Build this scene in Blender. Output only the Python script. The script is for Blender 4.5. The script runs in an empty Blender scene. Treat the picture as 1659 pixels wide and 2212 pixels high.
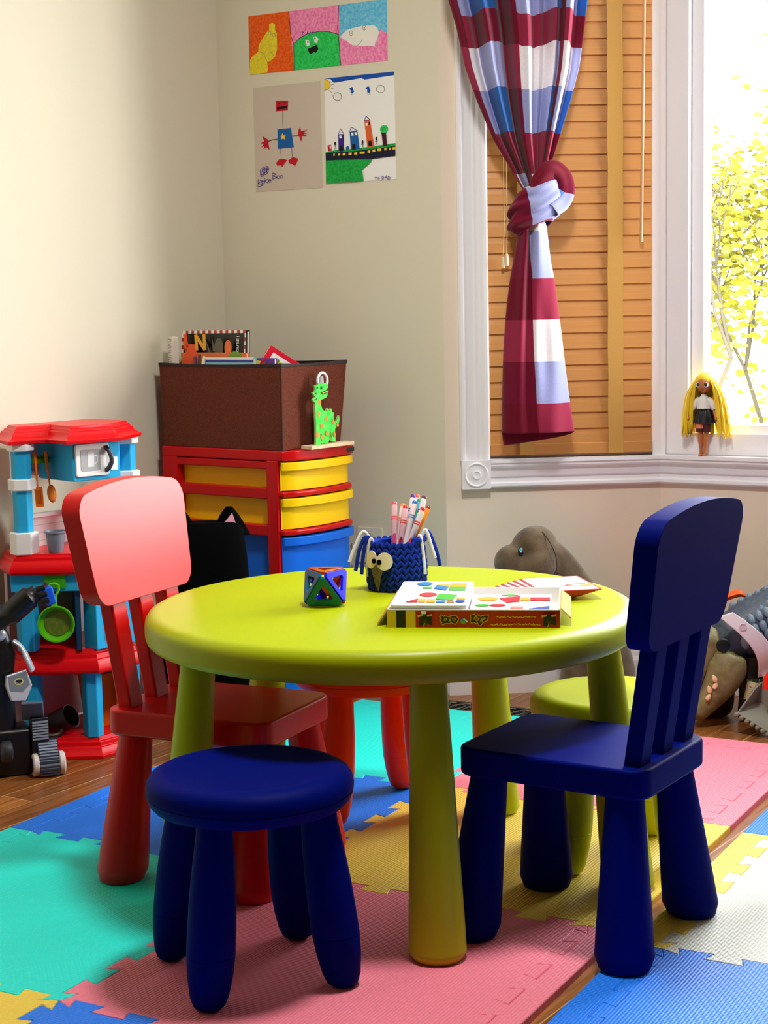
import bpy, bmesh, math, random
from mathutils import Vector, Matrix

random.seed(7)
scene = bpy.context.scene
COL = scene.collection
R = math.radians

# ------------------------------------------------------------------ camera
# 1659 x 2212 frame, focal length about 3600 px; pitched 7 degrees down, rolled about 1 degree
PITCH, ROLL = 0.1222, 0.0195
cam_data = bpy.data.cameras.new('camera')
cam_data.sensor_fit = 'VERTICAL'
cam_data.sensor_height = 36.0
cam_data.lens = 3600.0 / 2212.0 * 36.0
cam_data.clip_start = 0.05
cam_data.clip_end = 200.0
camera = bpy.data.objects.new('camera', cam_data)
COL.objects.link(camera)
_f = Vector((0, math.cos(PITCH), -math.sin(PITCH)))
_u = Vector((0, math.sin(PITCH), math.cos(PITCH)))
_r = Vector((1, 0, 0))
_cr = _r * math.cos(ROLL) - _u * math.sin(ROLL)
_cu = _r * math.sin(ROLL) + _u * math.cos(ROLL)
camera.matrix_world = Matrix(((_cr.x, _cu.x, -_f.x, 0.0), (_cr.y, _cu.y, -_f.y, 0.0),
                              (_cr.z, _cu.z, -_f.z, 0.99), (0, 0, 0, 1)))
scene.camera = camera

# ------------------------------------------------------------------ exposure, world, daylight
EXPOSURE = 0.46
SKY = 15.5
FILL_LAMP_W = 29.0
scene.view_settings.view_transform = 'Standard'
scene.view_settings.look = 'None'
scene.view_settings.exposure = EXPOSURE
scene.view_settings.gamma = 1.0
scene.view_settings.use_curve_mapping = False
scene.cycles.use_denoising = True
scene.cycles.max_bounces = 10
scene.cycles.diffuse_bounces = 5
scene.cycles.glossy_bounces = 4
scene.cycles.transmission_bounces = 6
scene.cycles.transparent_max_bounces = 12
scene.cycles.caustics_reflective = False
scene.cycles.caustics_refractive = False
scene.cycles.sample_clamp_indirect = 6.0

world = bpy.data.worlds.new('bright_overcast_sky')
scene.world = world
world.use_nodes = True
wn = world.node_tree
wn.nodes.clear()
w_out = wn.nodes.new('ShaderNodeOutputWorld')
w_bg = wn.nodes.new('ShaderNodeBackground')
w_tc = wn.nodes.new('ShaderNodeTexCoord')
w_sep = wn.nodes.new('ShaderNodeSeparateXYZ')
w_ramp = wn.nodes.new('ShaderNodeValToRGB')
w_ramp.color_ramp.elements[0].position = 0.0
w_ramp.color_ramp.elements[0].color = (0.75, 0.76, 0.72, 1)
w_ramp.color_ramp.elements[1].position = 0.85
w_ramp.color_ramp.elements[1].color = (0.27, 0.30, 0.34, 1)
e_ = w_ramp.color_ramp.elements.new(0.03)
e_.color = (1.0, 0.98, 0.95, 1)
e_ = w_ramp.color_ramp.elements.new(0.45)
e_.color = (0.96, 0.98, 1.0, 1)
wn.links.new(w_tc.outputs['Generated'], w_sep.inputs[0])
wn.links.new(w_sep.outputs['Z'], w_ramp.inputs[0])
wn.links.new(w_ramp.outputs[0], w_bg.inputs['Color'])
wn.links.new(w_bg.outputs[0], w_out.inputs[0])
w_bg.inputs['Strength'].default_value = SKY

# room axes: E1 runs along the left wall (away from the camera), E2 along the back wall (to the right)
TH = R(59.5)
E1 = Vector((math.cos(TH), math.sin(TH), 0))
E2 = Vector((math.sin(TH), -math.cos(TH), 0))
C1 = Vector((-0.424, 4.589, 0))      # corner of left wall and back wall
C2 = Vector((0.160, 4.245, 0))       # back wall meets the bay
C3 = Vector((0.7174, 4.2898, 0))     # bay side meets bay front
BAYW = 1.30
C4 = C3 + E2 * BAYW
_a = R(-65.6)
D3 = Vector((math.cos(_a), math.sin(_a), 0))
C5 = C4 + D3 * 0.56
D1 = (C3 - C2).normalized()
FLOOR = -0.012
CEIL = 2.45
WZ0, WZ1 = 0.60, 2.20               # window opening heights

def portal(name, p, d, length, inward):
    """sky portal in a window opening: guides daylight sampling, adds no light of its own"""
    ld = bpy.data.lights.new(name, 'AREA')
    ld.shape = 'RECTANGLE'
    ld.size = length
    ld.size_y = WZ1 - WZ0
    ld.cycles.is_portal = True
    o = bpy.data.objects.new(name, ld)
    COL.objects.link(o)
    z = -inward.normalized()
    x = d.normalized()
    y = z.cross(x)
    c = p + d.normalized() * length / 2 + Vector((0, 0, (WZ0 + WZ1) / 2)) - inward.normalized() * 0.12
    o.matrix_world = Matrix(((x.x, y.x, z.x, c.x), (x.y, y.y, z.y, c.y), (x.z, y.z, z.z, c.z), (0, 0, 0, 1)))
    return o

portal('bay_front_daylight', C3, E2, BAYW, -E1)

# ------------------------------------------------------------------ materials
def lin(c):
    out = []
    for v in c[:3]:
        v = v / 255.0
        out.append(v / 12.92 if v <= 0.04045 else ((v + 0.055) / 1.055) ** 2.4)
    return (out[0], out[1], out[2], 1.0)

MATS = {}
def mat(name, rgb=None, rough=0.5, spec=0.5, metal=0.0, bump=None, trans=0.0, sheen=0.0, noise=None, coat=0.0, alpha=1.0, sss=0.0):
    if name in MATS:
        return MATS[name]
    m = bpy.data.materials.new(name)
    m.use_nodes = True
    nt = m.node_tree
    b = nt.nodes['Principled BSDF']
    b.inputs['Base Color'].default_value = lin(rgb)
    b.inputs['Roughness'].default_value = rough
    b.inputs['Specular IOR Level'].default_value = spec
    b.inputs['Metallic'].default_value = metal
    b.inputs['Transmission Weight'].default_value = trans
    b.inputs['Coat Weight'].default_value = coat
    if sheen:
        b.inputs['Sheen Weight'].default_value = sheen
    if sss:
        b.inputs['Subsurface Weight'].default_value = sss
        b.inputs['Subsurface Radius'].default_value = (0.01, 0.01, 0.01)
    tc = None
    if noise:          # (scale, second colour, amount)
        tc = nt.nodes.new('ShaderNodeTexCoord')
        nz = nt.nodes.new('ShaderNodeTexNoise')
        nz.inputs['Scale'].default_value = noise[0]
        nz.inputs['Detail'].default_value = 5
        mx = nt.nodes.new('ShaderNodeMix')
        mx.data_type = 'RGBA'
        mp = nt.nodes.new('ShaderNodeMapRange')
        mp.inputs[1].default_value = 0.35
        mp.inputs[2].default_value = 0.65
        mp.inputs[4].default_value = noise[2]
        nt.links.new(tc.outputs['Object'], nz.inputs['Vector'])
        nt.links.new(nz.outputs['Fac'], mp.inputs[0])
        nt.links.new(mp.outputs[0], mx.inputs['Factor'])
        mx.inputs[6].default_value = lin(rgb)
        mx.inputs[7].default_value = lin(noise[1])
        nt.links.new(mx.outputs[2], b.inputs['Base Color'])
    if bump:           # (scale, strength, distance)
        tc = tc or nt.nodes.new('ShaderNodeTexCoord')
        nz = nt.nodes.new('ShaderNodeTexNoise')
        nz.inputs['Scale'].default_value = bump[0]
        nz.inputs['Detail'].default_value = 3
        bp = nt.nodes.new('ShaderNodeBump')
        bp.inputs['Strength'].default_value = bump[1]
        bp.inputs['Distance'].default_value = bump[2]
        nt.links.new(tc.outputs['Object'], nz.inputs['Vector'])
        nt.links.new(nz.outputs['Fac'], bp.inputs['Height'])
        nt.links.new(bp.outputs[0], b.inputs['Normal'])
    MATS[name] = m
    return m

def plastic(name, rgb, rough=0.38):
    return mat(name, rgb, rough=rough, spec=0.26, bump=(900, 0.06, 0.0006))

LIME = plastic('lime_plastic', (170, 184, 0))
RED = mat('red_plastic', (204, 0, 2), rough=0.34, spec=0.5, bump=(900, 0.06, 0.0006))
RED.node_tree.nodes['Principled BSDF'].inputs['IOR'].default_value = 1.4
NAVY = mat('deep_blue_plastic', (0, 14, 106), rough=0.55, spec=0.2, bump=(900, 0.06, 0.0006))
NAVY.node_tree.nodes['Principled BSDF'].inputs['IOR'].default_value = 1.18
ORANGE = plastic('orange_red_plastic', (242, 58, 6))
GREEN2 = plastic('lime_stool_plastic', (190, 202, 6))
WHITE_TRIM = mat('white_gloss_paint', (240, 239, 244), 0.3)
VINYL = mat('white_window_vinyl', (240, 237, 243), 0.35)
WALL = mat('cream_wall_paint', (222, 215, 194), 0.75, 0.25, bump=(260, 0.08, 0.001))
WALL_BAY = mat('pale_wall_paint', (232, 216, 198), 0.6, 0.3, bump=(120, 0.10, 0.002))
CEILM = mat('ceiling_paint', (232, 230, 226), 0.9, 0.1)
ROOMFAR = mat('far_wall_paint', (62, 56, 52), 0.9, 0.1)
PAPER = mat('white_paper', (244, 242, 240), 0.8, 0.2)
BLACK = mat('black_plastic', (10, 10, 12), 0.4)
BLACKSOFT = mat('black_plush', (4, 4, 5), 0.95, 0.05)
GREYM = mat('grey_plastic', (120, 128, 140), 0.35)
SILVER = mat('silver_plastic', (190, 194, 205), 0.28, metal=0.35)

# ------------------------------------------------------------------ mesh helpers
def link(o):
    COL.objects.link(o)
    return o

def obj(name, bm, m, parent=None, smooth=None, bevel=0.0, seg=2, subsurf=0):
    """one mesh object from a bmesh; m is a material or a list of materials"""
    me = bpy.data.meshes.new(name)
    bmesh.ops.recalc_face_normals(bm, faces=bm.faces[:])
    bm.to_mesh(me)
    bm.free()
    for mm in (m if isinstance(m, (list, tuple)) else [m]):
        me.materials.append(mm)
    o = bpy.data.objects.new(name, me)
    link(o)
    if parent is not None:
        o.parent = parent
    if bevel:
        md = o.modifiers.new('bevel', 'BEVEL')
        md.width = bevel
        md.segments = seg
        md.limit_method = 'ANGLE'
        md.angle_limit = R(35)
        md.harden_normals = True
    if subsurf:
        md = o.modifiers.new('subsurf', 'SUBSURF')
        md.levels = subsurf
        md.render_levels = subsurf
    if smooth is None:
        smooth = bool(bevel) or bool(subsurf)
    if smooth:
        for p in me.polygons:
            p.use_smooth = True
        try:
            if not bevel:
                me.set_sharp_from_angle(angle=R(40 if not subsurf else 120))
        except Exception:
            pass
    return o

def thing(name, label, cat, loc=(0, 0, 0), rotz=0.0, group=None, rot=None):
    o = bpy.data.objects.new(name, None)
    o.empty_display_size = 0.05
    link(o)
    o.location = loc
    o.rotation_euler = rot if rot else (0, 0, rotz)
    o['label'] = label
    o['category'] = cat
    if group:
        o['group'] = group
    return o

def tag(o, label, cat, group=None, kind=None):
    o['label'] = label
    o['category'] = cat
    if group:
        o['group'] = group
    if kind:
        o['kind'] = kind
    return o

def struct(name, bm, m, label=None, cat=None, parent=None, **kw):
    o = obj(name, bm, m, parent, **kw)
    if parent is None:
        o['kind'] = 'structure'
        if label:
            o['label'] = label
            o['category'] = cat or name.split('_')[0]
    return o

def copy_tree(o, parent=None):
    c = o.copy()
    COL.objects.link(c)
    if parent is not None:
        c.parent = parent
    for ch in list(o.children):
        copy_tree(ch, c)
    return c

def NB():
    return bmesh.new()

def box(bm, x0, x1, y0, y1, z0, z1, M=None, mi=0):
    vs = [bm.verts.new(Vector(p) if M is None else M @ Vector(p)) for p in
          ((x0, y0, z0), (x1, y0, z0), (x1, y1, z0), (x0, y1, z0), (x0, y0, z1), (x1, y0, z1), (x1, y1, z1), (x0, y1, z1))]
    for f in ((3, 2, 1, 0), (4, 5, 6, 7), (0, 1, 5, 4), (1, 2, 6, 5), (2, 3, 7, 6), (3, 0, 4, 7)):
        fc = bm.faces.new([vs[i] for i in f])
        fc.material_index = mi
    return vs

def rings(bm, rs, closed=True, cap0=True, cap1=True, mi=0):
    """skin a list of rings (lists of points) into a surface"""
    vr = [[bm.verts.new(p) for p in r] for r in rs]
    n = len(vr[0])
    for a, b in zip(vr, vr[1:]):
        for i in range(n if closed else n - 1):
            j = (i + 1) % n
            f = bm.faces.new((a[i], a[j], b[j], b[i]))
            f.material_index = mi
    if cap0 and n > 2 and closed:
        bm.faces.new(vr[0][::-1]).material_index = mi
    if cap1 and n > 2 and closed:
        bm.faces.new(vr[-1]).material_index = mi
    return vr

def lathe(bm, prof, n=48, c=(0, 0, 0), M=None, shear=(0, 0), mi=0, cap0=True, cap1=True):
    """profile of (radius, z); shear leans the axis (x, y per unit z)"""
    rs = []
    for r, z in prof:
        ring = []
        for i in range(n):
            a = 2 * math.pi * i / n
            p = Vector((c[0] + max(r, 1e-4) * math.cos(a) + shear[0] * z, c[1] + max(r, 1e-4) * math.sin(a) + shear[1] * z, c[2] + z))
            ring.append(M @ p if M else p)
        rs.append(ring)
    rings(bm, rs, True, cap0, cap1, mi)

def prism(bm, pts, z0, z1, M=None, mi=0, inset=0.0):
    """vertical prism of a plan polygon"""
    a = [Vector((p[0], p[1], z0)) for p in pts]
    b = [Vector((p[0], p[1], z1)) for p in pts]
    if M:
        a = [M @ p for p in a]
        b = [M @ p for p in b]
    rings(bm, [a, b], True, True, True, mi)

def rrect(w, h, r, n=6, cx=0, cy=0):
    pts = []
    for sx, sy, a0 in ((1, 1, 0), (-1, 1, 90), (-1, -1, 180), (1, -1, 270)):
        for i in range(n + 1):
            a = R(a0 + 90 * i / n)
            pts.append((cx + sx * (w / 2 - r) + r * math.cos(a), cy + sy * (h / 2 - r) + r * math.sin(a)))
    return pts

def tube(bm, pts, rad, n=8, mi=0, flat=1.0, cap=True):
    """tube along a polyline; rad may be a list; flat squashes one axis"""
    pts = [Vector(p) for p in pts]
    m = len(pts)
    rads = rad if isinstance(rad, (list, tuple)) else [rad] * m
    rs = []
    up = Vector((0, 0, 1))
    t0 = (pts[1] - pts[0]).normalized()
    if abs(t0.dot(up)) > 0.9:
        up = Vector((1, 0, 0))
    side = t0.cross(up).normalized()
    for i in range(m):
        if i == 0:
            t = pts[1] - pts[0]
        elif i == m - 1:
            t = pts[-1] - pts[-2]
        else:
            t = pts[i + 1] - pts[i - 1]
        t.normalize()
        side = (side - t * side.dot(t)).normalized()
        nn = t.cross(side)
        rs.append([pts[i] + side * rads[i] * math.cos(2 * math.pi * k / n) + nn * rads[i] * flat * math.sin(2 * math.pi * k / n) for k in range(n)])
    rings(bm, rs, True, cap, cap, mi)

def ball(bm, c, rx, ry=None, rz=None, n=24, m=14, M=None, mi=0):
    ry = rx if ry is None else ry
    rz = rx if rz is None else rz
    prev = None
    top = bm.verts.new(_tp(M, (c[0], c[1], c[2] + rz)))
    bot = bm.verts.new(_tp(M, (c[0], c[1], c[2] - rz)))
    rows = []
    for j in range(1, m):
        t = math.pi * j / m
        rows.append([bm.verts.new(_tp(M, (c[0] + rx * math.sin(t) * math.cos(2 * math.pi * i / n),
                                          c[1] + ry * math.sin(t) * math.sin(2 * math.pi * i / n), c[2] + rz * math.cos(t)))) for i in range(n)])
    for i in range(n):
        j = (i + 1) % n
        bm.faces.new((top, rows[0][i], rows[0][j])).material_index = mi
        bm.faces.new((rows[-1][j], rows[-1][i], bot)).material_index = mi
        for a, b in zip(rows, rows[1:]):
            bm.faces.new((a[i], b[i], b[j], a[j])).material_index = mi

def _tp(M, p):
    return M @ Vector(p) if M else Vector(p)

def catmull(pts, k=6):
    pts = [Vector(p) for p in pts]
    out = []
    for i in range(len(pts) - 1):
        p0 = pts[max(i - 1, 0)]
        p1, p2 = pts[i], pts[i + 1]
        p3 = pts[min(i + 2, len(pts) - 1)]
        for j in range(k):
            t = j / k
            out.append(0.5 * ((2 * p1) + (-p0 + p2) * t + (2 * p0 - 5 * p1 + 4 * p2 - p3) * t * t + (-p0 + 3 * p1 - 3 * p2 + p3) * t ** 3))
    out.append(pts[-1])
    return out

class Sheet:
    """flat marks layered on a sheet: polygons in sheet coordinates (u right, v up, metres) given a tiny lift so ink sits on paper"""
    def __init__(self, M, mats, step=0.0002):
        self.bm = NB()
        self.M = M
        self.k = 0
        self.mats = mats
        self.step = step
    def poly(self, pts, mi, conv=None):
        self.k += 1
        z = self.step * self.k
        vs = [self.bm.verts.new(self.M @ Vector((p[0], p[1], z))) for p in pts]
        es = [self.bm.edges.new((vs[i], vs[(i + 1) % len(vs)])) for i in range(len(vs))]
        g = bmesh.ops.triangle_fill(self.bm, use_beauty=True, use_dissolve=False, edges=es)
        for f in g['geom']:
            if isinstance(f, bmesh.types.BMFace):
                f.material_index = mi
    def stroke(self, pts, w, mi):
        self.k += 1
        z = self.step * self.k
        for a, b in zip(pts, pts[1:]):
            a, b = Vector((a[0], a[1])), Vector((b[0], b[1]))
            d = b - a
            if d.length < 1e-6:
                continue
            d.normalize()
            n = Vector((-d.y, d.x)) * w / 2
            e = d * w * 0.35
            q = [a - e + n, b + e + n, b + e - n, a - e - n]
            f = self.bm.faces.new([self.bm.verts.new(self.M @ Vector((p.x, p.y, z))) for p in q])
            f.material_index = mi
    def disc(self, c, rx, ry, mi, n=20, a0=0, a1=360):
        self.poly([(c[0] + rx * math.cos(R(a0 + (a1 - a0) * i / n)), c[1] + ry * math.sin(R(a0 + (a1 - a0) * i / n))) for i in range(n)], mi)
# ------------------------------------------------------------------ room shell
def P2(a, b, z=0.0):
    """room point from the room axes: a along E1 (0 at the back wall), b along E2 (0 at the left wall)"""
    return C1 + E1 * a + E2 * b + Vector((0, 0, z))

def slab(bm, p, d, length, z0, z1, out, thick=0.10, t0=0.0):
    a = p + d * t0
    b = p + d * length
    pts = [a, b, b + out * thick, a + out * thick]
    prism(bm, [(q.x, q.y) for q in pts], z0, z1)

def wood_floor():
    m = bpy.data.materials.new('oak_strip_floor')
    m.use_nodes = True
    nt = m.node_tree
    b = nt.nodes['Principled BSDF']
    tc = nt.nodes.new('ShaderNodeTexCoord')
    mp = nt.nodes.new('ShaderNodeMapping')
    mp.inputs['Rotation'].default_value = (0, 0, R(-56))
    br = nt.nodes.new('ShaderNodeTexBrick')
    br.inputs['Scale'].default_value = 1.0
    br.inputs['Brick Width'].default_value = 0.9
    br.inputs['Row Height'].default_value = 0.083
    br.inputs['Mortar Size'].default_value = 0.0013
    br.inputs['Mortar Smooth'].default_value = 0.2
    br.inputs['Bias'].default_value = 0.0
    br.inputs['Color1'].default_value = lin((176, 112, 56))
    br.inputs['Color2'].default_value = lin((140, 84, 40))
    br.inputs['Mortar'].default_value = lin((226, 176, 112))  # joints coloured lighter to imitate the glint on plank bevels
    br.offset = 0.37
    ns = nt.nodes.new('ShaderNodeTexNoise')
    ns.inputs['Scale'].default_value = 9.0
    ns.inputs['Detail'].default_value = 8
    ns.inputs['Distortion'].default_value = 0.6
    ms = nt.nodes.new('ShaderNodeMapping')
    ms.inputs['Scale'].default_value = (0.7, 14.0, 1.0)
    rp = nt.nodes.new('ShaderNodeValToRGB')
    rp.color_ramp.elements[0].position = 0.35
    rp.color_ramp.elements[0].color = (0.32, 0.27, 0.22, 1)
    rp.color_ramp.elements[1].position = 0.62
    rp.color_ramp.elements[1].color = (1, 1, 1, 1)
    mx = nt.nodes.new('ShaderNodeMix')
    mx.data_type = 'RGBA'
    mx.blend_type = 'MULTIPLY'
    mx.inputs['Factor'].default_value = 0.75
    nt.links.new(tc.outputs['Object'], mp.inputs[0])
    nt.links.new(mp.outputs[0], br.inputs['Vector'])
    nt.links.new(mp.outputs[0], ms.inputs[0])
    nt.links.new(ms.outputs[0], ns.inputs['Vector'])
    nt.links.new(ns.outputs['Fac'], rp.inputs[0])
    nt.links.new(br.outputs['Color'], mx.inputs[6])
    nt.links.new(rp.outputs[0], mx.inputs[7])
    nt.links.new(mx.outputs[2], b.inputs['Base Color'])
    b.inputs['Roughness'].default_value = 0.32
    bp = nt.nodes.new('ShaderNodeBump')
    bp.inputs['Strength'].default_value = 0.25
    bp.inputs['Distance'].default_value = 0.002
    nt.links.new(br.outputs['Fac'], bp.inputs['Height'])
    bp.invert = True
    nt.links.new(bp.outputs[0], b.inputs['Normal'])
    return m

bm = NB()
fl = [P2(-5.0, -0.1), P2(-5.0, 3.95), P2(0.1, 3.95), P2(0.1, 2.9), C4 + E1 * 0.15 + E2 * 0.1, C3 + E1 * 0.15, C2 + E1 * 0.1, P2(0.1, -0.1)]
prism(bm, [(p.x, p.y) for p in fl], FLOOR - 0.06, FLOOR)
struct('floor', bm, wood_floor(), 'brown oak strip floor around the foam mats', 'floor')
bm = NB()
prism(bm, [(p.x, p.y) for p in fl], CEIL, CEIL + 0.06)
struct('ceiling', bm, CEILM, 'plain white ceiling above the play corner', 'ceiling')

bm = NB(); slab(bm, P2(0.1, 0), -E1, 5.1, FLOOR, CEIL, -E2)
struct('wall_left', bm, WALL, 'bright cream wall behind the play kitchen', 'wall')
bm = NB(); slab(bm, P2(0, -0.1), E2, (C2 - C1).length + 0.1, FLOOR, CEIL, E1)
struct('wall_back', bm, WALL, 'cream wall with three drawings taped to it', 'wall')
N1 = Vector((-D1.y, D1.x, 0))        # outward normals of the bay walls
N3 = Vector((-D3.y, D3.x, 0))
L1 = (C3 - C2).length
bm = NB()
slab(bm, C2, D1, L1, FLOOR, WZ0, N1)
slab(bm, C2, D1, L1, WZ1, CEIL, N1)
slab(bm, C2, D1, 0.1, WZ0, WZ1, N1)
struct('wall_bay', bm, WALL_BAY, 'pale wall under the blind-covered bay window', 'wall')
bm = NB()
slab(bm, C3, E2, BAYW, FLOOR, WZ0, E1)
slab(bm, C3, E2, BAYW, WZ1, CEIL, E1)
struct('wall_window', bm, WALL_BAY, 'pale wall under the bright window with the doll', 'wall')
bm = NB()
slab(bm, C4, D3, 0.56, FLOOR, CEIL, N3)
struct('wall_bay_far', bm, WALL_BAY)
bm = NB(); slab(bm, C5, E2, 1.05, FLOOR, CEIL, E1)
struct('wall_beyond_bay', bm, WALL)
bm = NB(); slab(bm, P2(0.1, 3.9), -E1, 5.1, FLOOR, CEIL, E2)
struct('wall_right', bm, ROOMFAR)
bm = NB(); slab(bm, P2(-5.0, -0.1), E2, 4.1, FLOOR, CEIL, -E1)
struct('wall_front', bm, ROOMFAR)

# baseboards
def baseboard(name, p, d, length, out):
    bm = NB()
    prof = [(0, 0), (0.016, 0), (0.016, 0.075), (0.012, 0.085), (0.010, 0.098), (0.006, 0.11), (0, 0.11)]
    a, b = p, p + d * length
    rs = [[q - out * u + Vector((0, 0, FLOOR + v)) for u, v in prof] for q in (a, b)]
    rings(bm, rs)
    struct(name, bm, WHITE_TRIM, 'white baseboard at the foot of the wall', 'baseboard')
baseboard('baseboard_back', P2(0, 0), E2, (C2 - C1).length, E1)
baseboard('baseboard_bay', C2, D1, L1, N1)
baseboard('baseboard_window', C3, E2, BAYW, E1)
baseboard('baseboard_left', P2(0, 0), -E1, 4.9, -E2)

# ------------------------------------------------------------------ window trim
bm = NB()
prof = [(0.037, 0), (0.037, 0.012), (0.042, 0.017), (0.048, 0.017), (0.053, 0.011), (0.058, 0.009), (0.074, 0.009), (0.079, 0.013),
        (0.086, 0.012), (0.092, 0.018), (0.100, 0.022), (0.108, 0.022), (0.113, 0.016), (0.113, 0)]
rs = [[C2 + D1 * t - N1 * d + Vector((0, 0, z)) for t, d in prof] for z in (0.597, WZ1)]
rings(bm, rs)
struct('trim_1', bm, WHITE_TRIM, 'white fluted casing left of the wooden blind', 'trim')

bm = NB()
Mb = Matrix.Translation(C2 + D1 * 0.076 + Vector((0, 0, 0.5615))) @ Matrix((
    (D1.x, 0, -N1.x, 0), (D1.y, 0, -N1.y, 0), (0, 1, 0, 0), (0, 0, 0, 1)))
prism(bm, rrect(0.074, 0.073, 0.002, 2), 0, 0.025, Mb)
lathe(bm, [(0.031, 0.0245), (0.031, 0.028), (0.0285, 0.0295), (0.026, 0.028), (0.025, 0.026), (0.016, 0.0262), (0.0115, 0.0275),
           (0.0105, 0.030), (0.0085, 0.0305), (0.007, 0.028), (0.004, 0.0275), (0, 0.0275)], 40, M=Mb)
struct('trim_2', bm, WHITE_TRIM, 'white square corner block with a round rosette', 'trim', smooth=True)

def sweep(bm, path, prof, closed=False):
    """sweep (depth towards room, height) along a floor-plan path whose room side is on the right hand"""
    rs = []
    for i, p in enumerate(path):
        d0 = (path[i] - path[i - 1]).normalized() if i else None
        d1 = (path[i + 1] - path[i]).normalized() if i < len(path) - 1 else None
        if d0 is None: d0 = d1
        if d1 is None: d1 = d0
        n0, n1 = Vector((d0.y, -d0.x, 0)), Vector((d1.y, -d1.x, 0))
        n = (n0 + n1).normalized()
        n = n / max(n.dot(n0), 0.3)
        rs.append([p + n * u + Vector((0, 0, v)) for u, v in prof])
    rings(bm, rs)
bm = NB()
prof = [(-0.02, 0.5255), (0.012, 0.5255), (0.016, 0.530), (0.016, 0.537), (0.011, 0.541), (0.011, 0.551), (0.016, 0.555), (0.020, 0.570),
        (0.027, 0.578), (0.030, 0.583), (0.030, 0.588), (0.034, 0.591), (0.034, 0.600), (-0.02, 0.600)]
sweep(bm, [C2 + D1 * 0.113, C3, C4], prof)
struct('trim_3', bm, WHITE_TRIM, 'white moulded window sill running under both windows', 'trim')

# glass
GLASS = bpy.data.materials.new('window_glass')
GLASS.use_nodes = True
g = GLASS.node_tree
g.nodes.clear()
go = g.nodes.new('ShaderNodeOutputMaterial')
gm = g.nodes.new('ShaderNodeMixShader')
gt = g.nodes.new('ShaderNodeBsdfTransparent')
gg = g.nodes.new('ShaderNodeBsdfGlossy')
gg.inputs['Roughness'].default_value = 0.02
gl = g.nodes.new('ShaderNodeFresnel')
gl.inputs['IOR'].default_value = 1.3
g.links.new(gl.outputs[0], gm.inputs[0])
g.links.new(gt.outputs[0], gm.inputs[1])
g.links.new(gg.outputs[0], gm.inputs[2])
g.links.new(gm.outputs[0], go.inputs[0])

def frame_loop(bm, p, d, out, t0, t1, z0, z1, w, d0, d1):
    """rectangular picture-frame loop in a wall plane with mitred corners, between depths d0 and d1 outward"""
    o = [(t0, z0), (t1, z0), (t1, z1), (t0, z1)]
    i = [(t0 + w, z0 + w), (t1 - w, z0 + w), (t1 - w, z1 - w), (t0 + w, z1 - w)]
    pt = lambda q, dd: p + d * q[0] + out * dd + Vector((0, 0, q[1]))
    vo0 = [bm.verts.new(pt(q, d0)) for q in o]; vi0 = [bm.verts.new(pt(q, d0)) for q in i]
    vo1 = [bm.verts.new(pt(q, d1)) for q in o]; vi1 = [bm.verts.new(pt(q, d1)) for q in i]
    for k in range(4):
        j = (k + 1) % 4
        bm.faces.new((vo0[k], vo0[j], vi0[j], vi0[k]))
        bm.faces.new((vo1[k], vi1[k], vi1[j], vo1[j]))
        bm.faces.new((vo0[k], vo1[k], vo1[j], vo0[j]))
        bm.faces.new((vi0[k], vi0[j], vi1[j], vi1[k]))

def pane(parent, p, d, out, t0, t1, z0, z1, dd):
    bm = NB()
    a = [p + d * t0 + out * dd, p + d * t1 + out * dd]
    vs = [bm.verts.new(a[0] + Vector((0, 0, z0))), bm.verts.new(a[1] + Vector((0, 0, z0))), bm.verts.new(a[1] + Vector((0, 0, z1))), bm.verts.new(a[0] + Vector((0, 0, z1)))]
    bm.faces.new(vs)
    return obj('pane', bm, GLASS, parent)

def window(name, label, p, d, out, t0, t1, z0, z1, w, bead, dep=0.0):
    bm = NB()
    frame_loop(bm, p, d, out, t0, t1, z0, z1, w, dep, dep + 0.09)
    o = struct(name, bm, VINYL, label, 'window', bevel=0.003)
    bm = NB()
    frame_loop(bm, p, d, out, t0 + w, t1 - w, z0 + w * 0.8, z1 - w, bead, dep + 0.018, dep + 0.075)
    f = obj('sash', bm, VINYL, o, bevel=0.004)
    pane(o, p, d, out, t0 + w + bead, t1 - w - bead, z0 + w * 0.8 + bead, z1 - w - bead, dep + 0.045)
    return o
window('window_1', 'bay side window covered by the wooden blind', C2, D1, N1, 0.113, L1 - 0.002, 0.597, WZ1, 0.030, 0.02, 0.012)
window('window_2', 'large bright window with the doll on its sill', C3, E2, E1, 0.013, BAYW - 0.013, 0.597, WZ1, 0.060, 0.034, 0.004)

# corner posts between the windows
bm = NB()
for c_, da, db in ((C3, D1, E2), (C4, E2, D3)):
    pts = [c_ - da * 0.022, c_, c_ + db * 0.013, c_ + db * 0.013 + Vector((-db.y, db.x, 0)) * 0.1, c_ - da * 0.022 + Vector((-da.y, da.x, 0)) * 0.1]
    prism(bm, [(q.x, q.y) for q in pts], 0.597, WZ1)
struct('trim_4', bm, WHITE_TRIM, 'white corner post between blind and bright window', 'trim')

# ------------------------------------------------------------------ outdoors
bm = NB()
box(bm, -12, 30, 6, 45, -3.2, -3.0)
LAWN = mat('lawn', (120, 140, 70), 0.95, 0.1, noise=(3, (90, 110, 50), 1))
struct('ground', bm, LAWN, 'green lawn outside the window', 'ground')
BARK = mat('bark', (78, 72, 60), 0.9, 0.1)
BLOSSOM = mat('yellow_blossom', (150, 138, 40), 0.8, 0.1, noise=(6, (120, 124, 56), 0.9))
PINKB = mat('pink_blossom', (180, 130, 126), 0.8, 0.1)

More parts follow.
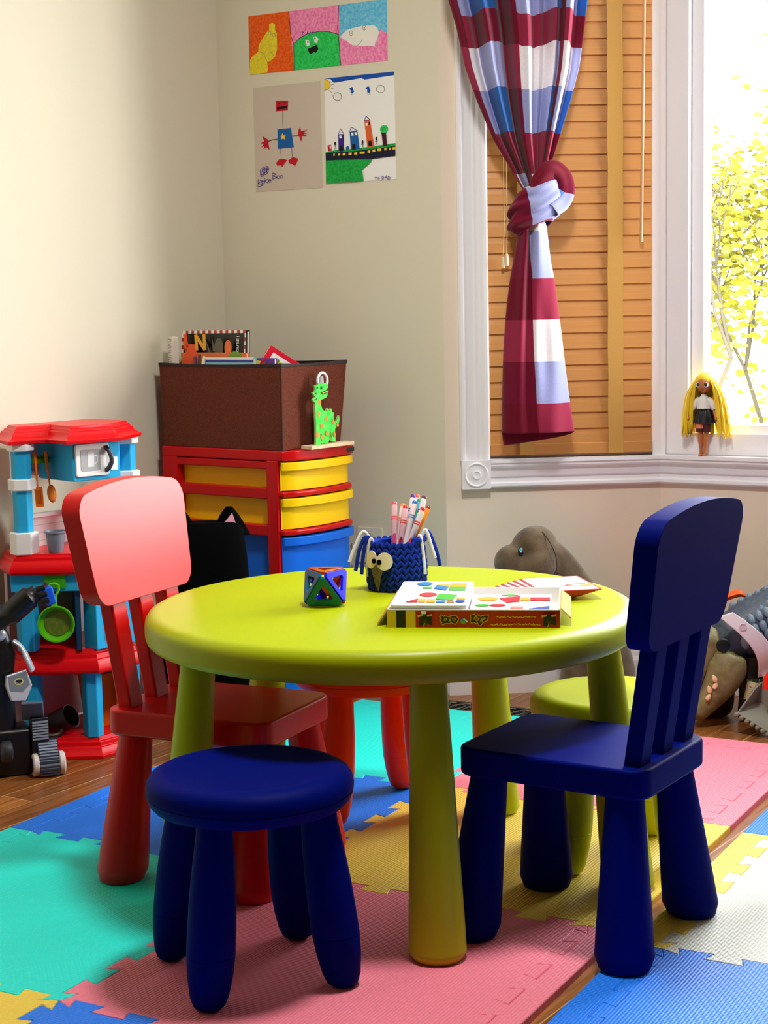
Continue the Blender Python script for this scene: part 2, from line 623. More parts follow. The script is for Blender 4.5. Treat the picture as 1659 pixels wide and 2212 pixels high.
def tree(name, label, base, h, seed, crown, n_leaf, leafmat, lr, group=None):
    rnd = random.Random(seed)
    t = thing(name, label, 'tree', base, 0, group)
    bm = NB()
    tips = []
    def grow(p, d, ln, r, lev):
        q = p + d * ln
        mid = p.lerp(q, 0.5) + Vector((rnd.uniform(-1, 1), rnd.uniform(-1, 1), 0)) * ln * 0.06
        tube(bm, [p, mid, q], [r, r * 0.85, r * 0.65], 5)
        if lev >= 2:
            tips.append(q); tips.append(mid)
        if lev == 5:
            return
        for k in range(3 if lev < 4 else 2):
            a = rnd.uniform(0, 2 * math.pi)
            nd = (d + Vector((math.cos(a), math.sin(a), rnd.uniform(-0.1, 0.5))) * 0.62).normalized()
            grow(q, nd, ln * rnd.uniform(0.62, 0.8), r * 0.6, lev + 1)
    grow(Vector((0, 0, 0)), Vector((rnd.uniform(-.05, .05), 0, 1)), h * 0.33, h * 0.011, 0)
    obj('trunk', bm, BARK, t, smooth=True)
    bm = NB()
    for i in range(n_leaf):
        p = rnd.choice(tips) + Vector((rnd.gauss(0, crown), rnd.gauss(0, crown), rnd.gauss(0, crown)))
        M = Matrix.Translation(p) @ Matrix.Rotation(rnd.uniform(0, 6.3), 4, 'Z') @ Matrix.Rotation(rnd.uniform(-1.4, 1.4), 4, 'X')
        s = lr * rnd.uniform(0.6, 1.3)
        vs = [bm.verts.new(M @ Vector((x * s, y * s, zz * s))) for x, y, zz in ((-1, 0, 0), (-0.3, -0.6, .15), (0.6, -0.5, .1), (1, 0.1, 0), (0.3, 0.7, .15), (-0.5, 0.5, .1))]
        bm.faces.new(vs)
    fo = obj('blossom', bm, leafmat, t)
    fo['kind'] = 'stuff'
    return t
tree('blossom_tree', 'dense yellow flowering tree at the right edge of the window', (3.30, 11.6, -3.0), 5.2, 11, 0.17, 13000, BLOSSOM, 0.036)
tree('blossom_tree', 'sparse thin-branched yellow tree just right of the window frame', (2.15, 10.9, -3.0), 5.6, 5, 0.17, 2600, BLOSSOM, 0.030)
tree('blossom_shrub', 'pink blossoming shrub low behind the doll', (2.40, 8.6, -3.0), 3.3, 21, 0.13, 1300, PINKB, 0.028)

# ------------------------------------------------------------------ added fill lamp, unseen above the frame, brightens walls and mats
lp = thing('added_fill_lamp', 'added round white fill lamp above the play table, out of view', 'added fill lamp', (0.25, 2.50, CEIL))
bm = NB(); lathe(bm, [(0.19, 0.0), (0.19, -0.018), (0.175, -0.022), (0.175, -0.004), (0.0, -0.004)], 48, cap0=False, cap1=False)
obj('rim', bm, VINYL, lp, smooth=True)
DIFF = bpy.data.materials.new('fill_lamp_glow')
DIFF.use_nodes = True
DIFF.node_tree.nodes['Principled BSDF'].inputs['Emission Color'].default_value = (1.0, 0.93, 0.84, 1)
DIFF.node_tree.nodes['Principled BSDF'].inputs['Emission Strength'].default_value = 4.0
bm = NB(); lathe(bm, [(0.173, -0.006), (0.173, -0.024), (0.10, -0.034), (0.0, -0.038)], 48, cap0=False, cap1=False)
obj('fill_diffuser', bm, DIFF, lp, smooth=True)
ld = bpy.data.lights.new('added_fill_light', 'AREA')
ld.shape = 'DISK'; ld.size = 0.34; ld.energy = FILL_LAMP_W; ld.color = (1.0, 0.98, 0.95)
lo = bpy.data.objects.new('added_fill_light', ld)
COL.objects.link(lo); lo.parent = lp; lo.location = (0, 0, -0.05)
# ------------------------------------------------------------------ foam puzzle mats
MTH = 1.07
ME1 = Vector((math.cos(MTH), math.sin(MTH), 0))
ME2 = Vector((math.sin(MTH), -math.cos(MTH), 0))

def foam(name, rgb):
    m = bpy.data.materials.new(name)
    m.use_nodes = True
    nt = m.node_tree
    b = nt.nodes['Principled BSDF']
    b.inputs['Base Color'].default_value = lin(rgb)
    b.inputs['Roughness'].default_value = 0.45
    b.inputs['Specular IOR Level'].default_value = 0.5
    tc = nt.nodes.new('ShaderNodeTexCoord')
    mp = nt.nodes.new('ShaderNodeMapping')
    mp.inputs['Rotation'].default_value = (0, 0, -MTH + R(45))
    sx = nt.nodes.new('ShaderNodeSeparateXYZ')
    nt.links.new(tc.outputs['Object'], mp.inputs[0])
    nt.links.new(mp.outputs[0], sx.inputs[0])
    sins = []
    for ax in ('X', 'Y'):
        mu = nt.nodes.new('ShaderNodeMath'); mu.operation = 'MULTIPLY'; mu.inputs[1].default_value = 2 * math.pi / 0.0075
        si = nt.nodes.new('ShaderNodeMath'); si.operation = 'SINE'
        nt.links.new(sx.outputs[ax], mu.inputs[0]); nt.links.new(mu.outputs[0], si.inputs[0])
        sins.append(si)
    ad = nt.nodes.new('ShaderNodeMath'); ad.operation = 'MULTIPLY'
    nt.links.new(sins[0].outputs[0], ad.inputs[0]); nt.links.new(sins[1].outputs[0], ad.inputs[1])
    bp = nt.nodes.new('ShaderNodeBump')
    bp.inputs['Strength'].default_value = 0.55
    bp.inputs['Distance'].default_value = 0.0012
    nt.links.new(ad.outputs[0], bp.inputs['Height'])
    nt.links.new(bp.outputs[0], b.inputs['Normal'])
    return m
F_TEAL = foam('teal_foam', (16, 242, 228))
F_BLUE = foam('blue_foam', (20, 128, 255))
F_PINK = foam('pink_foam', (255, 134, 156))
F_YEL = foam('yellow_foam', (252, 218, 80))
F_WHITE = foam('cream_foam', (226, 226, 212))

def edge(p, q, teeth, n=6, d=0.024, flip=1):
    """points from p towards q (q excluded); teeth=True gives dovetail tabs centred on the line"""
    p, q = Vector(p), Vector(q)
    out = [p]
    if not teeth:
        return out
    t = (q - p); L = t.length; t.normalize()
    nn = Vector((-t.y, t.x)) * flip
    per = L / n
    for k in range(n):
        a = k * per
        for f, s in ((0.30, -1), (0.22, 1), (0.78, 1), (0.70, -1)):
            out.append(p + t * (a + f * per) + nn * (d / 2) * s)
    return out

def shared(p, q, rev):
    """shared seam between neighbours: the same tabs whichever side asks"""
    pts = edge(p, q, True) + [Vector(q)]
    if rev:
        pts = pts[::-1]
    return pts[:-1]

def mat_piece(name, label, cat, group, m, sides, thick=0.012):
    """sides: list of (p, q, mode) in (e2, e1) coordinates; mode 0 straight, 1 canonical teeth, -1 the same teeth walked backwards"""
    loop = []
    for p, q, mode in sides:
        if mode == 0:
            loop += [Vector(p)]
        elif mode == 1:
            loop += shared(p, q, False)
        else:
            loop += shared(q, p, True)
    # pull every outline in a hair so neighbours keep a thin seam
    c = sum(loop, Vector((0, 0))) / len(loop)
    n = len(loop)
    sh = []
    for i in range(n):
        a, b, d = loop[i - 1], loop[i], loop[(i + 1) % n]
        t = (b - a).normalized() + (d - b).normalized()
        if t.length < 1e-6:
            t = (b - a)
        t.normalize()
        sh.append(b + Vector((-t.y, t.x)) * 0.0004)
    bm = NB()
    W = lambda v, z: ME2 * v.x + ME1 * v.y + Vector((0, 0, z))
    lo = [bm.verts.new(W(v, FLOOR)) for v in sh]
    hi = [bm.verts.new(W(v, FLOOR + thick)) for v in sh]
    for i in range(n):
        j = (i + 1) % n
        bm.faces.new((lo[i], lo[j], hi[j], hi[i]))
    es = [bm.edges.get((hi[i], hi[(i + 1) % n])) for i in range(n)]
    bmesh.ops.triangle_fill(bm, use_beauty=True, edges=es)
    o = obj(name, bm, m)
    bv = o.modifiers.new('bevel', 'BEVEL'); bv.width = 0.0012; bv.segments = 1; bv.limit_method = 'ANGLE'; bv.angle_limit = R(60)
    tag(o, label, cat, group)
    return o

def rect_tile(x0, x1, y0, y1, m, label, bottom=1, right=1, top=1, left=1):
    """counter-clockwise outline; a seam is canonical left-to-right or bottom-to-top"""
    sides = [((x0, y0), (x1, y0), bottom), ((x1, y0), (x1, y1), right), ((x1, y1), (x0, y1), -top), ((x0, y1), (x0, y0), -left)]
    return mat_piece('foam_mat_tile', label, 'play mat', 'foam puzzle mat tiles', m, sides)

def strip(x0, x1, y0, y1, m, label, tooth):
    s = {'bottom': 0, 'right': 0, 'top': 0, 'left': 0}
    s[tooth] = 1
    sides = [((x0, y0), (x1, y0), s['bottom']), ((x1, y0), (x1, y1), s['right']), ((x1, y1), (x0, y1), -s['top']), ((x0, y1), (x0, y0), -s['left'])]
    return mat_piece('mat_edge_strip', label, 'mat edging', 'foam mat edge strips', m, sides)

XA, XB, XC, XD = -2.16, -2.105, -1.54, -0.96
XE, XF, XG, XH = -0.905, -0.875, -0.82, -0.22
Y0, Y1, Y2, Y3, Y4, Y5 = 1.20, 1.80, 2.405, 3.0, 3.56, 3.615
rect_tile(XB, XC, Y0, Y1, F_YEL, 'yellow foam tile at the bottom left corner of the photo')
rect_tile(XB, XC, Y1, Y2, F_TEAL, 'teal foam tile under the left chair leg, nearest the camera')
rect_tile(XB, XC, Y2, Y3, F_BLUE, 'blue foam tile beside the wood floor behind the red chair', top=1)
mat_piece('foam_mat_tile', 'bright teal foam tile at the back behind the orange stool', 'play mat', 'foam puzzle mat tiles', F_TEAL,
          [((XB, Y3), (XC, Y3), 1), ((XC, Y3), (XC, Y4), 1), ((XC, Y4), (XB + 0.05, Y4), -1), ((XB + 0.05, Y4), (XB, Y3 + 0.30), 0), ((XB, Y3 + 0.30), (XB, Y3), 0)])
rect_tile(XC, XD, Y0, Y1, F_BLUE, 'blue foam tile corner just in front of the blue stool')
rect_tile(XC, XD, Y1, Y2, F_PINK, 'pink foam tile under the blue stool')
rect_tile(XC, XD, Y2, Y3, F_YEL, 'yellow foam tile under the middle of the table')
rect_tile(XC, XD, Y3, Y4, F_PINK, 'pink foam tile at the back right beyond the lime stool')
rect_tile(XG, XH, 1.755, 2.365, F_BLUE, 'blue foam tile at the bottom right corner', left=1)
rect_tile(XG, XH, 2.365, 2.975, F_WHITE, 'cream white foam tile under the right leg of the blue chair')
rect_tile(XG, XH, 2.975, 3.585, F_BLUE, 'blue foam tile at the right edge beyond the cream tile')
strip(XA, XB, Y1, Y2, F_TEAL, 'teal edge strip against the wood floor at left', 'right')
strip(XA, XB, Y2, Y3, F_BLUE, 'blue edge strip against the wood floor behind the red chair', 'right')
strip(XB + 0.05, XC, Y4, Y5, F_TEAL, 'teal edge strip in front of the black floor vent', 'bottom')
strip(XC, XD, Y4, Y5, F_PINK, 'pink edge strip before the wood floor near the toys', 'bottom')
strip(XD, XE, Y1, Y2, F_PINK, 'pink edge strip beside the front leg of the blue chair', 'left')
strip(XD, XE, Y2, Y3, F_YEL, 'yellow edge strip between the blue chair back legs, left of the gap', 'left')
strip(XD, XE, Y3, Y4, F_PINK, 'pink edge strip along the right of the back pink tile', 'left')
strip(XF, XG, 1.755, 2.365, F_BLUE, 'dark blue edge strip under the nearest blue chair leg', 'right')
strip(XF, XG, 2.365, 2.975, F_YEL, 'yellow edge strip along the cream white tile', 'right')
strip(XF, XG, 2.975, 3.585, F_BLUE, 'blue edge strip at right beside the pink strip', 'right')
# ------------------------------------------------------------------ table
def cone_leg(parent, m, top, bot, z_top, r_top, r_bot, chamfer=0.018):
    """tapered plastic leg leaning from top (x, y) to bottom (x, y)"""
    bm = NB()
    rs = []
    prof = [(r_bot - 0.010, 0.0), (r_bot - 0.006, 0.002), (r_bot, chamfer), (r_bot - 0.0004, chamfer + 0.004)]
    for i in range(1, 9):
        f = i / 8
        z = chamfer + 0.004 + (z_top - chamfer - 0.004) * f
        prof.append((r_bot + (r_top - r_bot) * f, z))
    for r, z in prof:
        f = z / z_top
        cx, cy = bot[0] + (top[0] - bot[0]) * f, bot[1] + (top[1] - bot[1]) * f
        rs.append([Vector((cx + r * math.cos(2 * math.pi * k / 36), cy + r * math.sin(2 * math.pi * k / 36), z)) for k in range(36)])
    rings(bm, rs)
    return obj('leg', bm, m, parent, smooth=True)

TC = Vector((0.008, 2.862, 0))
tbl = thing('round_table', 'round lime green plastic play table in the middle of the mats', 'table', TC)
bm = NB()
lathe(bm, [(0.0, 0.434), (0.405, 0.434), (0.409, 0.428), (0.418, 0.428), (0.4225, 0.432), (0.425, 0.440), (0.425, 0.458), (0.4235, 0.467), (0.4185, 0.4745),
           (0.410, 0.479), (0.400, 0.480), (0.30, 0.480), (0.0, 0.480)], 128, cap0=False, cap1=False)
obj('tabletop', bm, LIME, tbl, smooth=True)
for ang, r in ((278.5, 0.415), (343, 0.415), (58, 0.385), (130, 0.40), (204, 0.395)):
    a = R(ang)
    cone_leg(tbl, LIME, ((r - 0.045) * math.cos(a), (r - 0.045) * math.sin(a)), (r * math.cos(a), r * math.sin(a)), 0.434, 0.028, 0.045, 0.012)

# ------------------------------------------------------------------ chairs
def chair(m, label, loc, rotz):
    t = thing('child_chair', label, 'chair', (loc[0], loc[1], 0), rotz, 'plastic children chairs')
    bm = NB()
    prism(bm, rrect(0.324, 0.256, 0.032, 7), 0.256, 0.302)
    obj('seat', bm, m, t, bevel=0.006, seg=3)
    for sx in (1, -1):
        for sy in (1, -1):
            cone_leg(t, m, (sx * 0.116, sy * 0.094), (sx * 0.132, sy * 0.132), 0.258, 0.029, 0.0455, 0.020)
    # backrest panel: leans back with height, arched top
    bm = NB()
    pts = []
    w, z0, z1, r = 0.171, 0.485, 0.675, 0.034
    for sx, top in ((1, True), (-1, True), (-1, False), (1, False)):
        cx = sx * (w - r)
        cz = (z1 - r) if top else (z0 + r)
        a0 = {(1, True): 0, (-1, True): 90, (-1, False): 180, (1, False): 270}[(sx, top)]
        for i in range(8):
            a = R(a0 + 90 * i / 7)
            pts.append([cx + r * math.cos(a), cz + r * math.sin(a)])
        if (sx, top) == (1, True):
            for i in range(1, 10):
                pts.append([(w - r) * (1 - 2 * i / 10), z1])
    for p in pts:
        if p[1] > 0.60:
            p[1] += 0.020 * (1 - (p[0] / w) ** 2) * min(1, (p[1] - 0.60) / 0.05)
        p[0] *= 0.885 + 0.115 * min(1, max(0, (p[1] - z0) / 0.19))
    def lean(z):
        return -0.139 - (z - 0.478) * 0.15
    rs = []
    for off in (0.0, -0.037):
        rs.append([Vector((lean(z) + off, y, z)) for y, z in pts])
    vr = rings(bm, rs, True, False, False)
    for v in vr:
        es = [bm.edges.get((v[i], v[(i + 1) % len(v)])) for i in range(len(v))]
        bmesh.ops.triangle_fill(bm, use_beauty=True, edges=es)
    obj('backrest', bm, m, t, bevel=0.005, seg=3)
    for y in (0.084, 0.0, -0.084):
        bm = NB()
        rs = []
        for z in (0.290, 0.36, 0.43, 0.495):
            x = -0.128 - (z - 0.292) * 0.155
            hw = 0.0205 + (z - 0.292) * 0.010
            rs.append([Vector((x + dx, y * (1 + (z - 0.292) * 0.15) + dy, z)) for dx, dy in ((0.012, hw), (0.012, -hw), (-0.016, -hw), (-0.016, hw))])
        rings(bm, rs)
        obj('back_slat', bm, m, t, bevel=0.004)
    return t
chair(RED, 'red plastic children chair left of the table, near the toy kitchen', (-0.299, 2.902), R(-25))
chair(NAVY, 'dark blue plastic children chair right of the table, back to the camera', (0.307, 2.580), R(147.5))

# ------------------------------------------------------------------ stools
def stool(m, label, loc, rotz, k=1.0):
    t = thing('child_stool', label, 'stool', (loc[0], loc[1], 0), rotz, 'plastic children stools')
    t.scale = (k, k, k)
    bm = NB()
    lathe(bm, [(0.0, 0.256), (0.130, 0.256), (0.1335, 0.252), (0.138, 0.252), (0.1425, 0.257), (0.1455, 0.264), (0.1468, 0.2690), (0.1458, 0.2700), (0.1470, 0.2710), (0.1475, 0.276),
               (0.1455, 0.286), (0.140, 0.294), (0.131, 0.2985), (0.121, 0.3000), (0.112, 0.2985), (0.095, 0.2960), (0.05, 0.2935), (0.0, 0.293)], 96, cap0=False, cap1=False)
    obj('seat', bm, m, t, smooth=True)
    for k in range(4):
        a = R(90 * k)
        bm = NB()
        prof = [(0.008, 0.0), (0.017, 0.0015), (0.0225, 0.006), (0.027, 0.018), (0.0315, 0.045), (0.0338, 0.0735), (0.0330, 0.0745), (0.0338, 0.0755), (0.0338, 0.10), (0.0325, 0.15), (0.029, 0.20), (0.026, 0.235), (0.026, 0.257)]
        rs = []
        for r, z in prof:
            rad = 0.138 - 0.034 * (z / 0.257)
            cx, cy = rad * math.cos(a), rad * math.sin(a)
            rs.append([Vector((cx + r * math.cos(2 * math.pi * q / 32), cy + r * math.sin(2 * math.pi * q / 32), z)) for q in range(32)])
        rings(bm, rs)
        obj('leg', bm, m, t, smooth=True)
    return t
stool(NAVY, 'dark blue plastic stool on the pink tile in front of the table', (-0.207, 2.412), R(-113), 1.05)
stool(GREEN2, 'lime yellow plastic stool behind the blue chair', (0.402, 2.925), R(230))
stool(ORANGE, 'orange red plastic stool half hidden behind the table leg', (-0.040, 3.245), R(61))
# ------------------------------------------------------------------ wooden blind
def bay(t, z, d):
    """point near the bay side wall: t along it, z height, d towards the room"""
    return C2 + D1 * t - N1 * d + Vector((0, 0, z))

def wood(name, rgb, rgb2, scale=(3, 3, 40), rough=0.45):
    m = bpy.data.materials.new(name)
    m.use_nodes = True
    nt = m.node_tree
    b = nt.nodes['Principled BSDF']
    b.inputs['Roughness'].default_value = rough
    tc = nt.nodes.new('ShaderNodeTexCoord')
    mp = nt.nodes.new('ShaderNodeMapping')
    mp.inputs['Scale'].default_value = scale
    ns = nt.nodes.new('ShaderNodeTexNoise')
    ns.inputs['Scale'].default_value = 3.0
    ns.inputs['Detail'].default_value = 6
    mx = nt.nodes.new('ShaderNodeMix'); mx.data_type = 'RGBA'
    mx.inputs[6].default_value = lin(rgb); mx.inputs[7].default_value = lin(rgb2)
    nt.links.new(tc.outputs['Object'], mp.inputs[0]); nt.links.new(mp.outputs[0], ns.inputs['Vector'])
    nt.links.new(ns.outputs['Fac'], mx.inputs['Factor']); nt.links.new(mx.outputs[2], b.inputs['Base Color'])
    return m
SLATWOOD = wood('blind_wood', (206, 146, 80), (184, 122, 64), (2, 2, 90))
TAPE = mat('woven_blind_tape', (192, 146, 78), 0.9, 0.1, bump=(700, 0.4, 0.001))
CORDM = mat('cord', (222, 196, 140), 0.8)
TASSEL = mat('pale_wood_tassel', (226, 206, 168), 0.5)
WAND = mat('wand_wood', (206, 160, 122), 0.4)

bl = thing('wooden_blind', 'closed honey coloured wooden slat blind behind the curtain', 'window blind', bay(0.32, 0.607, 0.0))
def LB(p): return p - bl.location
bm = NB()
z = 0.6335
k = 0
while z < WZ1 - 0.06:
    a0, a1 = bay(0.1145, z, 0.0130), bay(0.5335, z, 0.0130)
    b0, b1 = bay(0.1145, z + 0.0505, 0.0055), bay(0.5335, z + 0.0505, 0.0055)
    mid0, mid1 = bay(0.1145, z + 0.025, 0.0106), bay(0.5335, z + 0.025, 0.0106)
    th = -N1 * -0.0028
    rs = []
    for q in ((a0, mid0, b0), (a1, mid1, b1)):
        rs.append([LB(q[0]), LB(q[1]), LB(q[2]), LB(q[2] + th), LB(q[1] + th), LB(q[0] + th)])
    rings(bm, rs)
    z += 0.0405
    k += 1
obj('slats', bm, SLATWOOD, bl)
bm = NB()
prism(bm, [(LB(bay(t, 0, d)).x, LB(bay(t, 0, d)).y) for t, d in ((0.1135, -0.006), (0.5345, -0.006), (0.5345, 0.016), (0.1135, 0.016))], 0.001, 0.030)
obj('bottom_rail', bm, SLATWOOD, bl, bevel=0.003)
bm = NB()
prism(bm, [(LB(bay(t, 0, d)).x, LB(bay(t, 0, d)).y) for t, d in ((0.114, -0.008), (0.534, -0.008), (0.534, 0.02), (0.114, 0.02))], WZ1 - 0.06 - 0.607, WZ1 - 0.607 - 0.002)
obj('head_rail', bm, SLATWOOD, bl, bevel=0.003)
for tc_ in (0.208, 0.438):
    bm = NB()
    rs = []
    for zz in [0.6085 + i * (WZ1 - 0.66) / 40 for i in range(41)]:
        w = 0.0198 + 0.0008 * math.sin(zz * 37)
        d = 0.0172 + 0.0012 * math.sin((zz - 0.640) / 0.0405 * 2 * math.pi)
        rs.append([LB(bay(tc_ - w, zz, d)), LB(bay(tc_ + w, zz, d)), LB(bay(tc_ + w, zz, d + 0.0012)), LB(bay(tc_ - w, zz, d + 0.0012))])
    rings(bm, rs)
    obj('ladder_tape', bm, TAPE, bl)
bm = NB(); tube(bm, [LB(bay(0.512, 1.95, 0.03)), LB(bay(0.5094, 1.737, 0.03)), LB(bay(0.5015, 1.148, 0.03))], 0.0042, 10)
tube(bm, [LB(bay(0.5015, 1.150, 0.03)), LB(bay(0.5013, 1.141, 0.03))], 0.005, 10)
obj('tilt_wand', bm, WAND, bl, smooth=True)
for t0, t1, zb, zt in ((0.1535, 0.1497, 1.081, 1.110), (0.1608, 0.1592, 1.0869, 1.118)):
    bm = NB(); tube(bm, catmull([LB(bay(t0 + 0.002, 2.13, 0.022)), LB(bay(t0, 1.30, 0.024)), LB(bay(t0 + 0.0005, 1.2, 0.025)), LB(bay(t1, zt, 0.025))], 5), 0.0009, 6)
    c = obj('lift_cord', bm, CORDM, bl, smooth=True)
    bm = NB()
    q = LB(bay(t1, zb, 0.025))
    lathe(bm, [(0.0015, 0.0), (0.0042, 0.001), (0.0048, 0.004), (0.0042, zt - zb - 0.002), (0.002, zt - zb)], 14, c=q)
    obj('tassel', bm, TASSEL, c, smooth=True)

# ------------------------------------------------------------------ knotted curtain
def plaid():
    m = bpy.data.materials.new('burgundy_blue_check_cloth')
    m.use_nodes = True
    nt = m.node_tree
    b = nt.nodes['Principled BSDF']
    b.inputs['Roughness'].default_value = 0.85
    b.inputs['Specular IOR Level'].default_value = 0.15
    b.inputs['Sheen Weight'].default_value = 0.15
    uv = nt.nodes.new('ShaderNodeUVMap'); uv.uv_map = 'weave'
    sp = nt.nodes.new('ShaderNodeSeparateXYZ')
    nt.links.new(uv.outputs[0], sp.inputs[0])
    ids = []
    for ax in ('X', 'Y'):
        fl_ = nt.nodes.new('ShaderNodeMath'); fl_.operation = 'FLOOR'
        md_ = nt.nodes.new('ShaderNodeMath'); md_.operation = 'FLOORED_MODULO'; md_.inputs[1].default_value = 3.0
        nt.links.new(sp.outputs[ax], fl_.inputs[0]); nt.links.new(fl_.outputs[0], md_.inputs[0])
        ids.append(md_)
    m3_ = nt.nodes.new('ShaderNodeMath'); m3_.operation = 'MULTIPLY_ADD'; m3_.inputs[1].default_value = 3.0
    nt.links.new(ids[1].outputs[0], m3_.inputs[0]); nt.links.new(ids[0].outputs[0], m3_.inputs[2])
    dv = nt.nodes.new('ShaderNodeMath'); dv.operation = 'MULTIPLY_ADD'; dv.inputs[1].default_value = 1 / 9; dv.inputs[2].default_value = 0.5 / 9
    nt.links.new(m3_.outputs[0], dv.inputs[0])
    rp = nt.nodes.new('ShaderNodeValToRGB')
    cr = rp.color_ramp; cr.interpolation = 'CONSTANT'
    BB, BW_, BU, WW, WU, UU = (108, 0, 32), (148, 34, 66), (112, 2, 42), (240, 234, 240), (158, 164, 214), (34, 92, 168)
    table = [BB, BW_, BU, BW_, WW, WU, BU, WU, UU]        # row-major: weft burgundy, white, blue by warp burgundy, white, blue
    cr.elements[0].position = 0.0; cr.elements[0].color = lin(table[0])
    cr.elements[1].position = 1 / 9; cr.elements[1].color = lin(table[1])
    for k_ in range(2, 9):
        cr.elements.new(k_ / 9).color = lin(table[k_])
    nt.links.new(dv.outputs[0], rp.inputs[0])
    m2 = rp
    wv = nt.nodes.new('ShaderNodeTexNoise'); wv.inputs['Scale'].default_value = 55; wv.inputs['Detail'].default_value = 4
    ms = nt.nodes.new('ShaderNodeMapping'); ms.inputs['Scale'].default_value = (1, 0.35, 1)
    nt.links.new(uv.outputs[0], ms.inputs[0]); nt.links.new(ms.outputs[0], wv.inputs['Vector'])
    mr = nt.nodes.new('ShaderNodeMapRange'); mr.inputs[1].default_value = 0.3; mr.inputs[2].default_value = 0.7; mr.inputs[3].default_value = 0.86; mr.inputs[4].default_value = 1.0
    nt.links.new(wv.outputs['Fac'], mr.inputs[0])
    m3 = nt.nodes.new('ShaderNodeMix'); m3.data_type = 'RGBA'; m3.blend_type = 'MULTIPLY'; m3.inputs['Factor'].default_value = 1.0
    nt.links.new(m2.outputs[0], m3.inputs[6]); nt.links.new(mr.outputs[0], m3.inputs[7])
    nt.links.new(m3.outputs[2], b.inputs['Base Color'])
    return m
PLAID = plaid()

def interp(tab, x):
    if x <= tab[0][0]: return tab[0][1]
    for (x0, y0), (x1, y1) in zip(tab, tab[1:]):
        if x <= x1:
            return y0 + (y1 - y0) * (x - x0) / (x1 - x0)
    return tab[-1][1]

def cloth(name, parent, rows, close=False, thick=0.0016, subsurf=1):
    """rows: list of rows of (point, u, v) -> cloth with a 'weave' UV map"""
    bm = NB()
    uvl = bm.loops.layers.uv.new('weave')
    vs = [[(bm.verts.new(p), u, v) for p, u, v in r] for r in rows]
    n = len(vs[0])
    for a, b in zip(vs, vs[1:]):
        for i in range(n if close else n - 1):
            j = (i + 1) % n
            q = (a[i], a[j], b[j], b[i])
            f = bm.faces.new([x[0] for x in q])
            for lp, x in zip(f.loops, q):
                u = x[1]
                if close and j == 0 and x in (a[j], b[j]):
                    u = x[1] + rows[0][0][1] * 0 + 6.0
                lp[uvl].uv = (u, x[2])
    o = obj(name, bm, PLAID, parent, smooth=True)
    if thick:
        md = o.modifiers.new('thickness', 'SOLIDIFY'); md.thickness = thick; md.offset = 0
    if subsurf:
        md = o.modifiers.new('subsurf', 'SUBSURF'); md.levels = subsurf; md.render_levels = subsurf
    return o

cu = thing('curtain', 'burgundy and blue checked curtain tied in a knot before the blind', 'curtain', bay(0.2, 0.65, 0.08))
def LC(p): return p - cu.location
UPZ = [(2.1805, -0.0217, 0.3854), (1.9452, -0.0029, 0.3731), (1.7281, 0.0107, 0.3584), (1.6623, 0.0302, 0.3501), (1.5631, 0.0515, 0.3358), (1.4854, 0.0791, 0.3135),
       (1.3959, 0.1169, 0.2852), (1.3396, 0.1508, 0.2663), (1.292, 0.1780, 0.2540), (1.262, 0.198, 0.243)]
Lz = sorted((z, l) for z, l, r in UPZ); Rz = sorted((z, r) for z, l, r in UPZ)
USEG = [(0, 0.4), (0.06, 1), (0.16, 2), (0.36, 3), (0.46, 4), (0.77, 5), (0.815, 6), (0.825, 7), (0.94, 8), (1, 8.7)]
VROW = [(0.55, 9.75), (0.7467, 9.0), (0.8485, 8.0), (0.9518, 7.0), (1.0534, 6.0), (1.1814, 4.9), (1.262, 4.4), (1.31, 4.0), (1.409, 3.0), (1.514, 2.0), (1.62, 1.0), (1.695, 0.0), (1.80, -1.0), (1.91, -2.0), (2.02, -3.0), (2.13, -4.0), (2.24, -5.0)]
rows = []
NR, NCc = 70, 90
for j in range(NR + 1):
    z = 2.1805 - (2.1805 - 1.262) * j / NR
    l, r = interp(Lz, z), interp(Rz, z)
    f = min(1, max(0, (z - 1.262) / 0.45))
    row = []
    for i in range(NCc + 1):
        s = i / NCc
        amp = 0.021 * f ** 0.6 + 0.006
        w = math.sin(2 * math.pi * (4.2 * s + 0.25 * math.sin(5 * s))) + 0.45 * math.sin(2 * math.pi * (9.3 * s) + 1.3)
        bulge = 0.012 * math.sin(math.pi * s)
        crease = -0.020 * math.exp(-((s - 0.80) / 0.022) ** 2) * (0.35 + 0.65 * f) - 0.016 * math.exp(-((s - 0.385) / 0.03) ** 2) * (1 - 0.5 * f)
        d = 0.082 + amp * w + bulge + crease
        sag = 0.010 * math.sin(2 * math.pi * (2.1 * s + 0.1)) * f
        row.append((LC(bay(l + (r - l) * s, z, max(d, 0.034))), interp(USEG, s), interp(VROW, z + sag)))
    rows.append(row)
cloth('drape', cu, rows)

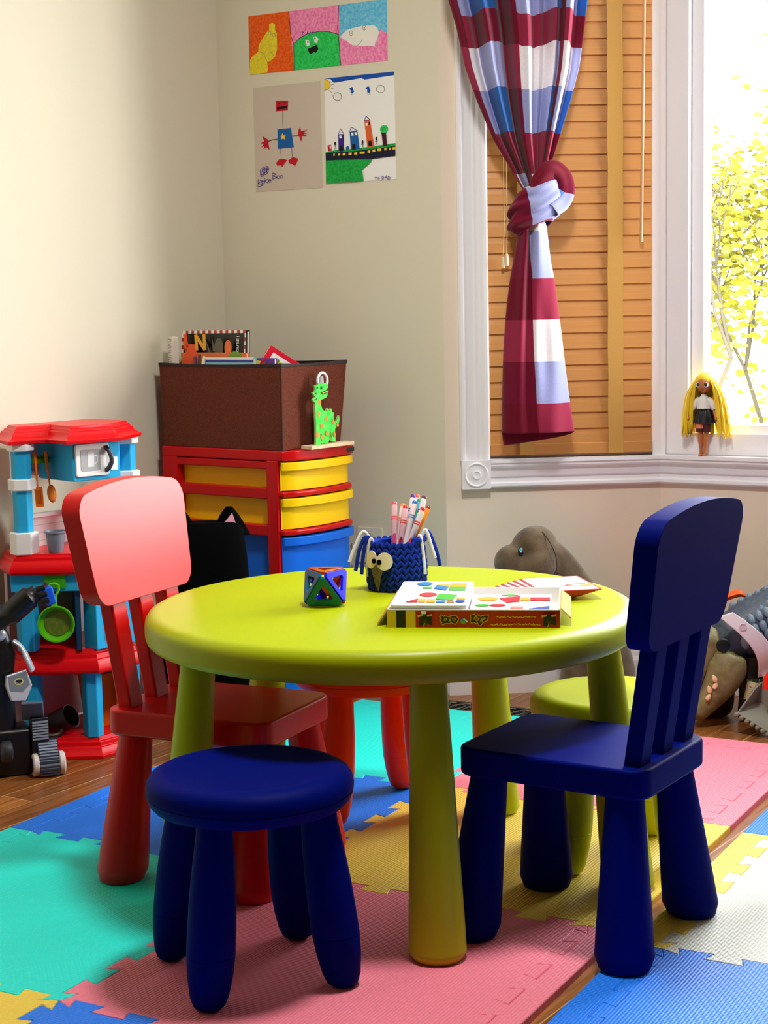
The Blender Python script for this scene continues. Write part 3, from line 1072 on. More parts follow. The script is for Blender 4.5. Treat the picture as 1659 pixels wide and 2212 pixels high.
# the knot: a thick rolled band round the gathered cloth, tilted up to the right, with deep folds
rows = []
NT = 72
for j in range(31):
    s = -1 + 2 * j / 30
    row = []
    for i in range(NT):
        a = 2 * math.pi * i / NT
        fold = 0.085 * math.sin(s * 8.5 + 1.3 * math.sin(a * 1 + 0.6)) + 0.035 * math.sin(s * 15 + a * 2)
        rr = (1 - 0.42 * abs(s) ** 3.2) * (1 + fold) if abs(s) < 0.97 else 0.62
        t = 0.2215 + 0.066 * rr * math.cos(a)
        d = 0.090 + 0.050 * rr * math.sin(a)
        tilt = 0.26 * (t - 0.2215) + 0.012 * math.sin(a * 1.0 + 0.5)
        zz = 1.226 + 0.052 * s + tilt + 0.006 * math.sin(3 * a) * (1 - s * s)
        front = math.sin(a)
        u = interp([(0.15, 0.15), (0.199, 0.97), (0.203, 1.03), (0.27, 1.9), (0.30, 2.3)], t + 0.008 * s) if front > -0.2 else 2.5
        row.append((LC(bay(t, zz, d)), u, 2.5 - 0.55 * s if t + 0.1 * s < 0.30 else 2.2))
    rows.append(row)
rows = [r + [r[0]] for r in rows]
cloth('knot', cu, rows, False)
# loop of cloth folding over the upper right of the knot
bm = NB()
path = catmull([bay(0.212, 1.262, 0.118), bay(0.232, 1.292, 0.120), bay(0.258, 1.314, 0.112), bay(0.283, 1.298, 0.102), bay(0.293, 1.266, 0.098), bay(0.283, 1.236, 0.108), bay(0.258, 1.216, 0.126)], 6)
rows = []
for i, p in enumerate(path):
    f = i / (len(path) - 1)
    t = (path[min(i + 1, len(path) - 1)] - path[max(i - 1, 0)]).normalized()
    side = t.cross(N1).normalized()
    nn = side.cross(t).normalized()
    rw = 0.017 + 0.008 * math.sin(math.pi * f)
    row = []
    for kk in range(21):
        a = 2 * math.pi * kk / 20
        q = 1 + 0.14 * math.sin(4 * a + f * 5)
        row.append((LC(p + side * rw * q * math.cos(a) + nn * rw * 0.62 * q * math.sin(a)), 0.5 if f < 0.72 else 1.5, (3.5 if f < 0.55 else 2.5) if math.cos(a) > -0.75 else 2.4))
    rows.append(row)
cloth('knot_loop', cu, rows, False)

TZ = [(1.205, 0.196, 0.242), (1.1814, 0.1816, 0.2512), (1.1249, 0.1718, 0.2578), (1.0909, 0.1656, 0.2622), (1.0534, 0.1583, 0.2701), (0.9999, 0.1507, 0.2767), (0.9518, 0.1456, 0.2834), (0.8968, 0.1415, 0.2901),
      (0.8485, 0.1386, 0.2956), (0.793, 0.1369, 0.3024), (0.7467, 0.1352, 0.308), (0.7061, 0.1347, 0.3136), (0.6711, 0.1344, 0.3194)]
Lz = sorted((z, l) for z, l, r in TZ); Rz = sorted((z, r) for z, l, r in TZ)
rows = []
NH = 44
for j in range(61):
    z = 1.205 - (1.205 - 0.6711) * j / 60
    f = (1.205 - z) / (1.205 - 0.6711)
    l, r = interp(Lz, z), interp(Rz, z)
    row = []
    for i in range(2 * NH):
        front = i <= NH
        s = i / NH if front else (2 * NH - i) / NH
        depth = 0.030 + 0.012 * f
        env = math.sin(math.pi * s) ** 0.6 if 0 < s < 1 else 0
        if front:
            ridge = 0.013 * math.exp(-((s - (0.20 + 0.06 * math.sin(f * 3))) / 0.10) ** 2) - 0.016 * math.exp(-((s - (0.40 - 0.04 * f)) / 0.085) ** 2)
            ridge += 0.008 * math.exp(-((s - 0.62) / 0.12) ** 2) * math.cos(f * 6) + 0.004 * math.sin(s * 19 + f * 7) * f
            d = 0.078 + depth * env + ridge * (1 - 0.35 * f)
            zz = z
        else:
            d = 0.078 - 0.022 * env
            zz = z - 0.034 * f ** 6 * (1 - s) ** 0.5 * (1 if s < 1 else 0)
        split = 0.47 if z < 1.06 else 0.47 - 0.10 * min(1, (z - 1.06) / 0.10)
        u = (0.06 + 0.94 * s / split if s < split else 1 + 0.98 * (s - split) / (1 - split)) if front else (4.0 - 1.9 * s)
        row.append((LC(bay(l + (r - l) * s, zz, max(d, 0.036))), u, interp(VROW, z)))
    row.append((row[0][0], 4.0, row[0][2]))
    rows.append(row)
cloth('tail', cu, rows, False)

# curtain rod above the frame that carries it
RODM = mat('brushed_rod_metal', (120, 112, 104), 0.35, metal=0.9)
rod = thing('curtain_rod', 'metal curtain rod above the knotted curtain', 'curtain rod', bay(0.2, 2.19, 0.082))
bm = NB(); tube(bm, [bay(-0.045, 2.19, 0.082) - rod.location, bay(0.50, 2.19, 0.082) - rod.location], 0.008, 12)
obj('pole', bm, RODM, rod, smooth=True)
for t in (0.02, 0.46):
    bm = NB(); tube(bm, [bay(t, 2.19, 0.082) - rod.location, bay(t, 2.215, 0.04) - rod.location, bay(t, 2.225, 0.001) - rod.location], 0.006, 10)
    obj('bracket', bm, RODM, rod, smooth=True)

# ------------------------------------------------------------------ fashion doll on the sill
def win(t, z, d):
    return C3 + E2 * t - E1 * d + Vector((0, 0, z))
SKIN = mat('doll_skin', (186, 112, 62), 0.45)
HAIR = mat('doll_hair', (238, 204, 44), 0.5, bump=(300, 0.3, 0.001))
HAIRD = mat('doll_hair_dark_strand', (92, 74, 18), 0.5)
DWHITE = mat('doll_white_top', (226, 222, 218), 0.6)
DBLACK = mat('doll_black_skirt', (24, 26, 34), 0.35)
DMAROON = mat('doll_maroon_shorts', (74, 20, 26), 0.5)
DPINK = mat('doll_pink_cuff', (232, 132, 92), 0.5)
EYEW = mat('eye_white', (240, 240, 240), 0.25)
EYEG = mat('doll_green_iris', (38, 62, 34), 0.2)
LIPS = mat('doll_lips', (160, 60, 50), 0.4)
dl = thing('fashion_doll', 'blonde fashion doll standing barefoot on the window sill', 'doll', win(0.122, 0.600, 0.020), math.atan2(E2.y, E2.x))
# local x along the sill, y outward, z up
bm = NB()
for sx, foot in ((-0.008, -0.006), (0.010, 0.003)):
    lathe(bm, [(0.0035, 0.0), (0.0050, 0.004), (0.0036, 0.012), (0.0042, 0.022), (0.0072, 0.040), (0.0058, 0.058), (0.0085, 0.075), (0.0098, 0.098)], 16,
          c=(foot, 0, 0), shear=((sx - foot) / 0.09, 0))
    ball(bm, (foot, -0.006, 0.0032), 0.0042, 0.0095, 0.0032, 12, 8)
ball(bm, (0.001, 0, 0.103), 0.017, 0.011, 0.014, 16, 10)
lathe(bm, [(0.014, 0.10), (0.010, 0.118), (0.0125, 0.135), (0.013, 0.142), (0.007, 0.149), (0.0042, 0.152), (0.0042, 0.166)], 18, c=(0.001, 0, 0))
for s in (-1, 1):
    tube(bm, catmull([(0.001 + s * 0.012, 0, 0.144), (0.001 + s * 0.021, -0.001, 0.134), (0.001 + s * 0.028, -0.003, 0.116), (0.001 + s * 0.034, -0.010, 0.100), (0.001 + s * 0.038, -0.014, 0.092)], 4), [0.0042] * 8 + [0.0036] * 6 + [0.0030] * 3, 10)
ball(bm, (0.003, -0.003, 0.183), 0.0205, 0.019, 0.022, 24, 16)
ball(bm, (0.004, -0.008, 0.169), 0.011, 0.010, 0.008, 16, 10)
obj('body', bm, SKIN, dl, smooth=True)
bm = NB()
for ex in (-0.0075, 0.0125):
    ball(bm, (ex, -0.0185, 0.181), 0.0066, 0.003, 0.0066, 16, 10)
for ex in (-0.0075, 0.0125):
    ball(bm, (ex + 0.0004, -0.0203, 0.182), 0.0046, 0.0022, 0.005, 16, 10, mi=1)
ball(bm, (0.003, -0.0185, 0.1705), 0.0042, 0.0022, 0.0022, 14, 8, mi=2)
obj('face_paint', bm, [EYEW, EYEG, LIPS], dl, smooth=True)
bm = NB()
ball(bm, (0.003, 0.003, 0.190), 0.0245, 0.0225, 0.021, 24, 14)
rnd = random.Random(3)
for i in range(190):
    a = rnd.uniform(-0.35, math.pi + 0.35)
    if i < 26:
        a = rnd.choice((-0.55, math.pi + 0.55)) + rnd.uniform(-0.15, 0.15)
    ca, sa = math.cos(a), math.sin(a)
    sp = rnd.uniform(0.75, 1.25)
    zb = rnd.uniform(0.045, 0.072)
    x1, y1 = 0.003 + ca * 0.0235, 0.003 + sa * 0.0215
    x2, y2 = 0.003 + ca * 0.042 * sp, 0.003 + sa * 0.024 * sp
    x3, y3 = 0.005 + ca * 0.054 * sp + rnd.uniform(-.004, .004), 0.002 + sa * 0.026 * sp
    if y3 > 0.0235: y3 = 0.0235
    if y2 > 0.0235: y2 = 0.0235
    tube(bm, catmull([(0.003 + ca * 0.006, 0.003 + sa * 0.006, 0.2105), (x1, y1, 0.193), (x2, y2, 0.145), (x3, y3, zb)], 4), [0.0016, 0.0018] + [0.0021] * 9 + [0.0016, 0.0007], 5, mi=0)
for i in range(26):
    x = -0.040 + rnd.uniform(-0.006, 0.006)
    tube(bm, catmull([(-0.019, 0.002, 0.198), (-0.024, -0.002, 0.17), (x, 0.004 + rnd.uniform(-.004, .004), 0.11), (x + rnd.uniform(-.003, .003), 0.002, 0.055)], 4), [0.0012] * 13, 5, mi=1)
obj('hair', bm, [HAIR, HAIRD], dl, smooth=True)
bm = NB()
lathe(bm, [(0.0185, 0.121), (0.0168, 0.126), (0.0165, 0.138), (0.0125, 0.148), (0.0075, 0.1525), (0.0065, 0.157)], 24, c=(0.001, 0, 0))
for s in (-1, 1):
    tube(bm, catmull([(0.001 + s * 0.011, 0, 0.145), (0.001 + s * 0.021, -0.001, 0.136), (0.001 + s * 0.0285, -0.003, 0.118)], 4), [0.0062, 0.0068, 0.0072, 0.0076, 0.008, 0.0082, 0.008, 0.0072, 0.006], 12)
obj('top', bm, DWHITE, dl, smooth=True)
bm = NB()
rs = []
for z, r in ((0.123, 0.0140), (0.112, 0.0205), (0.098, 0.0250), (0.084, 0.0280), (0.083, 0.0265)):
    rs.append([Vector((0.002 + r * (1 + 0.06 * math.sin(9 * a) * (0.125 - z) * 25) * math.cos(a), r * 0.62 * (1 + 0.06 * math.sin(9 * a)) * math.sin(a), z)) for a in [2 * math.pi * i / 54 for i in range(54)]])
rings(bm, rs)
obj('skirt', bm, DBLACK, dl, smooth=True)
bm = NB()
for sx in (-0.0075, 0.0095):
    lathe(bm, [(0.0100, 0.061), (0.0112, 0.063), (0.0118, 0.086)], 18, c=(sx, 0, 0))
lathe(bm, [(0.0119, 0.0705), (0.0122, 0.073), (0.0122, 0.081), (0.0119, 0.083)], 18, c=(-0.0075, 0, 0), mi=1)
obj('shorts', bm, [DMAROON, DPINK], dl, smooth=True)
# ------------------------------------------------------------------ drawer cabinet in the corner
CRED = plastic('cabinet_red', (196, 8, 14), 0.3)
CYEL = plastic('cabinet_yellow', (252, 206, 6), 0.34)
CBLU = plastic('cabinet_blue', (10, 104, 222), 0.34)
cab = thing('drawer_cabinet', 'red plastic cabinet with yellow and blue drawers in the corner', 'drawer cabinet', (-0.240, 4.030, FLOOR), R(53.0))
CX, CY, CH = 0.282, 0.412, 0.660     # width (drawer fronts on y = 0), depth, height from the floor

def front_plan(x0, x1, y_back, y0, bow, r=0.012, n=14):
    pts = [(x1, y_back), (x0, y_back)]
    for i in range(n + 1):
        f = i / n
        x = x0 + (x1 - x0) * f
        y = y0 - bow * (1 - (2 * f - 1) ** 2)
        e = min(f, 1 - f) * (x1 - x0)
        if e < r:
            y += r * (1 - math.sqrt(max(0, 1 - (1 - e / r) ** 2)))
        pts.append((x, y))
    return pts

bm = NB()
prism(bm, front_plan(0, CX, CY, -0.002, 0.022), CH - 0.026, CH)                 # top
prism(bm, front_plan(0, CX, CY, -0.002, 0.020), 0.0, 0.020)
for x0 in (0.0, CX - 0.030):
    for y0, y1 in ((0.024, 0.060), (CY - 0.052, CY)):
        box(bm, x0, x0 + 0.030, y0, y1, 0.018, CH - 0.024)
    for zz in (CH - 0.045, 0.541, 0.449, 0.250):
        h = 0.030 if zz < 0.6 else 0.022
        box(bm, x0 + 0.002, x0 + 0.026, 0.05, CY - 0.04, zz - 0.002, zz + h - 0.004)
box(bm, 0.02, CX - 0.02, CY - 0.012, CY - 0.004, 0.02, CH - 0.03)
obj('frame', bm, CRED, cab, bevel=0.004)
bm = NB()
for zz in (0.545, 0.450, 0.250):
    prism(bm, front_plan(0.004, CX - 0.004, 0.30, 0.001, 0.020), zz, zz + 0.014)
obj('shelf_band', bm, CRED, cab, bevel=0.005, seg=3)
for z0, z1, m_, lab in ((0.561, 0.632, CYEL, 'top yellow drawer'), (0.466, 0.543, CYEL, 'lower yellow drawer'), (0.268, 0.447, CBLU, 'blue drawer with scribbled marks'), (0.026, 0.247, CBLU, 'bottom blue drawer')):
    bm = NB()
    prism(bm, front_plan(0.008, CX - 0.008, 0.020, 0.010, 0.019), z0, z1 - 0.001)
    box(bm, 0.028, CX - 0.028, 0.020, CY - 0.02, z0 + 0.004, z1 - 0.004)
    d = obj('drawer', bm, m_, cab, bevel=0.004)
    d['label'] = lab
    bm = NB()
    prism(bm, front_plan(0.004, CX - 0.004, 0.015, -0.002, 0.024), z1 - 0.022, z1 - 0.001)
    obj('pull_lip', bm, m_, d, bevel=0.005, seg=3)
# maker's plate, and pen scribbles on the blue drawer
bm = NB()
box(bm, 0.222, 0.258, -0.0165, -0.008, CH - 0.020, CH - 0.007)
obj('maker_plate', bm, BLACK, cab, bevel=0.003)
bm = NB()
for sx, sz in ((0.247, 0.40), (0.250, 0.375), (0.246, 0.345)):
    tube(bm, catmull([(sx, -0.0055, sz), (sx + 0.002, -0.0052, sz - 0.012), (sx + 0.006, -0.0045, sz - 0.010), (sx + 0.006, -0.0045, sz + 0.003)], 3), 0.0009, 5)
obj('pen_scribble', bm, mat('ink', (12, 20, 70), 0.6), cab)

# ------------------------------------------------------------------ fabric bin on the cabinet
def weave(name, rgb, rgb2):
    m = mat(name, rgb, 0.85, 0.15, noise=(420, rgb2, 1.0), bump=(520, 0.5, 0.0012))
    return m
BROWN = weave('brown_woven_fabric', (112, 58, 40), (86, 40, 28))
BROWND = mat('dark_brown_binding', (34, 14, 14), 0.7)
CA = R(53.0)
cx_, sx_ = math.cos(CA), math.sin(CA)
def cabw(x, y, z):
    return (-0.240 + cx_ * x - sx_ * y, 4.030 + sx_ * x + cx_ * y, FLOOR + z)
bn = thing('fabric_bin', 'brown woven fabric storage bin on top of the red cabinet', 'storage bin', cabw(0.0, 0.004, CH), CA)
BW0, BW1, BD0, BD1, BH = 0.226, 0.256, 0.398, 0.408, 0.210
def bin_ring(f, t=0.0):
    w = BW0 + (BW1 - BW0) * f
    d = BD0 + (BD1 - BD0) * f
    x0, y0 = 0.004 - 0.004 * f + t, 0.004 - 0.006 * f + t
    bow = 0.004 * math.sin(math.pi * f)
    pts = []
    for (ax, ay), (bx, by) in (((x0, y0), (x0 + w - 2 * t, y0)), ((x0 + w - 2 * t, y0), (x0 + w - 2 * t, y0 + d - 2 * t)), ((x0 + w - 2 * t, y0 + d - 2 * t), (x0, y0 + d - 2 * t)), ((x0, y0 + d - 2 * t), (x0, y0))):
        for i in range(6):
            q = i / 6
            nx, ny = (by - ay), -(bx - ax)
            ln = math.hypot(nx, ny)
            b = bow * math.sin(math.pi * q) * -1
            sag = 0.004 * math.sin(math.pi * q) if f > 0.98 else 0
            pts.append(Vector((ax + (bx - ax) * q + nx / ln * b, ay + (by - ay) * q + ny / ln * b, 0.001 + BH * f - sag)))
    return pts
bm = NB()
rings(bm, [bin_ring(0), bin_ring(0.25), bin_ring(0.5), bin_ring(0.75), bin_ring(1), bin_ring(1, 0.005), bin_ring(0.5, 0.005), bin_ring(0.03, 0.005)])
obj('body', bm, BROWN, bn)
bm = NB()
a, b = bin_ring(1), bin_ring(0.955)
o_ = lambda ring, k: [Vector((p.x + (p.x - 0.13) * k, p.y + (p.y - 0.2) * k, p.z + 0.0015)) for p in ring]
rings(bm, [o_(b, 0.008), o_(a, 0.008), [p + Vector((0, 0, 0.0015)) for p in bin_ring(1, 0.007)], [p + Vector((0, 0, -0.008)) for p in bin_ring(1, 0.007)]], True, False, False)
obj('binding', bm, BROWND, bn)
bm = NB()
tube(bm, [bin_ring(f)[0] + Vector((-0.0006, -0.0006, 0)) for f in (0, 0.3, 0.6, 0.97)], 0.0018, 6)
obj('corner_seam', bm, BROWND, bn)

# ------------------------------------------------------------------ books in the bin
def binw(x, y, z):
    return cabw(x, y + 0.004, CH + z)
def book(name, label, cat, x, y0, y1, z0, z1, th, mats, tilt=0.0, group=None, roty=0.0):
    """upright book whose cover faces -x of the bin (towards the camera's left); returns root"""
    t = thing(name, label, cat, binw(x, (y0 + y1) / 2, z0), 0, group, rot=(0, 0, CA))
    M = Matrix.Rotation(tilt, 4, 'Y') @ Matrix.Rotation(roty, 4, 'X')
    w, h = y1 - y0, z1 - z0
    bm = NB(); box(bm, 0, 0.0015, -w / 2, w / 2, 0, h, M); box(bm, th - 0.0015, th, -w / 2, w / 2, 0, h, M); box(bm, 0, th, w / 2 - 0.0015, w / 2, 0, h, M)
    obj('cover', bm, mats[0], t)
    bm = NB(); box(bm, 0.0015, th - 0.0015, -w / 2 + 0.002, w / 2 - 0.0015, 0.002, h - 0.003, M)
    obj('pages', bm, mats[1], t)
    return t, M
COVER_BLACK = mat('glossy_black_cover', (10, 8, 8), 0.3)
COVER_RED = mat('red_cover', (222, 24, 50), 0.35)
COVER_ORANGE = mat('orange_cover', (226, 112, 44), 0.4)
COVER_TEAL = mat('pale_aqua_cover', (140, 206, 214), 0.4)
COVER_PURPLE = mat('purple_cover', (92, 40, 150), 0.4)
COVER_YELLOW = mat('yellow_cover', (236, 206, 40), 0.4)
PAGES = mat('book_pages', (238, 232, 216), 0.8)
INK_ORANGE = mat('print_orange', (236, 84, 30), 0.4)
INK_YELLOW = mat('print_amber', (232, 164, 26), 0.4)
INK_WHITE = mat('print_white', (240, 240, 236), 0.4)
INK_DKRED = mat('print_checker_red', (176, 62, 44), 0.4)
INK_OLIVE = mat('print_olive', (92, 84, 62), 0.4)
INK_BLUE = mat('print_blue', (40, 50, 160), 0.4)
INK_SKY = mat('print_sky', (40, 130, 220), 0.4)
INK_GREEN = mat('print_green', (110, 150, 30), 0.4)
INK_BLACK = mat('print_black', (20, 18, 18), 0.6)

t, M = book('picture_book', 'black picture book with a red and white checkered border, tallest in the bin', 'book', 0.055, 0.165, 0.385, 0.004, 0.292, 0.010, (COVER_BLACK, PAGES), R(3))
# cover print: u runs from the left edge as seen (large y) to the right, v up from the book's foot
Ms = M @ Matrix(((0, 0, -1, -0.0003), (-1, 0, 0, 0.110), (0, 1, 0, 0), (0, 0, 0, 1)))
S = Sheet(Ms, None)
W_, H_ = 0.22, 0.288
n = 22
for i in range(n):
    u0 = W_ * i / n
    S.poly([(u0, H_ - 0.007), (u0 + W_ / n, H_ - 0.007), (u0 + W_ / n, H_), (u0, H_)], 0 if i % 2 else 1)
for i in range(28):
    v0 = H_ - 0.007 - 0.010 * (i + 1)
    if v0 > 0.05:
        S.poly([(0, v0), (0.008, v0), (0.008, v0 + 0.010), (0, v0 + 0.010)], 0 if i % 2 else 1)
        S.poly([(W_ - 0.004, v0), (W_, v0), (W_, v0 + 0.010), (W_ - 0.004, v0 + 0.010)], 0 if i % 2 else 1)
S.stroke([(0.020, H_ - 0.012), (0.026, H_ - 0.040), (0.058, H_ - 0.041)], 0.012, 2)          # L / J stroke
S.stroke([(0.018, H_ - 0.030), (0.024, H_ - 0.050), (0.056, H_ - 0.050)], 0.008, 2)
for pts in ([(0.062, H_ - 0.047), (0.058, H_ - 0.014)], [(0.060, H_ - 0.014), (0.088, H_ - 0.046)], [(0.090, H_ - 0.046), (0.087, H_ - 0.013)]):
    S.stroke(pts, 0.010, 3)                                                                      # N
S.disc((0.138, H_ - 0.043), 0.015, 0.024, 4)
S.poly([(0.118, H_ - 0.052), (0.126, H_ - 0.052), (0.113, H_ - 0.012)], 4)
S.poly([(0.104, H_ - 0.055), (0.110, H_ - 0.055), (0.092, H_ - 0.020)], 4)
S.disc((0.170, H_ - 0.044), 0.012, 0.020, 5)
for k, g in enumerate(('!', 's', 'r', 'u', 'o')):                                               # ours! written up the right edge
    v = H_ - 0.016 - k * 0.0085
    u = 0.203
    gl = {'!': [[(-.002, 0), (.0012, 0)], [(.0026, 0), (.0030, 0)]], 's': [[(.002, -.002), (.002, .0015), (0, .0015), (0, -.0015), (-.002, -.0015), (-.002, .002)]],
          'r': [[(.0026, .001), (-.002, .001)], [(-.001, .001), (-.002, -.0018)]], 'u': [[(-.002, .002), (.0022, .002), (.0022, -.002), (-.002, -.002)]],
          'o': [[(-.002, -.002), (-.002, .002), (.0022, .002), (.0022, -.002), (-.002, -.002)]]}[g]
    for st in gl:
        S.stroke([(u + p * 1.4, v + q * 1.4) for p, q in st], 0.0016, 1)
obj('cover_print', S.bm, [INK_DKRED, INK_WHITE, INK_ORANGE, INK_YELLOW, INK_OLIVE, COVER_ORANGE], t)

t, M = book('note_pad', 'cream note pad with handwriting leaning at the far left of the bin', 'notepad', 0.026, 0.384, 0.398, 0.03, 0.278, 0.024, (PAGES, PAGES), R(1), roty=R(-0.8))
Ms = M @ Matrix(((0, 0, -1, -0.0006), (-1, 0, 0, 0.010), (0, 1, 0, 0), (0, 0, 0, 1)))
S = Sheet(Ms, None)
rnd = random.Random(9)
for i in range(16):
    v = 0.242 - i * 0.0058
    S.stroke([(0.004, v), (0.008, v + rnd.uniform(-.002, .002)), (0.011, v), (0.015, v + rnd.uniform(-.002, .002))], 0.0011, 0)
obj('handwriting', S.bm, [mat('faded_ink', (90, 88, 92), 0.7)], t)
t, M = book('picture_book', 'orange picture book low in front of the checkered book', 'book', 0.040, 0.150, 0.372, 0.01, 0.237, 0.008, (COVER_ORANGE, PAGES), R(2))
Ms = M @ Matrix(((0, 0, -1, -0.0004), (-1, 0, 0, 0.111), (0, 1, 0, 0), (0, 0, 0, 1)))
S = Sheet(Ms, None)
S.disc((0.035, 0.205), 0.030, 0.030, 0)
obj('cover_picture', S.bm, [INK_ORANGE, INK_GREEN], t)
S = Sheet(Ms, None)
S.disc((0.185, 0.218), 0.022, 0.012, 1)
obj('cover_picture', S.bm, [INK_ORANGE, INK_GREEN], t)
t, M = book('picture_book', 'white edged book with a blue and aqua cover, middle of the bin', 'book', 0.018, 0.108, 0.268, 0.0, 0.226, 0.012, (COVER_TEAL, PAGES), R(2))
Ms = M @ Matrix(((0, 0, -1, -0.0004), (-1, 0, 0, 0.080), (0, 1, 0, 0), (0, 0, 0, 1)))
S = Sheet(Ms, None)
S.poly([(0.0, 0.214), (0.16, 0.214), (0.16, 0.220), (0.0, 0.220)], 0)
S.poly([(0.0, 0.220), (0.16, 0.220), (0.16, 0.226), (0.0, 0.226)], 1)
obj('cover_print', S.bm, [INK_BLUE, INK_WHITE], t)
t, M = book('picture_book', 'purple and yellow book peeking over the bin rim', 'book', 0.030, 0.050, 0.112, 0.0, 0.224, 0.010, (COVER_PURPLE, PAGES), R(2))
Ms = M @ Matrix(((0, 0, -1, -0.0004), (-1, 0, 0, 0.031), (0, 1, 0, 0), (0, 0, 0, 1)))
S = Sheet(Ms, None)
S.poly([(0, 0.19), (0.03, 0.19), (0.030, 0.213), (0.0, 0.221)], 0)
obj('cover_print', S.bm, [COVER_YELLOW], t)
for k in range(3):
    bm = NB()
    ca = (0.02, 0.30 - 0.014 * k, 0.206)
    tube(bm, [(0, 0, 0), (0.002 * k, 0.004, 0.022 + 0.005 * (k % 2))], [0.005, 0.004], 10)
    o = obj('marker_cap', bm, mat('cap_%d' % k, ((110, 40, 90), (70, 60, 40), (228, 210, 190))[k], 0.4), None, smooth=True)
    o.location = binw(*ca)
    tag(o, ('mauve pen end standing left among the books', 'dark olive pen end between two other pens in the bin', 'cream pen end beside the aqua book in the bin')[k], 'pen')
# board book standing on its corner near the bin corner
t = thing('board_book', 'red board book with a bird picture standing on edge at the bin corner', 'book', binw(0.052, 0.072, 0.140), 0, None, rot=(0, 0, CA))
Hh = Vector((0.75, -0.66, 0)); Nn = Vector((-0.66, -0.75, 0))
M = Matrix(((Hh.x, Nn.x, 0, 0), (Hh.y, Nn.y, 0, 0), (0, 0, 1, 0), (0, 0, 0, 1))) @ Matrix.Translation((0, 0, 0.115)) @ Matrix.Rotation(R(34), 4, 'Y')
BS = 0.094
bm = NB(); box(bm, 0, BS, 0.0, 0.002, -BS, 0, M); box(bm, 0, BS, -0.024, -0.022, -BS, 0, M)
obj('cover', bm, COVER_RED, t, bevel=0.0008)
bm = NB()
for i in range(5):
    box(bm, 0.001, BS - 0.001, -0.0218 + i * 0.0044, -0.0184 + i * 0.0044, -BS + 0.001, -0.001, M, mi=i % 2)
obj('pages', bm, [PAGES, mat('page_edge_grey', (150, 148, 142), 0.8)], t)
S = Sheet(M @ Matrix(((1, 0, 0, 0), (0, 0, 1, 0.0022), (0, 1, 0, 0), (0, 0, 0, 1))), None)
S.poly([(0.014, -0.080), (0.084, -0.080), (0.084, -0.012), (0.014, -0.012)], 0)
S.poly([(0.0, -0.06), (0.03, -0.052), (0.06, -0.045), (0.093, -0.05), (0.093, -0.093), (0.0, -0.093)], 1)
S.disc((0.045, -0.032), 0.013, 0.009, 2); S.disc((0.032, -0.025), 0.007, 0.006, 3)
obj('cover_print', S.bm, [INK_WHITE, INK_SKY, COVER_YELLOW, INK_GREEN], t)

# ------------------------------------------------------------------ painted wooden dinosaur
DGREEN = mat('green_marker_paint', (20, 214, 44), 0.6, noise=(70, (90, 236, 90), 1.0))
DEDGE = mat('pale_cut_wood_edge', (176, 214, 120), 0.7)
DORANGE = mat('orange_dots', (236, 140, 40), 0.6)
PINE = mat('pale_pine', (236, 214, 176), 0.6, noise=(40, (222, 192, 150), 1))
dn = thing('wooden_dinosaur', 'bright green spotted wooden dinosaur standing before the bin', 'ornament', cabw(0.050, -0.022, CH), CA)
bm = NB(); box(bm, 0.010, 0.180, -0.016, 0.018, 0.0, 0.009)
obj('base', bm, PINE, dn, bevel=0.001)
def dz(p):
    return ((p[0] / 10.056 + 620 - 640) * 0.00178, 0.008 + (1830 - p[1]) / 10.056 * 0.00116)
OUT = [(445, 1835), (450, 1780), (458, 1400), (452, 1200), (450, 930), (398, 860), (455, 800), (398, 705), (462, 690), (468, 640), (435, 550), (510, 568), (530, 520), (600, 500), (680, 520),
       (735, 548), (738, 620), (700, 672), (640, 690), (572, 722), (600, 742), (660, 738), (735, 703), (735, 765), (695, 830), (600, 868), (572, 885), (580, 970), (600, 1060), (640, 1110), (695, 1140), (712, 1075), (728, 1060),
       (745, 1095), (762, 1150), (785, 1085), (802, 1075), (815, 1110), (820, 1165), (850, 1160), (866, 1175), (850, 1240), (858, 1300), (855, 1392), (890, 1385), (930, 1340), (975, 1240), (986, 1330), (965, 1410), (930, 1405),
       (920, 1480), (880, 1520), (876, 1600), (860, 1650), (882, 1690), (880, 1790), (800, 1790), (778, 1752), (802, 1690), (790, 1600), (770, 1550), (757, 1620), (742, 1740), (722, 1800), (572, 1812), (560, 1765), (592, 1700), (575, 1600), (552, 1590), (548, 1620), (550, 1830)]
bm = NB()
pts = [dz(p) for p in OUT]
f0 = [bm.verts.new((x, -0.003, z)) for x, z in pts]
f1 = [bm.verts.new((x, 0.003, z)) for x, z in pts]
for i in range(len(pts)):
    j = (i + 1) % len(pts)
    bm.faces.new((f0[i], f0[j], f1[j], f1[i])).material_index = 1
for ring in (f0, f1):
    bmesh.ops.triangle_fill(bm, use_beauty=True, edges=[bm.edges.get((ring[i], ring[(i + 1) % len(ring)])) for i in range(len(ring))])
obj('cutout', bm, [DGREEN, DEDGE], dn)
S = Sheet(Matrix(((1, 0, 0, 0), (0, 0, -1, -0.0032), (0, 1, 0, 0), (0, 0, 0, 1))), None)
for p in ((545, 920), (515, 1160), (675, 1285), (575, 1430), (475, 1605), (690, 1595), (582, 1670), (832, 1370), (850, 1640), (925, 1440)):
    x, z = dz(p)
    S.disc((x, z), 0.0062 if p[0] < 800 else 0.0045, 0.0066 if p[0] < 800 else 0.0055, 0)
x, z = dz((585, 615)); S.disc((x, z), 0.0025, 0.0045, 1)
S.poly([dz(p) for p in ((572, 722), (640, 690), (735, 665), (735, 703), (660, 742), (600, 748))], 1)
S.stroke([dz(p) for p in ((600, 728), (650, 715), (725, 690))], 0.0022, 2)
for p in ((480, 600), (440, 725), (440, 850)):
    x, z = dz(p); S.poly([(x - 0.001, z), (x + 0.004, z + 0.004), (x + 0.004, z - 0.004)], 1)
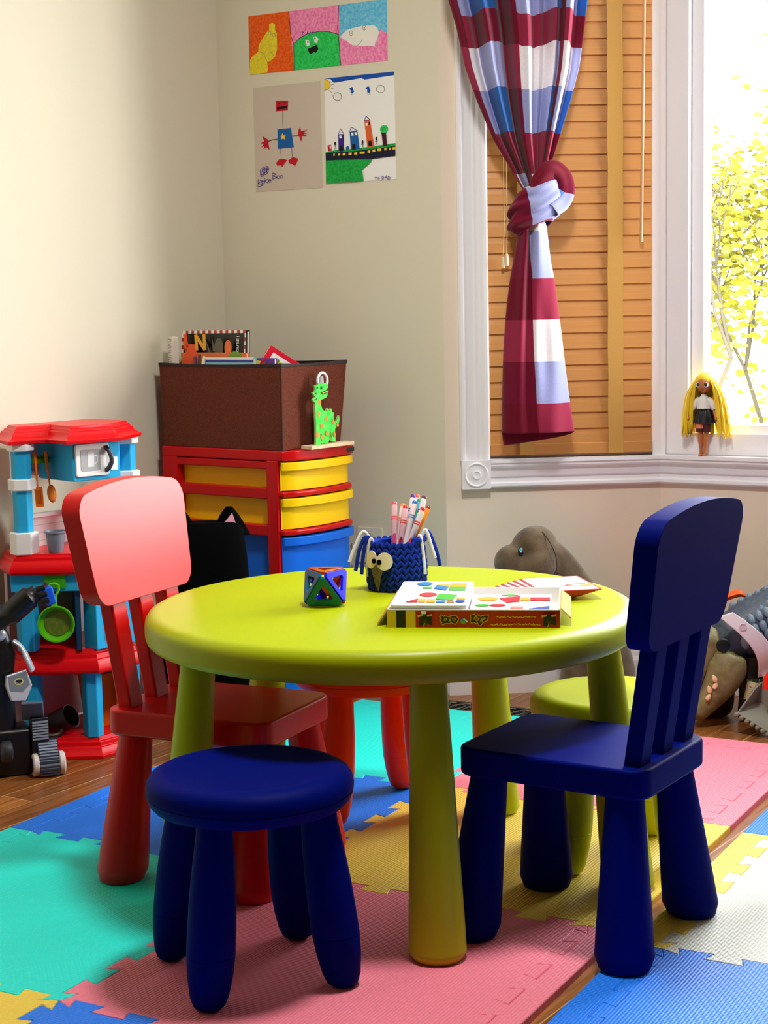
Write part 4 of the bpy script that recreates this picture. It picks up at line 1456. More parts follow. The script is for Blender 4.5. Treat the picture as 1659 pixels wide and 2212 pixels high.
obj('paint', S.bm, [DORANGE, INK_BLACK, COVER_YELLOW], dn)
bm = NB()
x, z = dz((640, 470))
tube(bm, [(x + 0.019 * math.cos(R(a)), 0.0, z + 0.020 * math.sin(R(a))) for a in range(-25, 206, 11)], 0.0035, 10)
tube(bm, [(x - 0.004, 0.0, z - 0.006), (x - 0.004, 0.0, z + 0.012)], [0.008, 0.006], 10, flat=0.35)
obj('ring', bm, mat('white_plastic_ring', (232, 232, 240), 0.3), dn, smooth=True)

# ------------------------------------------------------------------ black cat plush in front of the cabinet
ct = thing('cat_plush', 'black plush cat with pink inner ears in front of the cabinet', 'soft toy', (-0.425, 3.915, FLOOR), R(8))
bm = NB()
rs = []
for z, w, d in ((0.0, 0.09, 0.06), (0.02, 0.105, 0.07), (0.15, 0.112, 0.075), (0.30, 0.105, 0.068), (0.42, 0.098, 0.058), (0.490, 0.090, 0.045), (0.506, 0.075, 0.03)):
    rs.append([Vector((w * math.copysign(abs(math.cos(a)) ** 0.6, math.cos(a)), d * math.copysign(abs(math.sin(a)) ** 0.6, math.sin(a)), z)) for a in [2 * math.pi * i / 40 for i in range(40)]])
rings(bm, rs)
obj('body', bm, BLACKSOFT, ct, smooth=True)
for s in (-1, 1):
    bm = NB()
    rs = []
    for f in (0, 0.25, 0.5, 0.75, 1.0):
        w = 0.040 * (1 - f) ** 0.8 + 0.008
        rs.append([Vector((s * (0.060 - 0.002 * f) + w * math.cos(a), 0.018 * math.sin(a) * (1 - 0.5 * f), 0.472 + 0.068 * f)) for a in [2 * math.pi * i / 20 for i in range(20)]])
    rings(bm, rs)
    e = obj('ear', bm, BLACKSOFT, ct, smooth=True)
    bm = NB()
    vs = [bm.verts.new(p) for p in ((s * 0.060 - 0.020, -0.0225, 0.498), (s * 0.060 + 0.014, -0.0225, 0.496), (s * 0.060 + 0.005, -0.0165, 0.527))]
    vs2 = [bm.verts.new(v.co + Vector((0, 0.012, 0))) for v in vs]
    bm.faces.new(vs); bm.faces.new(vs2[::-1])
    for i in range(3):
        bm.faces.new((vs[i], vs2[i], vs2[(i + 1) % 3], vs[(i + 1) % 3]))
    obj('inner_ear', bm, mat('pink_satin', (226, 150, 176), 0.5), e)
for ex in (-0.028, 0.042):
    bm = NB()
    M = Matrix.Translation((ex, -0.066, 0.345)) @ Matrix.Rotation(R(90), 4, 'X')
    lathe(bm, [(0.0, 0.0), (0.0125, 0.0), (0.0125, 0.003), (0.0112, 0.004), (0, 0.004)], 24, M=M, mi=0)
    lathe(bm, [(0.0108, 0.0035), (0.0108, 0.006), (0.0, 0.0075)], 24, M=M, mi=1)
    ball(bm, (ex + 0.001, -0.0745, 0.347), 0.004, 0.002, 0.004, 12, 8, mi=0)
    obj('eye', bm, [mat('eye_ring', (190, 190, 180), 0.3), BLACK], ct, smooth=True)

# small clutter on the floor behind the red chair
bm = NB()
box(bm, -0.035, 0.035, -0.02, 0.02, 0, 0.15)
o = obj('cardboard_box', bm, mat('dark_red_print', (126, 20, 40), 0.5, noise=(60, (80, 30, 90), 1)), None, bevel=0.001)
o.location = (-0.372, 3.70, FLOOR); o.rotation_euler = (0, 0, R(6))
tag(o, 'small dark red patterned box on the floor behind the red chair', 'box')
bm = NB()
lathe(bm, [(0.022, 0), (0.026, 0.003), (0.030, 0.135), (0.028, 0.142), (0.024, 0.142), (0.022, 0.01)], 28)
o = obj('white_tub', bm, mat('white_tub_plastic', (228, 232, 230), 0.4), None, smooth=True)
o.location = (-0.300, 3.74, FLOOR)
tag(o, 'small white tub on the floor glimpsed under the table edge', 'tub')

# ------------------------------------------------------------------ drawings on the back wall
def wall_pt(b, z, d):
    return C1 + E2 * b - E1 * d + Vector((0, 0, z))
def wall_sheet(name, label, ul, ur, lr, ll, mats, group='children drawings on the wall'):
    """paper on the back wall; corners given as (distance from the corner, height)"""
    w, h = ur[0] - ul[0], ul[1] - ll[1]
    t = thing(name, label, 'drawing', wall_pt(ll[0], ll[1], 0.0005), 0, group)
    M = Matrix(((E2.x, 0, -E1.x, 0), (E2.y, 0, -E1.y, 0), (0, 1, 0, 0), (0, 0, 0, 1)))
    bm = NB()
    # slightly curled sheet
    rs = []
    for i in range(13):
        f = i / 12
        lift = 0.0004 + 0.0016 * (2 * f - 1) ** 4
        rs.append([M @ Vector((w * f, 0, 0)), M @ Vector((w * f, h, 0)), M @ Vector((w * f, h, 0.0004)), M @ Vector((w * f, 0, 0.0004))])
    rings(bm, rs)
    obj('paper', bm, mats[0], t)
    S = Sheet(M @ Matrix.Translation((0, 0, 0.0005)), None, 0.00004)
    return t, S, w, h
def quadmap(ul, ur, lr, ll, w, h):
    """traced picture coordinates -> sheet coordinates"""
    def f(p):
        a = ((p[0] - ul[0]) / (ur[0] - ul[0]))
        top = ul[1] + (ur[1] - ul[1]) * a
        bot = ll[1] + (lr[1] - ll[1]) * a
        v = (p[1] - top) / (bot - top)
        xl = ul[0] + (ll[0] - ul[0]) * v
        xr = ur[0] + (lr[0] - ur[0]) * v
        u = (p[0] - xl) / (xr - xl)
        return (min(max(u, 0), 1) * w, h - min(max(v, 0), 1) * h)
    return f
def ink(n, c, streak=None):
    return mat('crayon_' + n, c, 0.7, 0.2, noise=(160, streak, 1.0) if streak else None)
K_ORANGE = ink('orange', (232, 78, 6), (244, 110, 40)); K_YELLOW = ink('yellow', (240, 226, 60), (226, 200, 40)); K_PINK = ink('pink', (238, 110, 170), (250, 160, 200))
K_GREEN = ink('green', (20, 190, 70), (60, 214, 110)); K_SKY = ink('sky', (80, 180, 226), (130, 206, 238)); K_DK = ink('black', (24, 22, 26)); K_WHITE = ink('white', (242, 238, 230))
K_RED = ink('red', (196, 24, 44)); K_BLUE = ink('blue', (30, 96, 168)); K_ROYAL = ink('royal', (24, 80, 180)); K_VIOLET = ink('violet', (62, 34, 140)); K_SUN = ink('sun', (248, 206, 50)); K_TERRA = ink('terracotta', (226, 100, 50)); K_GREY = ink('pencil', (120, 116, 110)); K_ROAD = ink('road', (26, 30, 54)); K_GRASS = ink('grass', (14, 150, 60), (40, 180, 80)); K_MAROON = ink('trunk', (74, 20, 40))
PTAUPE = mat('taupe_paper', (206, 192, 178), 0.85, 0.1)
INKS = [K_ORANGE, K_YELLOW, K_PINK, K_GREEN, K_SKY, K_DK, K_WHITE, K_RED, K_BLUE, K_ROYAL, K_VIOLET, K_SUN, K_TERRA, K_GREY, K_ROAD, K_GRASS, K_MAROON]
iO, iY, iP, iG, iS, iK, iW, iR, iB, iRy, iV, iSu, iT, iGy, iRd, iGr, iM = range(17)

# wide three-panel crayon drawing
t, S, w, h = wall_sheet('drawing', 'wide crayon drawing in orange, pink and blue panels, topmost', (0.1058, 1.7600), (0.5296, 1.7600), (0.529, 1.609), (0.1058, 1.609), [PAPER])
q = quadmap((150, 143), (1392, 0), (1400, 540), (162, 683), w, h)
S.poly([q(p) for p in ((150, 143), (528, 85), (572, 645), (162, 683))], iO)
S.poly([q(p) for p in ((528, 85), (978, 20), (994, 590), (572, 645))], iP)
S.poly([q(p) for p in ((978, 20), (1392, 0), (1400, 300), (1330, 285), (1280, 240), (1100, 260), (985, 330))], iS)
S.poly([q(p) for p in ((985, 330), (1100, 410), (1300, 380), (1335, 265), (1400, 300), (1400, 540), (994, 590))], iP)
S.poly([q(p) for p in ((250, 400), (320, 290), (345, 270), (345, 215), (372, 200), (400, 215), (400, 265), (415, 300), (418, 440), (400, 510), (350, 555), (325, 560), (335, 620), (325, 658), (162, 683), (165, 545), (185, 510), (240, 470))], iY)
for c_ in ((350, 298), (388, 315)): S.stroke([q((c_[0] + 14 * math.cos(a), c_[1] + 18 * math.sin(a))) for a in [k * 0.7 for k in range(10)]], 0.001, iGy)
S.stroke([q(p) for p in ((240, 465), (290, 480), (325, 555))], 0.001, iGy); S.stroke([q(p) for p in ((330, 470), (360, 470), (388, 500))], 0.001, iGy)
S.poly([q(p) for p in ((572, 400), (620, 345), (700, 300), (820, 280), (900, 288), (975, 310), (992, 588), (574, 640))], iG)
S.stroke([q(p) for p in ((572, 400), (620, 345), (700, 300), (820, 280), (900, 288), (975, 310))], 0.0014, iK)
S.poly([q(p) for p in ((676, 358), (708, 362), (718, 405), (690, 418))], iW); S.poly([q(p) for p in ((750, 330), (772, 325), (795, 350), (780, 390), (760, 380))], iW)
S.disc(q((700, 378)), 0.002, 0.003, iK); S.disc(q((764, 345)), 0.002, 0.003, iK)
S.poly([q(p) for p in ((696, 440), (782, 402), (794, 440), (770, 478), (758, 465), (728, 486), (712, 478))], iK)
for x in (650, 690, 715, 735): S.stroke([q((x, 312)), q((x + 6, 285)), q((x + 16, 300))], 0.0014, iV)
S.poly([q(p) for p in ((1000, 315), (1050, 268), (1180, 235), (1290, 232), (1320, 262), (1300, 330), (1290, 420), (1240, 410), (1150, 415), (1080, 400), (1030, 350))], iW)
for c_ in ((1085, 300), (1200, 252)): S.stroke([q((c_[0] + 15 * math.cos(a), c_[1] + 22 * math.sin(a))) for a in [k * 0.7 for k in range(10)]], 0.0012, iGy); S.disc(q(c_), 0.0018, 0.003, iGy)
S.stroke([q((1140, 410)), q((1165, 385)), q((1185, 350))], 0.001, iGy)
for a_, b_ in (((528, 85), (548, 330)), ((548, 330), (572, 400)), ((572, 400), (574, 643)), ((978, 20), (968, 250)), ((968, 250), (994, 590))): S.stroke([q(a_), q(b_)], 0.0012, iK)
obj('crayon_marks', S.bm, INKS, t)

# robot drawing
t, S, w, h = wall_sheet('drawing', 'robot drawing with a red head and blue body on taupe paper', (0.1145, 1.5750), (0.3255, 1.5750), (0.3255, 1.3030), (0.1145, 1.3030), [PTAUPE])
q = quadmap((192, 797), (785, 718), (822, 1680), (240, 1738), w, h)
def P(*pts): return [q(p) for p in pts]
S.stroke(P((461, 990), (468, 1150)), 0.0011, iK)
S.poly(P((400, 905), (511, 903), (509, 990), (403, 1002)), iR)
S.disc(q((428, 928)), 0.0018, 0.0018, iK); S.disc(q((480, 920)), 0.0018, 0.0018, iK)
S.poly(P((412, 962), (500, 950), (498, 972), (412, 985)), iK)
S.stroke(P((450, 1335), (462, 1435)), 0.0011, iK); S.stroke(P((548, 1322), (558, 1412)), 0.0011, iK)
S.stroke(P((345, 1272), (380, 1258), (420, 1252)), 0.002, iK); S.stroke(P((550, 1220), (605, 1212)), 0.0035, iGy)
S.poly(P((420, 1162), (540, 1145), (553, 1230), (568, 1318), (427, 1338)), iB)
S.poly(P((463, 1192), (477, 1215), (497, 1215), (486, 1230), (490, 1252), (470, 1243), (455, 1256), (456, 1232), (448, 1222), (461, 1214)), iSu)
S.poly(P((605, 1165), (620, 1132), (628, 1168), (655, 1165), (688, 1155), (650, 1182), (688, 1188), (652, 1196), (685, 1215), (640, 1216), (632, 1270), (615, 1222), (605, 1220)), iR)
S.poly(P((270, 1290), (305, 1278), (287, 1225), (325, 1250), (345, 1262), (345, 1300), (355, 1350), (325, 1325), (300, 1345), (306, 1315), (280, 1330), (302, 1298)), iR)
S.poly(P((415, 1465), (440, 1432), (490, 1425), (512, 1438), (490, 1468), (470, 1500), (458, 1485), (425, 1490)), iR)
S.poly(P((520, 1440), (560, 1408), (590, 1415), (608, 1420), (600, 1450), (580, 1490), (562, 1470), (538, 1470)), iR)
for st in ([(275, 1530), (280, 1580), (300, 1570), (290, 1520), (310, 1500), (310, 1560), (330, 1550), (325, 1500), (345, 1500), (335, 1545)],):
    S.stroke(P(*st), 0.0016, iV); S.stroke(P(*[(a + 8, b + 14) for a, b in st]), 0.0016, iV)
LET = {'B': [[(0, 0), (0, 1)], [(0, 1), (.6, .85), (0, .52)], [(0, .52), (.7, .3), (0, 0)]], 'o': [[(.3 + .3 * math.cos(k), .3 + .3 * math.sin(k)) for k in [i * .7 for i in range(10)]]],
       'K': [[(0, 0), (0, .8)], [(.55, .75), (0, .35), (.6, 0)]], 'e': [[(.05, .32), (.55, .36), (.4, .6), (.1, .5), (.05, .2), (.3, 0), (.6, .1)]],
       't': [[(.3, 0), (.3, .9)], [(0, .6), (.6, .6)]], ':': [[(.2, .1), (.22, .14)], [(.2, .5), (.22, .54)]], 'D': [[(0, 0), (0, .9), (.6, .6), (.5, .1), (0, 0)]], 'P': [[(0, -.1), (.05, .9), (.55, .7), (.5, .4), (.05, .35)]], 'M': [[(0, 0), (.1, .8), (.35, .2), (.6, .8), (.7, 0)]],
       'N': [[(0, 0), (.05, .8), (.5, .05), (.55, .85)]], 'A': [[(0, 0), (.3, .9), (.6, 0)], [(.15, .35), (.5, .35)]]}
def write(txt, x, y, s, wdt, mi, dx=0.8, slope=0.0):
    for k, ch in enumerate(txt):
        if ch == ' ':
            continue
        for st in LET[ch]:
            S.stroke(P(*[(x + k * dx * s + a * s, y - k * slope - b * s) for a, b in st]), wdt, mi)
write('B', 258, 1690, 70, 0.0013, iV); write('o', 292, 1656, 40, 0.0013, iV); write('K', 318, 1648, 50, 0.0013, iV); write('e', 350, 1642, 46, 0.0013, iV); write('B', 388, 1612, 55, 0.0013, iV); write('oo', 425, 1606, 44, 0.0012, iV, 0.66, 4)
obj('crayon_marks', S.bm, INKS, t)

# town drawing
t, S, w, h = wall_sheet('drawing', 'town drawing with houses, road and sun on white paper', (0.3385, 1.5800), (0.5480, 1.5800), (0.5480, 1.3130), (0.3385, 1.3130), [PAPER])
q = quadmap((832, 715), (1462, 632), (1478, 1600), (868, 1668), w, h)
S.poly(P((832, 715), (1462, 632), (1460, 665), (1200, 712), (1170, 700), (920, 750), (890, 718)), iRy)
S.poly(P((833, 722), (860, 725), (888, 755), (890, 785), (870, 812), (836, 820)), iSu)
S.stroke(P((833, 722), (860, 725), (888, 755), (890, 785), (870, 812), (836, 820)), 0.001, iK)
for a_, b_ in (((895, 770), (925, 762)), ((893, 795), (920, 805)), ((878, 820), (905, 838)), ((880, 740), (905, 745))): S.stroke(P(a_, b_), 0.0009, iK)
for cx0, cy0, rx in ((955, 872, 36), (1342, 792, 34)):
    S.stroke(P(*[(cx0 + (rx + 5 * (i % 2)) * math.cos(i * .37), cy0 + (rx - 4 + 7 * (i % 2)) * math.sin(i * .37)) for i in range(18)]), 0.001, iK)
for bx, by in ((1085, 810), (1232, 800)):
    S.poly(P((bx - 25, by - 10), (bx - 5, by - 28), (bx + 10, by - 25), (bx + 14, by), (bx + 22, by + 8), (bx + 12, by + 28), (bx - 8, by + 26), (bx - 8, by + 2)), iRy)
    S.stroke(P((bx - 2, by + 26), (bx - 3, by + 46)), 0.0009, iK); S.stroke(P((bx + 8, by + 26), (bx + 12, by + 46)), 0.0009, iK)
S.poly(P((858, 1380), (960, 1352), (1100, 1340), (1300, 1305), (1478, 1272), (1478, 1310), (860, 1400)), iGr)
def house(pts, roof, mi):
    S.poly(P(*pts), mi); S.stroke(P(*roof), 0.0013, iV)
house([(968, 1212), (1018, 1208), (1022, 1358), (972, 1362)], [(968, 1212), (988, 1162), (1018, 1208)], iV)
house([(1070, 1190), (1138, 1172), (1162, 1340), (1082, 1345)], [(1070, 1190), (1082, 1142), (1138, 1172), (1070, 1190)], iB)
house([(1200, 1080), (1250, 1072), (1290, 1312), (1228, 1322)], [(1200, 1080), (1215, 1038), (1250, 1072), (1200, 1080)], iT)
for x, y in ((985, 1235), (1092, 1205), (1122, 1200), (1218, 1112)): S.poly(P((x - 8, y - 12), (x + 12, y - 14), (x + 14, y + 14), (x - 6, y + 16)), iW)
S.poly(P((1240, 1090), (1250, 1092), (1250, 1118), (1238, 1115)), iK)
for x, y in ((995, 1345), (1108, 1325), (1252, 1290)): S.poly(P((x - 14, y - 28), (x + 14, y - 30), (x + 18, y + 18), (x - 14, y + 20)), iK)
S.poly(P((872, 1318), (905, 1308), (912, 1362), (880, 1368)), iR); S.poly(P((892, 1318), (903, 1315), (906, 1345), (894, 1348)), iW)
S.poly(P((1038, 1325), (1062, 1312), (1070, 1345), (1042, 1352)), iB)
for x, y in ((942, 1298), (1187, 1275), (1308, 1240)):
    S.disc(q((x, y)), 0.0028, 0.0045, iK); S.stroke(P((x, y + 10), (x + 2, y + 40)), 0.0009, iK); S.stroke(P((x - 12, y + 24), (x + 14, y + 22)), 0.0008, iK); S.stroke(P((x - 8, y + 56), (x + 2, y + 38), (x + 12, y + 54)), 0.0008, iK)
S.poly(P((1352, 1180), (1392, 1178), (1402, 1300), (1368, 1305)), iM); S.disc(q((1376, 1150)), 0.0120, 0.0095, iG); S.stroke(P((1362, 1160), (1366, 1140), (1384, 1138), (1388, 1158)), 0.001, iK)
S.poly(P((858, 1385), (1100, 1362), (1300, 1330), (1478, 1300), (1478, 1388), (1270, 1425), (1060, 1438), (862, 1455)), iRd)
for x, y, s in ((935, 1398, 6), (980, 1394, 10), (1025, 1390, 13), (1078, 1384, 14), (1128, 1380, 13), (1185, 1370, 22), (1245, 1358, 12), (1288, 1348, 12), (1335, 1338, 16), (1388, 1330, 9), (1428, 1326, 8), (1462, 1320, 12)):
    S.poly(P((x - s, y - 8), (x + s, y - 12), (x + s, y + 10), (x - s, y + 13)), iSu)
S.poly(P((862, 1455), (1060, 1440), (1272, 1428), (1265, 1450), (1180, 1535), (1192, 1560), (1200, 1635), (868, 1668)), iGr)
write('t', 1296, 1608, 30, 0.0012, iV); write('o', 1322, 1605, 28, 0.0012, iV); write(':', 1346, 1602, 28, 0.0014, iV); write('D', 1360, 1604, 30, 0.0012, iV); write('A', 1386, 1602, 36, 0.0012, iV); write('D', 1412, 1602, 30, 0.0012, iV)
obj('crayon_marks', S.bm, INKS, t)

# outlet plate
o_t = thing('wall_outlet', 'cream outlet cover plate low on the back wall', 'outlet', wall_pt(0.4100, 0.320, 0.0))
M = Matrix(((E2.x, 0, -E1.x, 0), (E2.y, 0, -E1.y, 0), (0, 1, 0, 0), (0, 0, 0, 1)))
bm = NB(); prism(bm, rrect(0.078, 0.095, 0.004, 4, 0.039, 0.0475), 0.0, 0.005, M)
obj('plate', bm, mat('cream_plate', (226, 222, 206), 0.4), o_t, bevel=0.0015)
for zc in (0.027, 0.067):
    bm = NB(); prism(bm, rrect(0.034, 0.028, 0.010, 5, 0.039, zc), 0.005, 0.0062, M)
    obj('socket', bm, mat('cream_socket', (212, 206, 188), 0.4), o_t)
# ------------------------------------------------------------------ toy kitchen against the left wall
KRED = plastic('kitchen_red', (222, 6, 18), 0.33)
KBLUE = plastic('kitchen_sky_blue', (40, 170, 222), 0.4)
KWHITE = plastic('kitchen_white', (240, 238, 236), 0.4)
KGREEN = plastic('kitchen_green', (60, 160, 20), 0.4)
KDARK = plastic('kitchen_dark_blue', (16, 60, 96), 0.5)
kit = thing('toy_kitchen', 'red white and light blue plastic toy kitchen against the left wall', 'toy kitchen', (-0.72, 3.80, FLOOR))
KO = Vector((-0.72, 3.80, 0))
def K(p): return (p[0] - KO.x, p[1] - KO.y)
LOWER = [(-0.846, 3.690), (-0.818, 3.668), (-0.646, 3.676), (-0.560, 3.776), (-0.575, 3.840), (-0.715, 3.985), (-0.880, 3.765)]
def inset_plan(pl, d):
    c = sum((Vector((p[0], p[1])) for p in pl), Vector((0, 0))) / len(pl)
    n = len(pl)
    out = []
    for i in range(n):
        a, b, e = Vector(pl[i - 1]), Vector(pl[i]), Vector(pl[(i + 1) % n])
        d0, d1 = (b - a).normalized(), (e - b).normalized()
        n0, n1 = Vector((-d0.y, d0.x)), Vector((-d1.y, d1.x))
        m = (n0 + n1).normalized()
        m = m / max(0.4, m.dot(n0))
        out.append(b + m * d)
    return out
def moulded(name, plan, levels, m):
    """stepped moulding: levels = (z, inset)"""
    bm = NB()
    rs = []
    for z, d in levels:
        rs.append([Vector((*K(p), z)) for p in inset_plan(plan, d)])
    rings(bm, rs)
    return obj(name, bm, m, kit, bevel=0.0012)
HZ = -FLOOR
moulded('base', LOWER, [(0.0, 0.0), (0.008, 0.0), (0.010, 0.003), (0.024, 0.010), (0.026, 0.014), (0.036, 0.016), (0.038, 0.021), (0.046, 0.024)], KRED)
moulded('shelf', LOWER, [(0.196, 0.006), (0.202, 0.003), (0.207, 0.003), (0.226, 0.012), (0.228, 0.016), (0.238, 0.019), (0.240, 0.024), (0.248, 0.028)], KRED)
CT = [(-0.868, 3.722), (-0.836, 3.662), (-0.640, 3.668), (-0.552, 3.772), (-0.570, 3.842), (-0.715, 3.990), (-0.885, 3.765)]
moulded('countertop', CT, [(0.424, 0.006), (0.430, 0.001), (0.436, 0.001), (0.453, 0.009), (0.455, 0.012), (0.463, 0.014), (0.465, 0.018), (0.470, 0.020)], KRED)
def hexcol(name, c, r, z0, z1, m, rot=0.0, parent=kit, bev=0.003, sq=1.0):
    bm = NB()
    pts = [(c[0] + r * math.cos(rot + k * math.pi / 3), c[1] + r * sq * math.sin(rot + k * math.pi / 3)) for k in range(6)]
    prism(bm, [K(p) for p in pts], z0, z1)
    return obj(name, bm, m, parent, bevel=bev)
HR = R(8)
# lower posts
for c, nm in (((-0.672, 3.716), 'post'), ((-0.806, 3.712), 'post'), ((-0.598, 3.800), 'post')):
    hexcol(nm, c, 0.0235, 0.044, 0.198, KBLUE, HR)
# side panel and back panel of the open cupboard
def wallp(name, a, b, th, z0, z1, m, bev=0.002):
    a, b = Vector(a), Vector(b)
    d = (b - a).normalized(); n = Vector((-d.y, d.x)) * th
    bm = NB(); prism(bm, [K(p) for p in (a, b, b + n, a + n)], z0, z1)
    return obj(name, bm, m, kit, bevel=bev)
wallp('cupboard_side', (-0.652, 3.694), (-0.600, 3.755), 0.045, 0.247, 0.426, KBLUE)
wallp('cupboard_side', (-0.600, 3.755), (-0.575, 3.785), 0.04, 0.247, 0.426, KBLUE)
wallp('cupboard_inner', (-0.686, 3.694), (-0.740, 3.945), 0.012, 0.247, 0.426, KDARK)
hexcol('post', (-0.808, 3.704), 0.026, 0.247, 0.426, KBLUE, HR)
wallp('apron', (-0.838, 3.680), (-0.652, 3.684), 0.014, 0.385, 0.426, KBLUE)
bm = NB()
Mo = Matrix.Translation((*K((-0.633, 3.7145)), 0.336)) @ Matrix.Rotation(math.atan2(0.061, 0.052), 4, 'Z') @ Matrix.Rotation(R(90), 4, 'X')
prism(bm, rrect(0.044, 0.135, 0.004, 4, 0.022, 0), 0.0, 0.005, Mo)
dr = obj('oven_door', bm, KWHITE, kit, bevel=0.001)
bm = NB(); prism(bm, rrect(0.014, 0.018, 0.004, 4, 0.024, 0.02), 0.005, 0.0062, Mo)
obj('sticker', bm, COVER_YELLOW, dr)
wallp('back_panel', (-0.872, 3.765), (-0.725, 3.985), -0.010, 0.044, 0.430, mat('kitchen_shadow_white', (232, 214, 210), 0.45))
# upper back wall, columns, microwave and roof
wallp('upper_wall', (-0.845, 3.772), (-0.700, 3.965), -0.012, 0.468, 0.540, KWHITE)
wallp('upper_wall', (-0.846, 3.770), (-0.700, 3.965), -0.010, 0.640, 0.714, KWHITE)
wallp('wall_rail', (-0.836, 3.766), (-0.694, 3.955), -0.016, 0.538, 0.548, KWHITE)
wallp('wall_rail', (-0.838, 3.770), (-0.694, 3.955), -0.016, 0.636, 0.646, KWHITE)
for i in range(3):
    wallp('brick_line', (-0.8335, 3.771), (-0.702, 3.946), -0.003, 0.482 + 0.018 * i, 0.4835 + 0.018 * i, mat('brick_groove', (206, 204, 204), 0.5), bev=0)
UC, RC = (-0.808, 3.706), (-0.598, 3.866)
for c in (UC, RC):
    hexcol('column', c, 0.0225, 0.47, 0.714, KBLUE, R(9))
    hexcol('column_base', c, 0.033, 0.468, 0.518, KWHITE, R(9))
    hexcol('column_ring', c, 0.0315, 0.612, 0.638, KWHITE, R(9))
    hexcol('column_cap', c, 0.031, 0.700, 0.716, KWHITE, R(9))
wallp('side_wing', (-0.842, 3.742), (-0.836, 3.735), 0.012, 0.600, 0.714, KWHITE)
MW = [(-0.690, 3.695), (-0.597, 3.775), (-0.640, 3.885), (-0.790, 3.800)]
bm = NB(); prism(bm, [K(p) for p in MW], 0.629, 0.716)
mw = obj('microwave', bm, KBLUE, kit, bevel=0.003)
dvec = (Vector(MW[1]) - Vector(MW[0])).normalized()
Mm = Matrix.Translation((*K(MW[0]), 0.628)) @ Matrix.Rotation(math.atan2(dvec.y, dvec.x), 4, 'Z') @ Matrix.Rotation(R(90), 4, 'X')
bm = NB(); prism(bm, rrect(0.086, 0.073, 0.006, 5, 0.048, 0.0475), 0.0, 0.006, Mm)
d_ = obj('door', bm, KWHITE, mw, bevel=0.0015)
bm = NB(); prism(bm, rrect(0.050, 0.048, 0.005, 5, 0.042, 0.0475), 0.0058, 0.0068, Mm)
obj('door_screen', bm, mat('door_screen_grey', (176, 176, 178), 0.5), d_)
S = Sheet(Mm @ Matrix.Translation((0, 0, 0.0069)), None)
S.poly([(0.034, 0.032), (0.050, 0.032), (0.0505, 0.064), (0.0335, 0.064)], 0)
S.disc((0.042, 0.064), 0.0083, 0.0025, 1)
S.stroke([(0.050, 0.058), (0.058, 0.056), (0.058, 0.042), (0.050, 0.038)], 0.0022, 0)
obj('cup_picture', S.bm, [mat('cup_white', (228, 228, 228), 0.5), mat('cup_grey', (200, 200, 202), 0.5)], d_)
bm = NB(); tube(bm, catmull([Mm @ Vector((0.082, 0.022, 0.006)), Mm @ Vector((0.085, 0.030, 0.015)), Mm @ Vector((0.088, 0.046, 0.021)), Mm @ Vector((0.085, 0.066, 0.015)), Mm @ Vector((0.082, 0.074, 0.006))], 5), 0.0055, 10)
obj('handle', bm, mat('dark_grey_handle', (62, 64, 74), 0.35), d_, smooth=True)
bm = NB(); prism(bm, rrect(0.018, 0.030, 0.003, 4, 0.106, 0.035), 0.0, 0.0015, Mm)
obj('dial_label', bm, KWHITE, mw)
ROOF = [(-0.866, 3.745), (-0.822, 3.656), (-0.752, 3.718), (-0.694, 3.648), (-0.588, 3.738), (-0.562, 3.872), (-0.690, 3.985), (-0.884, 3.772)]
moulded('roof', ROOF, [(0.716, 0.0), (0.724, -0.002), (0.726, 0.004), (0.732, 0.012), (0.741, 0.016), (0.742, 0.020), (0.747, 0.022), (0.748, 0.026), (0.754, 0.029)], KRED)
bm = NB(); lathe(bm, [(0.0, 0), (0.022, 0.0), (0.022, 0.010), (0.018, 0.014), (0, 0.014)], 24, c=(*K((-0.776, 3.768)), 0.668), M=None)
hk = obj('utensil_hook', bm, KGREEN, kit, smooth=True)
bm = NB(); box(bm, *(K((-0.762, 0))[0], K((-0.714, 0))[0]), K((0, 3.6765))[1], K((0, 3.684))[1], 0.392, 0.424)
obj('pan_hook_plate', bm, KGREEN, kit, bevel=0.002)

# kitchen things: each lies on or hangs from the kitchen
UORANGE = plastic('utensil_orange', (255, 118, 16), 0.4)
def utensil(name, label, cat, x, y, ztop, zb, head, lean):
    t = thing(name, label, cat, (x, y, ztop))
    bm = NB()
    tube(bm, [(0, 0, 0), (lean * 0.15, -0.001, -0.020), (lean * 0.4, 0, -0.055), (lean * 0.7, 0, -0.085)], [0.0075, 0.0068, 0.0034, 0.003], 12, flat=0.55)
    obj('handle', bm, UORANGE, t, smooth=True)
    bm = NB()
    M = Matrix.Translation((lean, -0.001, zb)) @ Matrix.Rotation(-lean * 10, 4, 'Y')
    if head == 'spoon':
        ball(bm, (0, 0, 0), 0.0105, 0.0045, 0.021, 20, 12, M)
        ball(bm, (0, -0.0025, 0), 0.0085, 0.0035, 0.017, 20, 12, M, mi=1)
        obj('bowl', bm, [UORANGE, plastic('utensil_light_orange', (250, 146, 50), 0.4)], t, smooth=True)
    else:
        prism(bm, [(-0.009, -0.002), (0.009, -0.002), (0.009, 0.002), (-0.009, 0.002)], -0.026, 0.020, M)
        for k in (-0.0045, 0.0, 0.0045):
            box(bm, k - 0.0010, k + 0.0010, -0.003, -0.002, -0.018, 0.014, M, mi=1)
        obj('blade', bm, [UORANGE, plastic('utensil_slot', (206, 88, 10), 0.4)], t)
    bm = NB(); box(bm, -0.0025, 0.0025, -0.0065, -0.003, -0.018, -0.004)
    obj('hang_hole', bm, KGREEN, t, bevel=0.001)
    return t
utensil('toy_spoon', 'orange toy spoon hanging from the green kitchen hook', 'toy spoon', -0.759, 3.742, 0.683, -0.096, 'spoon', 0.010)
